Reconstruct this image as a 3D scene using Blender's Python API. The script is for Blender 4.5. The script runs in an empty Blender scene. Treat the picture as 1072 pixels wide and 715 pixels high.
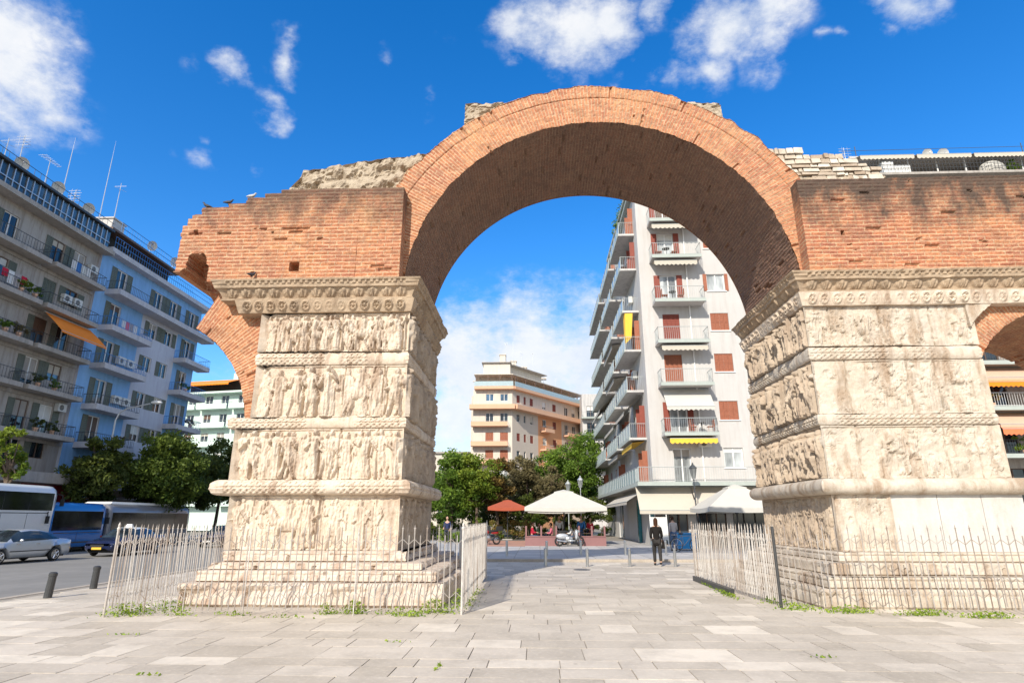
import bpy, bmesh, math, random
import numpy as np
from mathutils import Vector, Matrix
R = math.radians
random.seed(7)
rng = np.random.default_rng(11)
scene = bpy.context.scene
COL = scene.collection

# ------------------------------------------------------------------ materials
def _mat(name):
    m = bpy.data.materials.new(name); m.use_nodes = True
    nt = m.node_tree; b = nt.nodes['Principled BSDF']
    return m, nt, b

def N(nt, t, **kw):
    n = nt.nodes.new(t)
    for k, v in kw.items():
        if k in n.inputs.keys(): n.inputs[k].default_value = v
        else: setattr(n, k, v)
    return n

def ramp(nt, src, stops):
    r = nt.nodes.new('ShaderNodeValToRGB'); e = r.color_ramp.elements
    while len(e) < len(stops): e.new(0.5)
    for i, (p, c) in enumerate(stops):
        e[i].position = p; e[i].color = (c, c, c, 1) if isinstance(c, (int, float)) else (*c, 1)
    nt.links.new(src, r.inputs[0]); return r.outputs[0]

def mix(nt, fac, a, b, mode='MIX'):
    n = nt.nodes.new('ShaderNodeMix'); n.data_type = 'RGBA'; n.blend_type = mode
    for s, v in ((n.inputs[0], fac), (n.inputs[6], a), (n.inputs[7], b)):
        if isinstance(v, (int, float)): s.default_value = v
        elif isinstance(v, tuple): s.default_value = (*v, 1)
        else: nt.links.new(v, s)
    return n.outputs[2]

def noise(nt, co, scale, detail=5, rough=.6):
    n = N(nt, 'ShaderNodeTexNoise'); n.inputs['Scale'].default_value = scale
    n.inputs['Detail'].default_value = detail; n.inputs['Roughness'].default_value = rough
    if co is not None: nt.links.new(co, n.inputs['Vector'])
    return n.outputs[0]

def mapping(nt, co, sc=(1, 1, 1)):
    m = N(nt, 'ShaderNodeMapping'); m.inputs['Scale'].default_value = sc
    nt.links.new(co, m.inputs[0]); return m.outputs[0]

def bump(nt, b, h, strength=.4, dist=.02):
    n = N(nt, 'ShaderNodeBump'); n.inputs['Strength'].default_value = strength
    n.inputs['Distance'].default_value = dist
    nt.links.new(h, n.inputs['Height']); nt.links.new(n.outputs[0], b.inputs['Normal'])

def plain(name, col, rough=.6, metal=0, var=.18, scale=3, bs=0, dirt=None, coat=0):
    """one base colour, mottled by two octaves of object-space noise"""
    m, nt, b = _mat(name)
    co = N(nt, 'ShaderNodeTexCoord').outputs['Object']
    n1 = noise(nt, co, scale); n2 = noise(nt, co, scale * 6.3, 4)
    c = mix(nt, ramp(nt, n1, [(.3, 0), (.72, 1)]), tuple(x * (1 - var) for x in col), tuple(min(1, x * (1 + var * .6)) for x in col))
    c = mix(nt, ramp(nt, n2, [(.35, 0), (.8, 1)]), c, tuple(x * (1 - var * .9) for x in col))
    if dirt:
        st = noise(nt, mapping(nt, co, (2.2, 2.2, .22)), 1.6, 8, .68)
        c = mix(nt, ramp(nt, st, [(.46, 0), (.68, .8)]), c, dirt)
    nt.links.new(c, b.inputs['Base Color'])
    b.inputs['Roughness'].default_value = rough; b.inputs['Metallic'].default_value = metal
    if coat: b.inputs['Coat Weight'].default_value = coat; b.inputs['Coat Roughness'].default_value = .05
    if bs: bump(nt, b, n2, bs)
    return m

def glass(name, col=(.02, .03, .04), rough=.06):
    m, nt, b = _mat(name)
    co = N(nt, 'ShaderNodeTexCoord').outputs['Object']
    n1 = noise(nt, mapping(nt, co, (1, 1, .35)), .9, 3)
    nt.links.new(mix(nt, ramp(nt, n1, [(.4, 0), (.62, 1)]), tuple(x * .5 for x in col), tuple(x * 1.6 for x in col)), b.inputs['Base Color'])
    b.inputs['Roughness'].default_value = rough; b.inputs['IOR'].default_value = 1.6
    return m

def brick(name, bw, rh, c1, c2, c3, mortar, ms=.018, sootz=None, streak=.5, bs=.5, pale=None):
    m, nt, b = _mat(name)
    tc = N(nt, 'ShaderNodeTexCoord'); uv = tc.outputs['UV']; ob = tc.outputs['Object']
    wob = noise(nt, ob, 2.2, 3)
    va = N(nt, 'ShaderNodeVectorMath', operation='MULTIPLY_ADD')
    wc = N(nt, 'ShaderNodeTexNoise'); wc.inputs['Scale'].default_value = 2.4; nt.links.new(ob, wc.inputs['Vector'])
    nt.links.new(wc.outputs['Color'], va.inputs[0]); va.inputs[1].default_value = (.07, .05, 0); nt.links.new(uv, va.inputs[2])
    msz = N(nt, 'ShaderNodeMapRange'); msz.inputs[1].default_value = .3; msz.inputs[2].default_value = .72; msz.inputs[3].default_value = ms * .35; msz.inputs[4].default_value = ms * 1.7
    nt.links.new(noise(nt, mapping(nt, ob, (1, 1, 3)), 2.1, 5, .7), msz.inputs[0])
    def bt(a, bb, mo):
        t = N(nt, 'ShaderNodeTexBrick'); t.inputs['Scale'].default_value = 1
        t.inputs['Brick Width'].default_value = bw; t.inputs['Row Height'].default_value = rh
        t.inputs['Mortar Size'].default_value = ms; t.inputs['Mortar Smooth'].default_value = .5
        t.inputs['Color1'].default_value = (*a, 1); t.inputs['Color2'].default_value = (*bb, 1); t.inputs['Mortar'].default_value = (*mo, 1)
        nt.links.new(va.outputs[0], t.inputs['Vector']); nt.links.new(msz.outputs[0], t.inputs['Mortar Size']); return t
    t1 = bt(c1, c2, mortar); t2 = bt(c3, c1, mortar)
    n1 = noise(nt, ob, .55, 5); n2 = noise(nt, ob, 9, 5); n3 = noise(nt, ob, 34, 3)
    c = mix(nt, ramp(nt, n1, [(.42, 0), (.62, 1)]), t1.outputs[0], t2.outputs[0])
    # mortar worn or smeared over the bricks in places
    sm = ramp(nt, noise(nt, mapping(nt, ob, (1, 1, 2.6)), 2.4, 6, .65), [(.54, 0), (.7, .4)])
    c = mix(nt, sm, c, mortar)
    if pale: c = mix(nt, ramp(nt, noise(nt, ob, .8, 4), [(.5, 0), (.72, .4)]), c, pale)
    c = mix(nt, ramp(nt, n2, [(.42, 0), (.72, .6)]), c, tuple(x * .45 for x in c2))
    dk = noise(nt, mapping(nt, ob, (1, 1, 2.2)), 1.7, 7, .7)
    c = mix(nt, ramp(nt, dk, [(.5, 0), (.66, .62)]), c, tuple(x * .4 for x in c1))
    c = mix(nt, .22, c, mix(nt, ramp(nt, n3, [(.3, 0), (.7, 1)]), (.1, .06, .04), (.75, .6, .48)))
    if sootz:
        z0, z1 = sootz
        sx = N(nt, 'ShaderNodeSeparateXYZ'); nt.links.new(ob, sx.inputs[0])
        mr = N(nt, 'ShaderNodeMapRange'); mr.inputs[1].default_value = z0; mr.inputs[2].default_value = z1
        nt.links.new(sx.outputs[2], mr.inputs[0])
        sn = noise(nt, mapping(nt, ob, (1.4, 1.4, .8)), 1.5, 6, .65)
        ad = N(nt, 'ShaderNodeMath', operation='MULTIPLY_ADD'); nt.links.new(mr.outputs[0], ad.inputs[0]); ad.inputs[1].default_value = .62
        nt.links.new(sn, ad.inputs[2])
        c = mix(nt, ramp(nt, ad.outputs[0], [(.68, 0), (1.0, streak)]), c, (.055, .042, .033))
    nt.links.new(c, b.inputs['Base Color']); b.inputs['Roughness'].default_value = .92
    hm = N(nt, 'ShaderNodeMath', operation='MULTIPLY_ADD'); nt.links.new(n2, hm.inputs[0]); hm.inputs[1].default_value = .5
    iv = N(nt, 'ShaderNodeMath', operation='SUBTRACT'); iv.inputs[0].default_value = 1; nt.links.new(t1.outputs['Fac'], iv.inputs[1])
    nt.links.new(iv.outputs[0], hm.inputs[2]); bump(nt, b, hm.outputs[0], bs, .02)
    return m

def stone(name, a, bcol, stain, pale, sc=1.0, bs=.5, stain_amt=.6, crust=.0, blotch=(.5, .7)):
    m, nt, b = _mat(name)
    ob = N(nt, 'ShaderNodeTexCoord').outputs['Object']
    n1 = noise(nt, ob, .7 * sc, 6, .62); n2 = noise(nt, ob, 6 * sc, 6, .65); n3 = noise(nt, ob, 40, 4)
    st = noise(nt, mapping(nt, ob, (2.4, 2.4, .5)), 1.3 * sc, 7, .66)
    c = mix(nt, ramp(nt, n1, [(.35, 0), (.68, 1)]), a, bcol)
    c = mix(nt, ramp(nt, n2, [(.45, 0), (.75, .6)]), c, pale)
    c = mix(nt, ramp(nt, st, [(blotch[0], 0), (blotch[1], stain_amt)]), c, stain)
    if crust: c = mix(nt, ramp(nt, noise(nt, ob, 2.1, 8, .7), [(.48, 0), (.66, crust)]), c, (.09, .075, .06))
    c = mix(nt, .15, c, mix(nt, ramp(nt, n3, [(.3, 0), (.7, 1)]), tuple(x * .4 for x in a), pale))
    nt.links.new(c, b.inputs['Base Color']); b.inputs['Roughness'].default_value = .85
    ad = N(nt, 'ShaderNodeMath', operation='MULTIPLY_ADD'); nt.links.new(n3, ad.inputs[0]); ad.inputs[1].default_value = .4; nt.links.new(n2, ad.inputs[2])
    bump(nt, b, ad.outputs[0], bs, .03)
    return m

def leafmat(name, lo, hi, trans=.35):
    m, nt, b = _mat(name)
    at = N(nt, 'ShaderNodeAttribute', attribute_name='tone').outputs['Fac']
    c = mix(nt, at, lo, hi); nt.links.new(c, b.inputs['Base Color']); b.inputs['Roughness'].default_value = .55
    b.inputs['Specular IOR Level'].default_value = .25
    tr = N(nt, 'ShaderNodeBsdfTranslucent'); nt.links.new(mix(nt, .5, c, hi), tr.inputs[0])
    ms = N(nt, 'ShaderNodeMixShader'); ms.inputs[0].default_value = trans
    nt.links.new(b.outputs[0], ms.inputs[1]); nt.links.new(tr.outputs[0], ms.inputs[2])
    nt.links.new(ms.outputs[0], nt.nodes['Material Output'].inputs[0])
    return m

def toned(name, cols, rough=.75, nsc=2.5, bs=.25, stain=.35):
    """per-piece colour from the 'tone' attribute (each slab its own stone), plus veins and grime"""
    m, nt, b = _mat(name)
    ob = N(nt, 'ShaderNodeTexCoord').outputs['Object']
    at = N(nt, 'ShaderNodeAttribute', attribute_name='tone').outputs['Fac']
    c = ramp(nt, at, [(i / (len(cols) - 1), k) for i, k in enumerate(cols)])
    vo = N(nt, 'ShaderNodeTexVoronoi'); vo.inputs['Scale'].default_value = 1.9; nt.links.new(ob, vo.inputs['Vector'])
    c = mix(nt, ramp(nt, vo.outputs['Distance'], [(.03, .45), (.075, 0)]), c, tuple(x * .4 for x in cols[0]))
    n1 = noise(nt, ob, nsc, 7, .65); n2 = noise(nt, ob, nsc * 9, 5, .7); n0 = noise(nt, ob, nsc * .22, 5, .6)
    c = mix(nt, ramp(nt, n1, [(.45, 0), (.72, stain)]), c, tuple(x * .55 for x in cols[0]))
    c = mix(nt, ramp(nt, n0, [(.45, 0), (.7, stain * .8)]), c, tuple(x * .7 for x in cols[0]))
    c = mix(nt, ramp(nt, n2, [(.5, 0), (.8, .35)]), c, tuple(min(1, x * 1.25) for x in cols[-1]))
    nt.links.new(c, b.inputs['Base Color']); b.inputs['Roughness'].default_value = rough
    bump(nt, b, n2, bs, .01)
    return m

M = {}
M['brick'] = brick('brick_masonry', .38, .1, (.50, .15, .042), (.34, .078, .024), (.57, .225, .07), (.57, .365, .20), ms=.0175, sootz=(8.5, 10.15), streak=.72, pale=(.57, .32, .14), bs=.35)
M['brick_soot'] = brick('brick_masonry_sooty', .38, .1, (.50, .138, .036), (.33, .068, .02), (.57, .21, .065), (.57, .36, .19), ms=.0175, sootz=(8.0, 10.15), streak=.9, pale=(.57, .31, .14), bs=.35)
M['ring'] = brick('brick_voussoirs', .40, .088, (.55, .185, .058), (.39, .10, .034), (.62, .265, .095), (.60, .39, .215), ms=.016, pale=(.61, .35, .16), bs=.35)
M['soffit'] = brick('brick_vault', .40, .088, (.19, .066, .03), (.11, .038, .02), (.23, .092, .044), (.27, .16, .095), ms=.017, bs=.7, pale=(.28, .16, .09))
M['relief'] = stone('carved_marble', (.58, .455, .335), (.66, .56, .44), (.25, .145, .08), (.73, .66, .56), stain_amt=.78, blotch=(.5, .66))
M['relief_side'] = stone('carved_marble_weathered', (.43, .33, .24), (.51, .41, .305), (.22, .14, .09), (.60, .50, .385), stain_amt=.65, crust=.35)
M['cornice'] = stone('cornice_marble', (.39, .275, .18), (.49, .37, .25), (.19, .12, .07), (.58, .46, .32), stain_amt=.65, crust=.4)
M['worn'] = stone('worn_marble', (.53, .44, .335), (.60, .525, .43), (.30, .19, .11), (.66, .61, .53), stain_amt=.8, blotch=(.48, .64), crust=.22)
M['newstone'] = stone('new_marble', (.54, .505, .455), (.60, .57, .52), (.40, .35, .29), (.64, .62, .585), stain_amt=.5, bs=.15)
M['plinth'] = stone('plinth_marble', (.56, .44, .335), (.64, .54, .44), (.30, .165, .095), (.72, .65, .56), stain_amt=.75, sc=1.5, blotch=(.49, .65))
M['rubble'] = stone('rubble_mortar', (.40, .315, .22), (.49, .40, .29), (.22, .15, .095), (.57, .49, .38), sc=2.6, bs=.9)
M['block'] = toned('rubble_blocks', [(.36, .27, .19), (.54, .46, .36), (.68, .62, .53)], .9, 4, .7, .5)
M['paving'] = toned('paving_stone', [(.46, .40, .32), (.53, .465, .38), (.59, .52, .43), (.75, .67, .555)], .7, 1.6, .2, .42)
M['joint'] = plain('paving_joint', (.33, .29, .24), .95, var=.3, scale=5)
M['paving2'] = toned('street_paving', [(.40, .39, .38), (.46, .44, .42), (.54, .51, .48)], .75, 1.2, .2)
M['kerb'] = plain('kerb_stone', (.46, .40, .33), .85, var=.25, scale=2, bs=.2)
M['asphalt'] = plain('asphalt', (.24, .228, .21), .9, var=.22, scale=.35, bs=.3)
M['ground'] = plain('far_ground', (.16, .15, .13), .95, scale=.2)
M['redpave'] = plain('red_paving', (.50, .27, .19), .85, var=.2, scale=3, bs=.2)
M['iron'] = plain('painted_iron_pale', (.62, .58, .53), .55, var=.3, scale=6, dirt=(.22, .13, .07))
M['iron2'] = plain('painted_iron_grey', (.45, .405, .36), .55, var=.3, scale=6, dirt=(.16, .09, .05))
M['steel'] = plain('brushed_steel', (.55, .55, .54), .32, metal=.9, var=.12, scale=8)
M['darksteel'] = plain('dark_bollard_paint', (.05, .05, .05), .45, var=.3, scale=8)
M['white_wall'] = plain('white_render', (.53, .51, .485), .9, var=.06, scale=.5, dirt=(.45, .42, .39))
M['white_side'] = plain('pale_grey_render', (.56, .54, .515), .9, var=.08, scale=.5, dirt=(.34, .33, .32))
M['sage'] = plain('sage_concrete', (.42, .46, .42), .85, var=.12, scale=2)
M['gray_wall'] = plain('greyed_render', (.44, .40, .36), .9, var=.14, scale=.6, dirt=(.24, .20, .17))
M['gray_slab'] = plain('greyed_concrete', (.42, .38, .34), .9, var=.2, scale=1.2, dirt=(.25, .23, .2))
M['blue_wall'] = plain('blue_render', (.24, .46, .77), .9, var=.12, scale=.5, dirt=(.17, .34, .58))
M['lilac_wall'] = plain('lilac_render', (.54, .56, .63), .9, var=.08, scale=.5, dirt=(.46, .46, .54))
M['lilac_slab'] = plain('lilac_concrete', (.54, .53, .55), .9, var=.15, scale=1, dirt=(.36, .37, .42))
M['mint_wall'] = plain('mint_render', (.62, .74, .66), .9, var=.06, scale=.5)
M['cream_wall'] = plain('cream_render', (.64, .58, .49), .9, var=.06, scale=.5, dirt=(.52, .46, .40))
M['tan_wall'] = plain('tan_render', (.60, .51, .42), .9, var=.07, scale=.5)
M['orange_wall'] = plain('terracotta_render', (.68, .34, .17), .9, var=.07, scale=.5)
M['orange_slab'] = plain('terracotta_concrete', (.70, .42, .27), .9, var=.07, scale=.8)
M['white_paint'] = plain('white_paint', (.80, .79, .76), .5, var=.06, scale=4)
M['red_shutter'] = plain('red_brown_shutter', (.25, .05, .028), .6, var=.2, scale=6)
M['rust_shutter'] = plain('faded_red_shutter', (.35, .115, .058), .7, var=.25, scale=6)
M['green_shutter'] = plain('grey_green_shutter', (.15, .165, .13), .7, var=.25, scale=6)
M['brown_door'] = plain('brown_wood', (.13, .075, .05), .6, var=.25, scale=6)
M['glass'] = glass('window_glass')
M['glass_blue'] = glass('window_glass_bluish', (.05, .10, .16))
M['glass_pale'] = glass('curtained_glass', (.34, .36, .36), .15)
M['railglass'] = plain('pale_blue_rail_panel', (.40, .50, .52), .25, var=.12, scale=2)
M['rail'] = plain('rail_metal', (.42, .45, .44), .5, var=.15, scale=6)
M['darkrail'] = plain('dark_rail_metal', (.06, .065, .07), .5, var=.2, scale=6)
M['bluerail'] = plain('blue_rail_metal', (.06, .22, .55), .5, var=.2, scale=6)
M['cream_cloth'] = plain('cream_canvas', (.52, .47, .39), .9, var=.05, scale=2)
M['white_cloth'] = plain('white_canvas', (.54, .515, .46), .9, var=.06, scale=2)
M['orange_cloth'] = plain('orange_canvas', (.90, .24, .012), .9, var=.1, scale=2)
M['coral_cloth'] = plain('coral_canvas', (.80, .20, .08), .9, var=.1, scale=2)
M['tan_cloth'] = plain('faded_tan_canvas', (.60, .40, .28), .9, var=.1, scale=2)
M['yellow_cloth'] = plain('yellow_canvas', (.85, .52, .06), .9, var=.1, scale=2)
M['rust_cloth'] = plain('rust_red_canvas', (.36, .08, .038), .9, var=.1, scale=2)
M['dkred'] = plain('dark_red_sign', (.30, .02, .03), .6, var=.2, scale=2)
M['black'] = plain('black_rubber', (.018, .018, .018), .7, var=.3, scale=8)
M['dark'] = plain('dark_interior', (.03, .027, .025), .9, var=.3, scale=2)
M['acwhite'] = plain('off_white_plastic', (.66, .65, .61), .6, var=.1, scale=4)
M['chrome'] = plain('chrome', (.7, .7, .7), .15, metal=1, var=.05)
M['bark'] = plain('bark', (.14, .10, .07), .95, var=.3, scale=5, bs=.8)
M['aerial'] = plain('galvanised_aerial', (.55, .56, .57), .4, metal=.5, var=.15, scale=6)
M['leaf_green'] = leafmat('leaves_green', (.045, .095, .014), (.24, .36, .045))
M['leaf_bright'] = leafmat('leaves_yellow_green', (.055, .115, .012), (.32, .38, .045))
M['leaf_mid'] = leafmat('leaves_mid', (.028, .058, .01), (.21, .27, .04))
M['leaf_dark'] = leafmat('leaves_dark', (.022, .042, .01), (.17, .2, .035))
M['leaf_red'] = leafmat('leaves_russet', (.10, .06, .02), (.32, .22, .06))
M['leaf_olive'] = leafmat('leaves_olive', (.09, .075, .03), (.30, .25, .12))
M['weed'] = leafmat('weed_blades', (.10, .20, .02), (.38, .48, .06))
M['flower'] = leafmat('flowering_leaves', (.08, .16, .02), (.55, .30, .12))

# ------------------------------------------------------------------ mesh building
class MB:
    def __init__(s): s.v = []; s.f = []; s.m = []; s.uv = []; s.cm = 0; s.sm = []; s.smooth = False; s.tone = []; s.t = .5; s.hasuv = False
    def face(s, idx, uv=None):
        s.f.append(tuple(idx)); s.m.append(s.cm); s.sm.append(s.smooth); s.tone.append(s.t)
        s.uv.append(uv)
        if uv is not None: s.hasuv = True
    def pts(s, ps):
        n = len(s.v); s.v.extend([tuple(map(float, p)) for p in ps]); return n
    def poly(s, ps, uv=None):
        n = s.pts(ps); s.face(range(n, n + len(ps)), uv)
    def hexa(s, p):      # 8 points: bottom 4 (ccw), top 4
        n = s.pts(p)
        for q in ((3, 2, 1, 0), (4, 5, 6, 7), (0, 1, 5, 4), (1, 2, 6, 5), (2, 3, 7, 6), (3, 0, 4, 7)): s.face([n + i for i in q])
    def box(s, x0, x1, y0, y1, z0, z1):
        s.hexa([(x0, y0, z0), (x1, y0, z0), (x1, y1, z0), (x0, y1, z0), (x0, y0, z1), (x1, y0, z1), (x1, y1, z1), (x0, y1, z1)])
    def tube(s, p0, p1, r0, r1=None, n=8, cap=True):
        r1 = r0 if r1 is None else r1
        p0 = Vector(p0); p1 = Vector(p1); d = (p1 - p0)
        if d.length < 1e-6: return
        d.normalize(); a = d.orthogonal().normalized(); b = d.cross(a)
        ring = [(math.cos(2 * math.pi * i / n), math.sin(2 * math.pi * i / n)) for i in range(n)]
        k = s.pts([p0 + (a * c + b * q) * r0 for c, q in ring] + [p1 + (a * c + b * q) * r1 for c, q in ring])
        for i in range(n): s.face((k + i, k + (i + 1) % n, k + n + (i + 1) % n, k + n + i))
        if cap: s.face(range(k + n - 1, k - 1, -1)); s.face(range(k + n, k + 2 * n))
    def path(s, ps, r, n=6):
        for a, b in zip(ps, ps[1:]): s.tube(a, b, r, r, n)
    def lathe(s, prof, o=(0, 0, 0), n=16):
        rows = []
        for r, z in prof:
            rows.append(s.pts([(o[0] + r * math.cos(2 * math.pi * i / n), o[1] + r * math.sin(2 * math.pi * i / n), o[2] + z) for i in range(n)]))
        for a, b in zip(rows, rows[1:]):
            for i in range(n): s.face((a + i, a + (i + 1) % n, b + (i + 1) % n, b + i))
        s.face(range(rows[0] + n - 1, rows[0] - 1, -1)); s.face(range(rows[-1], rows[-1] + n))
    def ball(s, c, r, n=10, m=7, sc=(1, 1, 1)):
        rows = []
        for j in range(1, m):
            a = math.pi * j / m
            rows.append(s.pts([(c[0] + sc[0] * r * math.sin(a) * math.cos(2 * math.pi * i / n), c[1] + sc[1] * r * math.sin(a) * math.sin(2 * math.pi * i / n), c[2] + sc[2] * r * math.cos(a)) for i in range(n)]))
        for a, b in zip(rows, rows[1:]):
            for i in range(n): s.face((a + i, b + i, b + (i + 1) % n, a + (i + 1) % n))
        t = s.pts([(c[0], c[1], c[2] + r * sc[2]), (c[0], c[1], c[2] - r * sc[2])])
        for i in range(n): s.face((t, rows[0] + i, rows[0] + (i + 1) % n)); s.face((t + 1, rows[-1] + (i + 1) % n, rows[-1] + i))
    def torus(s, c, R_, r, axis='x', n=20, k=6):
        rows = []
        for i in range(n):
            a = 2 * math.pi * i / n; ring = []
            for j in range(k):
                b = 2 * math.pi * j / k; q = R_ + r * math.cos(b); w = r * math.sin(b)
                p = (w, q * math.cos(a), q * math.sin(a)) if axis == 'x' else ((q * math.cos(a), w, q * math.sin(a)) if axis == 'y' else (q * math.cos(a), q * math.sin(a), w))
                ring.append((c[0] + p[0], c[1] + p[1], c[2] + p[2]))
            rows.append(s.pts(ring))
        for i in range(n):
            a, b = rows[i], rows[(i + 1) % n]
            for j in range(k): s.face((a + j, b + j, b + (j + 1) % k, a + (j + 1) % k))
    def sheet(s, P, UV=None, mask=None, skirt=None, wrap=False):
        """P (nv,nu,3) grid of points; skirt = vector pulled back from open edges"""
        nv, nu = P.shape[:2]; k = s.pts(P.reshape(-1, 3).tolist())
        cu = nu if wrap else nu - 1
        for j in range(nv - 1):
            for i in range(cu):
                if mask is not None and not mask[j, i]: continue
                i2 = (i + 1) % nu
                a = (k + j * nu + i, k + j * nu + i2, k + (j + 1) * nu + i2, k + (j + 1) * nu + i)
                uv = None
                if UV is not None: uv = [tuple(UV[j, i]), tuple(UV[j, i + 1] if i + 1 < UV.shape[1] else UV[j, i2]), tuple(UV[j + 1, i + 1] if i + 1 < UV.shape[1] else UV[j + 1, i2]), tuple(UV[j + 1, i])]
                s.face(a, uv)
                if skirt is not None:
                    def open_(jj, ii):
                        if jj < 0 or jj >= nv - 1: return True
                        if wrap: ii %= nu
                        elif ii < 0 or ii >= cu: return True
                        return mask is not None and not mask[jj, ii]
                    for q, (dj, di) in enumerate(((-1, 0), (0, 1), (1, 0), (0, -1))):
                        if open_(j + dj, i + di):
                            e0, e1 = a[q], a[(q + 1) % 4]
                            v0 = np.array(s.v[e0]); v1 = np.array(s.v[e1])
                            sk = np.array(skirt)
                            n0 = s.pts([v0 + sk, v1 + sk]); L = float(np.linalg.norm(sk))
                            u2 = None
                            if uv is not None:
                                a0, a1 = uv[q], uv[(q + 1) % 4]
                                if di: u2 = [a0, a1, (a1[0] + L, a1[1]), (a0[0] + L, a0[1])]
                                else: u2 = [a0, a1, (a1[0], a1[1] + L), (a0[0], a0[1] + L)]
                            s.face((e0, e1, n0 + 1, n0), u2)
    def build(s, name, mats, parent=None, local=False, autosmooth=None):
        me = bpy.data.meshes.new(name)
        off = Vector((0, 0, 0))
        if parent is not None and not local:
            p = parent
            while p is not None: off += p.location; p = p.parent
        vs = [(x - off.x, y - off.y, z - off.z) for x, y, z in s.v] if off.length else s.v
        me.from_pydata(vs, [], s.f)
        for m in (mats if isinstance(mats, (list, tuple)) else [mats]): me.materials.append(M[m] if isinstance(m, str) else m)
        if any(s.m): me.polygons.foreach_set('material_index', s.m)
        if any(s.sm): me.polygons.foreach_set('use_smooth', s.sm)
        if s.hasuv:
            ul = me.uv_layers.new(name='UVMap'); data = []
            for f, u in zip(s.f, s.uv):
                if u is None: u = [(0, 0)] * len(f)
                for q in u: data.extend((float(q[0]), float(q[1])))
            ul.data.foreach_set('uv', data)
        if len(set(s.tone)) > 1:
            at = me.attributes.new('tone', 'FLOAT', 'FACE'); at.data.foreach_set('value', s.tone)
        me.update()
        o = bpy.data.objects.new(name, me); COL.objects.link(o)
        if parent is not None: o.parent = parent
        return o

def tag(o, label, cat, group=None, kind=None):
    if label: o['label'] = label
    if cat: o['category'] = cat
    if group: o['group'] = group
    if kind: o['kind'] = kind
    return o
def thing(name, label, cat, loc=(0, 0, 0), rz=0, group=None):
    o = bpy.data.objects.new(name, None); COL.objects.link(o); o.empty_display_size = .1
    o.location = loc; o.rotation_euler = (0, 0, rz); return tag(o, label, cat, group)
def struct(o): o['kind'] = 'structure'; return o
def copy_tree(o, parent=None):
    c = o.copy(); COL.objects.link(c)
    if parent is not None: c.parent = parent
    for ch in list(o.children): copy_tree(ch, c)
    return c

# ------------------------------------------------------------------ numpy noise
def _h(ix, iy, sd):
    x = (ix.astype(np.int64) * 374761393 + iy.astype(np.int64) * 668265263 + sd * 982451653) & 0xffffffff
    x = ((x ^ (x >> 13)) * 1274126177) & 0xffffffff
    return ((x ^ (x >> 16)) & 0xffff) / 65535.0
def vn(x, y, sd=0):
    x = np.asarray(x, float); y = np.asarray(y, float)
    ix = np.floor(x); iy = np.floor(y); fx = x - ix; fy = y - iy
    fx = fx * fx * (3 - 2 * fx); fy = fy * fy * (3 - 2 * fy); ix = ix.astype(int); iy = iy.astype(int)
    a = _h(ix, iy, sd); b = _h(ix + 1, iy, sd); c = _h(ix, iy + 1, sd); d = _h(ix + 1, iy + 1, sd)
    return (a * (1 - fx) + b * fx) * (1 - fy) + (c * (1 - fx) + d * fx) * fy
def fbm(x, y, sd=0, o=4):
    t = 0; a = .5; w = 0
    for k in range(o): t = t + a * vn(np.asarray(x) * 2 ** k, np.asarray(y) * 2 ** k, sd + k * 17); w += a; a *= .5
    return t / w

def gloss(name, col, rough=.22, metal=0): M[name] = plain(name, col, rough, metal, var=.05, scale=2, coat=.6)
gloss('silver_paint', (.60, .62, .64), .3, .5); gloss('navy_paint', (.012, .02, .07)); gloss('red_paint', (.34, .02, .02)); gloss('white_gloss', (.74, .75, .75)); gloss('blue_gloss', (.02, .16, .48)); gloss('grey_gloss', (.20, .20, .22)); gloss('teal_paint', (.02, .18, .22))
M['cyan_plastic'] = plain('cyan_plastic', (.02, .26, .58), .5, var=.1)
M['pink_paint'] = plain('pink_painted_metal', (.25, .12, .115), .6, var=.1, scale=3)
M['black_glass'] = glass('tinted_glass', (.012, .012, .016), .08)
def _clear():
    m, nt, b = _mat('clear_glass'); n1 = noise(nt, N(nt, 'ShaderNodeTexCoord').outputs['Object'], 3)
    nt.links.new(ramp(nt, n1, [(.3, .04), (.7, .1)]), b.inputs['Roughness']); b.inputs['Transmission Weight'].default_value = 1; b.inputs['IOR'].default_value = 1.05; b.inputs['Base Color'].default_value = (.85, .9, .9, 1); M['clear_glass'] = m
_clear()

# ------------------------------------------------------------------ relief carving as a height field (metres)
def stamp_ell(H, U, Z, cx, cz, rx, rz, d, ang=0):
    m = (np.abs(U - cx) < max(rx, rz) * 1.2) & (np.abs(Z - cz) < max(rx, rz) * 1.2)
    if not m.any(): return
    u = U[m] - cx; z = Z[m] - cz; c, s = math.cos(ang), math.sin(ang)
    q = 1 - ((u * c + z * s) / rx) ** 2 - ((-u * s + z * c) / rz) ** 2
    H[m] = np.maximum(H[m], np.where(q > 0, d * np.sqrt(np.clip(q, 0, 1)), 0))
def stamp_cap(H, U, Z, a, b, r0, r1, d):
    ax, az = a; bx, bz = b; r = max(r0, r1)
    m = (U > min(ax, bx) - r) & (U < max(ax, bx) + r) & (Z > min(az, bz) - r) & (Z < max(az, bz) + r)
    if not m.any(): return
    u = U[m]; z = Z[m]; dx, dz = bx - ax, bz - az; L = dx * dx + dz * dz + 1e-9
    t = np.clip(((u - ax) * dx + (z - az) * dz) / L, 0, 1); rr = r0 + (r1 - r0) * t
    q = 1 - ((u - ax - t * dx) ** 2 + (z - az - t * dz) ** 2) / rr ** 2
    H[m] = np.maximum(H[m], np.where(q > 0, d * np.sqrt(np.clip(q, 0, 1)), 0))
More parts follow.
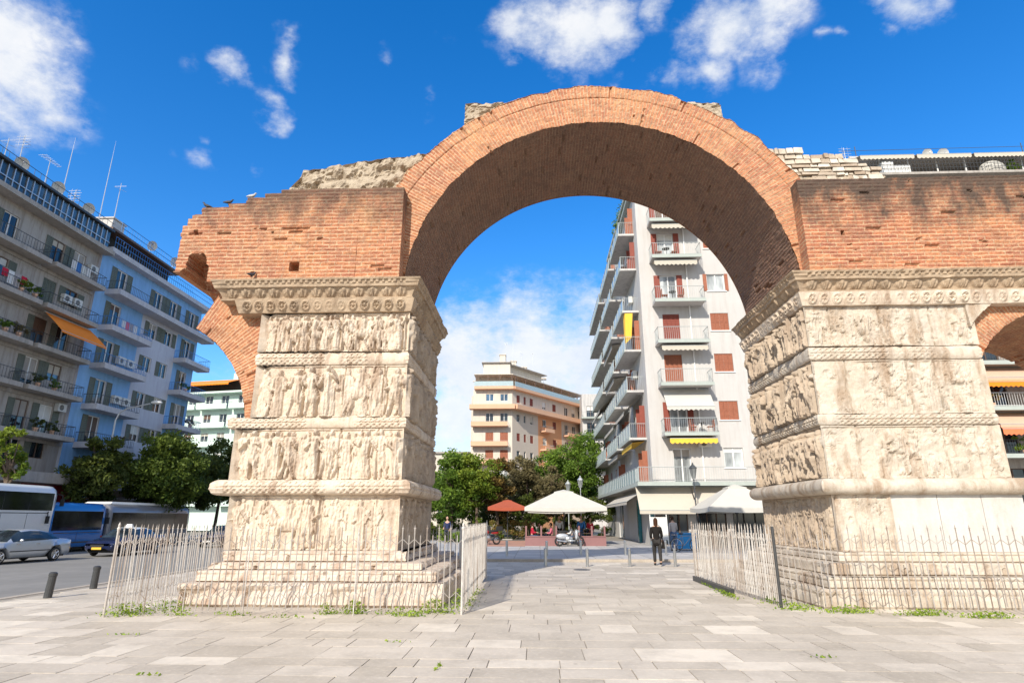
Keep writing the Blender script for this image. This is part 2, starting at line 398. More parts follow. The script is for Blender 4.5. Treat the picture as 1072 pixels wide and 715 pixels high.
def relief(U, Z, W, Hh, seed, depth=.13, dens=.36, kind='people', erode=.35):
    if kind == 'people': H = relief(U, Z, W, Hh, seed + 500, depth * .45, dens * 1.0, 'crowd', 9)
    else: H = np.zeros_like(U)
    r = random.Random(seed); s = Hh / 1.15
    x = .12 if kind == 'people' else .26
    while x < W - .1:
        back = r.random() < .35; d = depth * (.62 if back else 1) * r.uniform(.85, 1.1); h0 = .06 * s; top = Hh * r.uniform(.90, .975)
        if kind == 'people' and r.random() < .13 and x < W - .9:
            # a horse: body, neck, head, four legs, rider above
            by = Hh * .47; dr = r.choice((-1, 1)); cx = x + .35
            stamp_ell(H, U, Z, cx, by, .36 * s, .15 * s, d)
            stamp_cap(H, U, Z, (cx + dr * .28 * s, by + .05), (cx + dr * .42 * s, by + .34 * s), .11 * s, .07 * s, d)
            stamp_cap(H, U, Z, (cx + dr * .42 * s, by + .34 * s), (cx + dr * .56 * s, by + .24 * s), .065 * s, .04 * s, d)
            for q in (-.28, -.18, .16, .28):
                k = r.uniform(-.1, .1); stamp_cap(H, U, Z, (cx + q * s, by - .08), (cx + q * s + k, by - .24 * s), .05 * s, .035 * s, d * .9); stamp_cap(H, U, Z, (cx + q * s + k, by - .24 * s), (cx + q * s - k * .5, h0), .035 * s, .025 * s, d * .85)
            stamp_cap(H, U, Z, (cx, by + .1 * s), (cx - dr * .03, by + .36 * s), .09 * s, .1 * s, d)
            stamp_ell(H, U, Z, cx, by + .47 * s, .06 * s, .075 * s, d * 1.05)
            x += .8 * s; continue
        lean = r.uniform(-.07, .07); hx = x + lean; sh = top - .2 * s; hip = Hh * r.uniform(.47, .52)
        stamp_ell(H, U, Z, hx, top - .07 * s, .058 * s, .078 * s, d * 1.05)              # head
        stamp_cap(H, U, Z, (hx, sh - .02 * s), (x, hip), .115 * s, .088 * s, d)                  # torso
        if r.random() < .55:                                                          # robe
            stamp_cap(H, U, Z, (x, hip), (x + r.uniform(-.05, .05), h0 + .05 * s), .10 * s, .135 * s, d * .9)
        else:
            for q in (-1, 1):
                kx = x + q * r.uniform(.04, .12) * s; fx = x + q * r.uniform(.03, .16) * s
                stamp_cap(H, U, Z, (x + q * .04 * s, hip), (kx, Hh * .27), .07 * s, .055 * s, d); stamp_cap(H, U, Z, (kx, Hh * .27), (fx, h0), .05 * s, .036 * s, d * .9)
            stamp_cap(H, U, Z, (x - .02, hip + .02), (x + .02, hip - .14 * s), .12 * s, .14 * s, d * .95)
        for q in (-1, 1):
            ex = hx + q * r.uniform(.13, .2) * s; ez = sh - r.uniform(.08, .26) * s
            wx = ex + r.uniform(-.14, .14) * s; wz = ez + r.uniform(-.2, .24) * s
            stamp_cap(H, U, Z, (hx + q * .1 * s, sh), (ex, ez), .05 * s, .042 * s, d * .95); stamp_cap(H, U, Z, (ex, ez), (wx, wz), .04 * s, .03 * s, d)
        if r.random() < .28: stamp_ell(H, U, Z, x + r.uniform(-.12, .12), Hh * r.uniform(.4, .58), .15 * s, .19 * s, d * 1.1)   # shield
        if r.random() < .3: stamp_cap(H, U, Z, (x + .15 * s, h0), (x + r.uniform(.05, .25) * s, top), .018, .018, d * .7)          # spear
        x += dens * s * r.uniform(.72, 1.2)
    if erode == 9: return H
    fold = np.sin(U * 78 + 9 * fbm(U * 2.2, Z * 1.4, seed) + 6 * fbm(U * 5, Z * 5, seed + 3)) * .5 + .5
    H = H - .026 * fold * np.clip(H / (depth * .6), 0, 1)
    er = fbm(U * 3.1, Z * 3.1, seed + 40, 5)
    H = H * np.clip(1.25 - erode * 2.4 * np.clip(er - .45, 0, 1) * 3, .1, 1.1)
    H = H - .025 * (H < .012) + .03 * (fbm(U * 7, Z * 7, seed + 50, 4) - .5) + .014 * (vn(U * 24, Z * 24, seed + 9) - .5)
    H = H + np.where((Z > Hh - .05) | (Z < .045), .035, 0)
    return H

def rect_path(x0, y0, x1, y1, ds, coarse=.16):
    cs = [(x0, y1), (x0, y0), (x1, y0), (x1, y1)]; ns = [(-1, 0), (0, -1), (1, 0), (0, 1)]
    P = []; Nn = []; side = []; loc = []
    for k in range(4):
        a = np.array(cs[k], float); b = np.array(cs[(k + 1) % 4], float); L = np.linalg.norm(b - a)
        n = max(2, int(L / ds[k])) if isinstance(ds, (tuple, list)) else max(2, int(L / ds))
        pn = np.array(ns[k - 1], float) + np.array(ns[k], float)
        for i in range(n):
            P.append(a + (b - a) * i / n); Nn.append(pn if i == 0 else np.array(ns[k], float)); side.append(k if i else -1); loc.append(L * i / n)
    return np.array(P), np.array(Nn), np.array(side), np.array(loc)

def sweep(name, path, prof, mats, parent, disp=None, cap=True, zmap=None):
    """closed moulding round a pier: prof = [(offset, z)] bottom to top"""
    P, Nn, side, loc = path; nv = len(prof); nu = len(P)
    off = np.array([p[0] for p in prof])[:, None]; z = np.array([p[1] for p in prof])[:, None]
    d = np.zeros((nv, nu)) if disp is None else disp(P, side, loc, z * np.ones((1, nu)))
    o = off + d
    G = np.zeros((nv, nu, 3)); G[..., 0] = P[None, :, 0] + Nn[None, :, 0] * o; G[..., 1] = P[None, :, 1] + Nn[None, :, 1] * o; G[..., 2] = z if zmap is None else zmap(z)
    mb = MB(); mb.sheet(G, wrap=True)
    if cap:
        mb.face(range((nv - 1) * nu, nv * nu)); mb.face(range(nu - 1, -1, -1))
    return mb.build(name, mats, parent)

def frieze(parent, x0, x1, y0, y1, z0, z1, seeds, depth, inner, worn=False, mats=('relief', 'relief_side'), label=None, res=.023, lend=0, rend=0, dens=.37):
    """one carved course of a pier; inner = side index facing the passage (2 for the left pier, 0 for the right)"""
    ds = [.15] * 4; ds[1] = res; ds[inner] = res; ds[3] = .2
    path = rect_path(x0, y0, x1, y1, ds); P, Nn, side, loc = path
    nv = max(6, int((z1 - z0) / res)); zs = np.linspace(z0 + .004, z1 - .004, nv)
    def disp(P, side, loc, Z):
        D = np.zeros(Z.shape); Hh = z1 - z0
        for k, W in ((1, x1 - x0), (inner, y1 - y0)):
            m = side == k; U = np.broadcast_to(loc[m][None, :], (len(zs), m.sum())).copy(); ZZ = Z[:, m] - z0
            if k == 1 and worn:
                e = fbm(U * 1.3, ZZ * 1.7, seeds[0], 5); f = fbm(U * 6, ZZ * 6, seeds[0] + 5, 5)
                r = relief(U, ZZ, W, Hh, seeds[0], depth * .55, .42, erode=.8)
                D[:, m] = r * np.clip((e - .44) * 5, .06, 1) + .11 * (e - .5) + .04 * (f - .5) - .09 * np.clip(f - .66, 0, 1) * 3
                for jx in worn: D[:, m] -= .06 * np.exp(-((U - jx - .02 * np.sin(ZZ * 7)) / .012) ** 2)
            else:
                D[:, m] = relief(U, ZZ, W, Hh, seeds[0 if k == 1 else 1], depth if k == 1 else depth * (1.15 if inner == 2 else 1.45), dens, erode=.2 if k == 1 else .3)
                if k == 1:
                    for jx in (W * .2 + seeds[0] % 3 * .2, W * .55 + seeds[0] % 5 * .08, W * .86): D[:, m] -= .05 * np.exp(-((U - jx) / .012) ** 2)
        xx = P[None, :, 0] + P[None, :, 1] * .7
        D += .05 * (fbm(xx * 1.3 + seeds[0], Z * 1.6, seeds[0] + 9) - .5)
        if lend:   # broken, ragged outer end
            fr = np.clip((lend - (P[None, :, 0] - x0)) / lend, 0, 1); D -= fr * (.10 + .35 * np.clip(fbm(xx * 2, Z * 2.3, seeds[0] + 2) - .35, 0, 1))
        D[:, side == -1] = .05 + .03 * (D[:, side == -1] > .05) 
        return D
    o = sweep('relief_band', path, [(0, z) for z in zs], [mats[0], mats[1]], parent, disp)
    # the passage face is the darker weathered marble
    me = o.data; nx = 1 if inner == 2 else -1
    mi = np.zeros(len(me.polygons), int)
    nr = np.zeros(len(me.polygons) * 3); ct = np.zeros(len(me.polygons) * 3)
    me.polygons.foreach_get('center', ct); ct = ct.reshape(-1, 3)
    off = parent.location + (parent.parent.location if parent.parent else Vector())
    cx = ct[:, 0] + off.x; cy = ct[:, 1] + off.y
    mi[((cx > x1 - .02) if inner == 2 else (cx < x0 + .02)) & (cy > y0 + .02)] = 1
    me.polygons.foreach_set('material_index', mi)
    if label: o['label'] = label
    return o

def roll(name, parent, path, zc, r, mats, proj=.0, scale=True, seed=1, rx=.95):
    """half-round moulding carved with scales; proj = how far its axis stands out"""
    n = 16; prof = []
    for j in range(n + 1):
        a = -math.pi / 2 + math.pi * j / n
        prof.append((proj + r * rx * math.cos(a), zc + r * math.sin(a)))
    prof = [(-.05, zc - r)] + prof + [(-.05, zc + r)]
    def disp(P, side, loc, Z):
        U = np.broadcast_to(loc[None, :], Z.shape); V = (Z - zc) / r
        D = .035 * (fbm(U * 1.7, Z * 3, seed) - .5) + .02 * (fbm(U * 9, Z * 9, seed + 4) - .5)
        if scale:
            row = np.floor(V * 3.2); q = (U / .15 + .5 * (row % 2)) % 1 - .5; w = (V * 3.2) % 1 - .5
            leaf = np.clip(1 - (q / .5) ** 2 - (w / .55) ** 2, 0, 1)
            on = np.clip((fbm(U * .8, U * 0 + 3, seed + 8) - .36) * 8, 0, 1)
            D += on * (.045 * np.sqrt(leaf) - .03) - .05 * np.clip(fbm(U * 1.3, Z, seed + 60, 5) - .52, 0, 1) * 3 * (rx < .9)
        D[0] = 0; D[-1] = 0; D[:, side == -1] *= .3
        return D
    return sweep(name, path, prof, mats, parent, disp)

def brick_disp(U, V, bw, rh, ms, sd, er=.5):
    row = np.floor(V / rh); x = U + np.where(row % 2 == 0, .5 * bw, 0); b = np.floor(x / bw)
    lx = x - b * bw; lz = V - row * rh
    dist = np.minimum(np.minimum(lx, bw - lx), np.minimum(lz, rh - lz))
    inb = np.clip((dist - ms * .6) / (ms * .8), 0, 1)
    rb = _h(b.astype(int), row.astype(int), sd)
    wear = fbm(U * .9, V * 1.5, sd + 3, 4); w2 = fbm(U * 3, V * 6, sd + 7, 4)
    rec = np.where(rb < .03 * er * 2 * np.clip((wear - .38) * 5, 0, 1) * 2, -.06, 0)
    return inb * (.004 + .012 * rb + rec) + .06 * er * (wear - .5) + .025 * (w2 - .5) + .01 * (vn(U * 21, V * 30, sd + 11) - .5)

# ------------------------------------------------------------------ the arch
arch = thing('triumphal_arch', 'ancient ruined triumphal arch of red brick on two carved marble piers', 'arch', (1.7, 14, 0))
YF, YB = 14.0, 18.2
def pier(x0, x1, inner, left):
    pr = bpy.data.objects.new('pier', None); COL.objects.link(pr); pr.parent = arch; pr.location = ((x0 + x1) / 2 - 1.7, 2.1, 0); pr.empty_display_size = .1
    pr['label'] = 'left pier with crisp figure reliefs' if left else 'right pier with worn reliefs and smooth new slabs'
    S = 100 if left else 300
    fd = [.15] * 4; fd[1] = .028; fd[inner] = .03
    # four figure friezes
    zs = [(5.66, 6.66), (4.03, 5.31), (2.57, 3.76)]
    offs = [(.0, .0), (.03, .0), (-.30, .04)] if left else [(0, 0), (0, 0), (-.05, 0)]
    for k, (za, zb) in enumerate(zs):
        a = x0 + (offs[k][0] if left else -offs[k][1] * 0); b = x1 + (0 if left else offs[k][0] * -.6)
        frieze(pr, a, b, YF + .07, YB, za, zb, (S + k * 7, S + k * 7 + 3), .155, inner, worn=(False if left else ([.75, 2.7, 3.4] if k == 2 else [.55 + .2 * k, 1.75 + .4 * k, 2.95 - .15 * k])),
               mats=('relief' if left else 'worn', 'relief_side'), lend=(.3, .3, .6)[k] if left else 0)
    # upper string course between frieze 1 and 2, lower one between 2 and 3
    roll('string_course', pr, rect_path(x0 + .0, YF + .1, x1, YB, fd), 5.485, .165, 'relief' if left else 'worn', .02, True, S + 1, .36)
    ex = .45 if left else 0
    roll('string_course', pr, rect_path(x0 - ex, YF + .1, x1, YB, fd), 3.9, .135, 'relief' if left else 'worn', .03, True, S + 2, .5)
    # the big torus above the pedestal
    ex = .38
    roll('torus_moulding', pr, rect_path(x0 - (ex if left else .0), YF + .12, x1 + (0 if left else ex), YB, fd), 2.395, .175, 'relief' if left else 'worn', .14, left, S + 3)
    # pedestal
    if left:
        frieze(pr, x0 - .2, x1, YF + .04, YB, 1.02, 2.22, (S + 50, S + 53), .085, inner, lend=.3, dens=.72, label='pedestal course with winged figures in niches')
    else:
        frieze(pr, x0, x0 + 1.18, YF + .04, YB, 1.02, 2.22, (S + 50, S + 53), .05, inner, worn=[.02], mats=('worn', 'relief_side'), label='weathered pedestal corner')
        mb = MB()
        for a, b in ((x0 + 1.195, x0 + 2.25), (x0 + 2.262, x0 + 3.2), (x0 + 3.212, x1 + .22)):
            xs = np.linspace(a, b, 24); zz = np.linspace(1.02, 2.22, 24); X, Z = np.meshgrid(xs, zz)
            G = np.stack([X, YF + .03 + .012 * fbm(X * 2, Z * 2, 5) , Z], -1); mb.sheet(G, skirt=(0, 4.1, 0))
        o = mb.build('smooth_slab', 'newstone', pr); o['label'] = 'smooth white replacement slabs of the pedestal'
    # stepped plinth, tiers widening downwards, chipped edges
    front = [(0.0, .44, -1.25), (.443, .66, -.95), (.663, .80, -.72), (.803, 1.02, -.38)] if left else [(0, .36, -1.02), (.363, .58, -.92), (.583, .82, -.62), (.823, 1.02, -.3)]
    for q, (za, zb, fo) in enumerate(front):
        fl = [.55, .35, .2, .1][q] if left else [1.0, .8, .55, .25][q]; fr_ = [1.3, 1.1, .75, .35][q] if left else [.5, .4, .3, .2][q]
        px = rect_path(x0 - fl, YF + fo, x1 + fr_, YB + .6 - q * .1, [.08, .05, .08, .2])
        chip = .24 if left else .05
        def disp(P, side, loc, Z, za=za, zb=zb, q=q, chip=chip):
            xx = P[None, :, 0] * 1.0 + P[None, :, 1] * .8; t = (Z - za) / (zb - za)
            D = -.02 - chip * np.clip(fbm(xx * 1.6 + q * 9, Z * 2.5 + q, S + q, 5) - .42, 0, 1) * 2.4 * (.35 + t * .65)
            D += .03 * (fbm(xx * 7, Z * 9, S + 9 + q) - .5)
            D -= np.where(t > .93, .03, 0) + np.where(t < .09, .07 if left else .035, 0) + .04 * np.exp(-((t - .62) / .05) ** 2) * (1 if q in (0, 1, 3) else 0)
            jx = (xx * 1.0 + q * .43 + (t > .6) * .31) % (1.25 if left else .98); D -= (.10 if left else .05) * np.exp(-((jx - .5) / .018) ** 2)
            return D
        nz = 9
        sweep('plinth_step', px, [(0, za + (zb - za) * j / nz) for j in range(nz + 1)], 'plinth' if left else 'worn', pr, disp)
    # lower cornice band with rosettes, then the projecting crown cornice
    def rosette(P, side, loc, Z):
        z0, z1 = Z.min(), Z.max(); zc = (z0 + z1) / 2; h = (z1 - z0) / 2
        U = np.broadcast_to(loc[None, :], Z.shape); q = (U / .30) % 1 - .5; v = (Z - zc) / h
        rr = np.sqrt((q * 2.1) ** 2 + v ** 2); th = np.arctan2(v, q * 2.1)
        D = .06 * np.exp(-((rr - .62) / .16) ** 2) + .07 * np.exp(-(rr / .22) ** 2) + .02 * np.cos(th * 6) * np.clip(1 - rr, 0, 1)
        D += .05 * (fbm(U * 5, Z * 5, S + 77) - .5); D[0] = 0; D[-1] = 0; D[:, side == -1] *= .2
        return D * np.clip(-.5 + 2.6 * fbm(U * .9, Z, S + 5), .15, 1.1)
    exl = .55 if left else 0; exr = 0 if left else 6.5
    px = rect_path(x0 - exl, YF + .05, x1 + exr, YB, fd)
    pf = [(-.05, 6.665)] + [(.08 + .09 * j / 14, 6.675 + .325 * j / 14) for j in range(15)] + [(-.05, 7.0)]
    sweep('rosette_band', px, pf, 'cornice' if left else 'relief', pr, rosette)
    def palm(P, side, loc, Z):
        z0, z1 = 7.08, 7.36; U = np.broadcast_to(loc[None, :], Z.shape); t = (Z - z0) / (z1 - z0); q = (U / .36) % 1 - .5
        on = (t > 0) & (t < 1)
        env = np.clip(1 - (q / .42) ** 2, 0, 1) * np.sin(np.clip(t, 0, 1) * math.pi) ** .6
        ribs = .5 + .5 * np.cos(np.arctan2(q, np.clip(t, 0, 1) * .5 + .12) * 9)
        D = np.where(on, env * (.06 + .07 * ribs) - .045, 0)
        t2 = (Z > 7.46) & (Z < 7.56); D += np.where(t2, .022 * np.sign(np.sin(U * 42)), 0)
        D += .05 * (fbm(U * 3, Z * 4, S + 70) - .5) + .03 * (fbm(U * 13, Z * 13, S + 71) - .5)
        D[0] = 0; D[-1] = 0; D[:, side == -1] *= .2
        D = D - .30 * np.clip(fbm(U * 1.5 + 3, Z * 1.2, S + 91, 5) - .56, 0, 1) * (Z > 7.06) * (Z < 7.63)
        D[:, side == -1] = np.minimum(D[:, side == -1], 0)
        return D
    pf = [(-.05, 7.005), (.16, 7.01), (.17, 7.06), (.13, 7.075)] + [(.15 + .17 * (j / 13) ** 1.6, 7.085 + .27 * j / 13) for j in range(14)] + [(.36, 7.37), (.37, 7.42), (.38, 7.46), (.40, 7.48), (.41, 7.52), (.42, 7.55), (.46, 7.57), (.48, 7.61), (.42, 7.635), (-.05, 7.645)]
    px = rect_path(x0 - (1.0 if left else 0), YF + .05, x1 + (0 if left else 6.6), YB, fd)
    pf = [(a * .74 if a > 0 else a, b) for a, b in pf]
    sweep('crown_cornice', px, pf, 'cornice', pr, lambda *q: palm(*q) * .85, zmap=lambda z: 7.005 + (z - 7.005) * .8)
    return pr
pier(-6.85, -3.17, 2, True)
pier(6.60, 10.48, 0, False)

# great brick arch: face ring, vault, back and crest
CX, CZ, RI, RO, Y0, Y1 = 1.68, 7.18, 5.07, 6.26, 14.25, 18.2
ga = bpy.data.objects.new('brick_arch', None); COL.objects.link(ga); ga.parent = arch; ga.location = (0, 2, CZ); ga.empty_display_size = .1
mb = MB(); th = np.linspace(0, math.pi, 720); rr = np.linspace(RI, RO, 50); TH, RR = np.meshgrid(th, rr)
U = RR - RI; V = TH * 5.6
edge = np.where(RR < RI + .03, .06 * (fbm(TH * 26, RR * 0, 4, 4) - .5), 0) + np.where(RR > RO - .03, .22 * (fbm(TH * 14, RR * 0, 5, 5) - .6), 0)
D = brick_disp(U, V, .40, .088, .017, 21, .45)
D -= .03 * np.exp(-((U - .79 - .06 * (fbm(TH * 5, TH * 0, 8) - .5)) / .018) ** 2)
RE = RR + edge
G = np.stack([CX - RE * np.cos(TH), Y0 - D, CZ + RE * np.sin(TH)], -1)
mb.sheet(G, np.stack([U, V], -1)); mb.build('arch_face', 'ring', ga)
mb = MB(); th = np.linspace(0, math.pi, 560); yy = np.linspace(Y0 + .01, Y1, 120); TH, YY = np.meshgrid(th, yy)
U = YY - Y0; V = TH * RI; pat = np.where(np.abs(fbm(TH * 2.2, YY * .5, 31, 4) - .5) < .05, 1, 0)
D = brick_disp(U, V, .40, .088, .017, 25, .5) + np.where(U > 3.9, -.08 * fbm(TH * 12, YY * 3, 9), 0)
RE = RI - D + .06 * (fbm(TH * 26, YY * 0, 4, 4) - .5) * np.clip(1 - U * 3, 0, 1)
G = np.stack([CX - RE * np.cos(TH), YY, CZ + RE * np.sin(TH)], -1)
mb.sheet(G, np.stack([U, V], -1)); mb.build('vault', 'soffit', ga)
mb = MB(); th = np.linspace(0, math.pi, 240); yy = np.linspace(Y0 - .02, Y1, 60); TH, YY = np.meshgrid(th, yy)
RE = RO + .22 * (fbm(TH * 14, TH * 0, 5, 5) - .6) + .05 * (fbm(TH * 9, YY * 2, 41) - .5) - .02
G = np.stack([CX - RE * np.cos(TH), YY, CZ + RE * np.sin(TH)], -1); mb.sheet(G, np.stack([YY, TH * RO], -1))
G = np.stack([CX - np.linspace(RI, RO, 6)[:, None] * np.cos(th)[None], np.full((6, 240), Y1), CZ + np.linspace(RI, RO, 6)[:, None] * np.sin(th)[None]], -1)
UU = np.stack([np.broadcast_to(np.linspace(0, 1.2, 6)[:, None], (6, 240)), np.broadcast_to((th * 5.6)[None], (6, 240))], -1); mb.sheet(G, UU)
mb.build('arch_crest', 'ring', ga)

# brick spandrel walls on the cornices
def brick_wall(x0, x1, z0, z1, mask_fn, mat, sd, holes, depth, yf=13.85, er=.5):
    res = .024; nu = int((x1 - x0) / res) + 1; nv = int((z1 - z0) / .02) + 1
    X, Z = np.meshgrid(np.linspace(x0, x1, nu), np.linspace(z0, z1, nv))
    D = brick_disp(X - x0, Z - z0, .38, .1, .018, sd, er)
    for (hx, hz, hw, hh, hd) in holes: D = np.where((np.abs(X - hx) < hw) & (np.abs(Z - hz) < hh), -hd, D)
    mk = mask_fn((X[:-1, :-1] + X[1:, 1:]) / 2, (Z[:-1, :-1] + Z[1:, 1:]) / 2)
    mb = MB(); mb.sheet(np.stack([X, yf - D, Z], -1), np.stack([X - x0, Z - z0], -1), mk, skirt=(0, depth, 0))
    return mb.build('brick_spandrel', mat, arch)
def stepz(x, z):
    tops = [(-9.24, 9.10), (-9.12, 9.30), (-8.98, 9.42), (-8.78, 9.62), (-8.1, 9.72), (-7.62, 9.88), (-7.1, 10.0), (-6.7, 10.1)]
    t = np.full_like(x, -1.0)
    for a, b in tops: t = np.where(x > a + .06 * (vn(np.floor(z * 10), x * 0, 3) - .5), b, t)
    ok = z < t
    low = (x < -8.35) & (z < 7.72 + .25 * vn(x * 9, x * 0, 5)); ok &= ~low
    ok &= ~((np.abs(x + 8.72 - .1 * vn(z * 12, z * 0, 7)) < .30 - .25 * np.clip(z - 7.9, 0, 1)) & (z < 8.22 + .1 * vn(x * 14, x * 0, 6)))
    return ok
wl = brick_wall(-9.42, -4.55, 7.5, 10.1, stepz, 'brick', 61, [(-6.13, 7.87, .11, .12, .35), (-7.2, 7.7, .05, .05, .2), (-8.85, 8.9, .05, .07, .15)], 4.0)
wl['label'] = 'left brick spandrel with a broken stepped end'
wl2 = brick_wall(-4.55, -3.41, 7.5, 10.1, lambda x, z: z < 99, 'brick', 62, [], .42)
wr = brick_wall(6.78, 17.2, 7.5, 10.08, lambda x, z: z < 10.06, 'brick_soot', 65, [(7.72, 8.55, .04, .06, .2)], .42, er=.7)
wr['label'] = 'right brick spandrel blackened along its top'
mb = MB(); mb.box(8.0, 17.2, 14.275, 18.0, 7.53, 10.03); mb.build('spandrel_core', 'brick_soot', arch)
# dark broken underside of the left end, corbelled back to the stub
mb = MB(); th = np.linspace(0, 1, 30); vv = np.linspace(0, 1, 22); T, Vv = np.meshgrid(th, vv)
X = -9.1 + T * 1.1 + .45 * (1 - Vv) * (1 - T); Z = 7.1 + Vv * 1.15; Y = 14.35 + .35 * fbm(T * 5, Vv * 5, 3, 5) + .5 * (1 - Vv)
mb.sheet(np.stack([X, Y, Z], -1), np.stack([X, Z], -1), skirt=(0, 3.2, 0)); mb.build('broken_masonry', 'brick', arch)

# rubble masonry behind and above the brick
def rubble(x0, x1, y0, y1, z0, topf, mat, sd, amp=.13):
    nu = int((x1 - x0) / .05) + 1; nv = int(1.9 / .05)
    X, T = np.meshgrid(np.linspace(x0, x1, nu), np.linspace(0, 1, nv)); TZ = topf(X) + .12 * (fbm(X * 3, X * 0, sd + 3, 5) - .5)
    Z = z0 + (TZ - z0) * T
    D = amp * (fbm(X * 1.8, Z * 2.4, sd, 5) - .5) + .08 * (fbm(X * 7, Z * 8, sd + 1, 4) - .5) - .16 * np.clip(fbm(X * 5.5, Z * 7, sd + 5) - .54, 0, 1) * 4 + .045 * (vn(X * 5, Z * 7, sd + 21) > .55)
    mb = MB(); G = np.stack([X, y0 - D + T ** 4 * .12, Z], -1); mb.sheet(G, skirt=(0, y1 - y0, 0))
    top = np.stack([X[-1], np.full(nu, y0 + .1), Z[-1]], -1); tb = top.copy(); tb[:, 1] = y1
    mid = [top * (1 - k) + tb * k + np.array([0, 0, 1]) * (.12 * (fbm(X[-1] * 3, X[-1] * 0 + k * 9, sd + 8) - .5) * (k > 0))[:, None] for k in np.linspace(0, 1, 12)]
    mb.sheet(np.array(mid)); return mb.build('rubble_core', mat, arch)
r1 = rubble(-6.95, -2.9, 14.75, 18.0, 9.6, lambda x: np.where(x < -6.62, 10.75 + (x + 6.95) * 1.2, 11.30 + .17 * (x + 6.62) - .012 * (x + 6.62) ** 2), 'rubble', 71)
r1['label'] = 'rough rubble core above the left spandrel'
rubble(-1.95, 5.35, 14.55, 18.0, 12.5, lambda x: 13.30 - .03 * (x + 1.95), 'rubble', 75)
rubble(6.4, 9.6, 14.63, 18.0, 9.6, lambda x: 11.25 - .2 * (x - 6.8), 'rubble', 78)
# courses of squared white stones on the right shoulder
mb = MB(); mb.smooth = False; r = random.Random(5); z = 10.3
for c in range(8):
    h = r.uniform(.11, .22); x = 6.05 + c * .05 + r.uniform(0, .1)
    while x < 9.3 - max(0, c - 3) * .3:
        w = r.choice((.13, .2, .27, .36, .46)) * r.uniform(.85, 1.15); top = 11.55 - (x - 6.8) * .2
        if z + h < top + .12:
            j = .009; mb.t = min(1, max(0, r.gauss(.5, .33))); e = r.uniform(-.02, .04)
            b = [(x + j, 14.62 - e, z + j), (x + w - j, 14.62 - e, z + j), (x + w, 17.8, z), (x, 17.8, z), (x + j * 2, 14.65 - e, z + h - j), (x + w - j * 2, 14.65 - e, z + h - j), (x + w, 17.8, z + h), (x, 17.8, z + h)]
            mb.hexa([(p[0] + r.uniform(-.012, .012), p[1] + r.uniform(-.012, .012), p[2] + r.uniform(-.012, .012)) for p in b])
        x += w
    z += h
o = mb.build('stone_courses', 'block', arch); o['label'] = 'courses of squared pale stones on the right shoulder'

# stubs of the lower side arches
def side_arch(cx, cz, ri, ro, t0, t1, y0, y1, mirror, sd):
    mb = MB(); n = int(abs(t1 - t0) * ro / .026); th = np.linspace(t0, t1, n); rr = np.linspace(ri, ro, int((ro - ri) / .026) + 2); TH, RR = np.meshgrid(th, rr)
    D = brick_disp(RR - ri, TH * (ri + ro) / 2, .40, .088, .018, sd, .6)
    E = np.where(RR < ri + .02, .05 * (fbm(TH * 20, RR * 0, sd) - .5), 0)
    cut = .22 * (np.floor(fbm(RR * 6, RR * 0, sd + 3) * 5) / 5 - .4)
    TT = TH + np.where(TH > t1 - .3, 0, 0)
    G = np.stack([cx + (RR + E) * np.cos(TT), y0 - D, cz + (RR + E) * np.sin(TT)], -1); mb.sheet(G, np.stack([RR - ri, TH * (ri + ro) / 2], -1), skirt=(0, .35, 0))
    yy = np.linspace(y0, y1, 60); TH, YY = np.meshgrid(th, yy); D = brick_disp(YY - y0, TH * ri, .40, .088, .018, sd + 1, .5)
    rr = ri - D
    mb.sheet(np.stack([cx + rr * np.cos(TH), YY, cz + rr * np.sin(TH)], -1), np.stack([YY - y0, TH * ri], -1))
    for k, q in ((0, ro), (1, None)):
        if q: mb.sheet(np.stack([cx + q * np.cos(TH), YY, cz + q * np.sin(TH)], -1), np.stack([YY - y0, TH * q], -1))
    for tt in (t0, t1):
        G = np.array([[(cx + q * math.cos(tt), y, cz + q * math.sin(tt)) for q in np.linspace(ri, ro, 8)] for y in (y0, y1)]); mb.sheet(G, np.array([[(q, y) for q in np.linspace(0, 1, 8)] for y in (0, 3.8)]))
    return mb.build('side_arch', 'ring', arch)
o = side_arch(-10.15, 3.74, 3.02, 4.35, -.02, 1.08, 14.32, 18.0, False, 81); o['label'] = 'broken stub of the left side arch'
o = side_arch(12.9, 4.0, 2.65, 3.3, .0, math.pi + .02, 14.22, 18.0, True, 85); o['label'] = 'right side arch over the small passage'
# masonry between the right side arch and the spandrel
mb = MB(); X, Z = np.meshgrid(np.linspace(10.40, 17.0, 260), np.linspace(4.9, 7.0, 84)); mk = ((X[:-1, :-1] - 12.9) ** 2 + (Z[:-1, :-1] - 4.0) ** 2 > 3.27 ** 2)
mb.sheet(np.stack([X, 13.99 - .09 * (fbm(X * 2, Z * 2, 3, 5) - .5) - .05 * (fbm(X * 7, Z * 7, 6, 4) - .5), Z], -1), np.stack([X, Z], -1), mk, skirt=(0, 3.7, 0)); mb.build('arch_backing', 'worn', arch)

# plain outer jamb carrying the far foot of the right side arch
jp = rect_path(15.56, 14.16, 17.1, 17.9, .12)
o = sweep('outer_jamb', jp, [(.05, 0), (.05, .8), (0, .82)] + [(0, .9 + k * .155) for k in range(40)], 'worn', arch, lambda P, side, loc, Z: .08 * (fbm(P[None, :, 0] * 1.5 + P[None, :, 1], Z * 1.5, 95, 5) - .5))

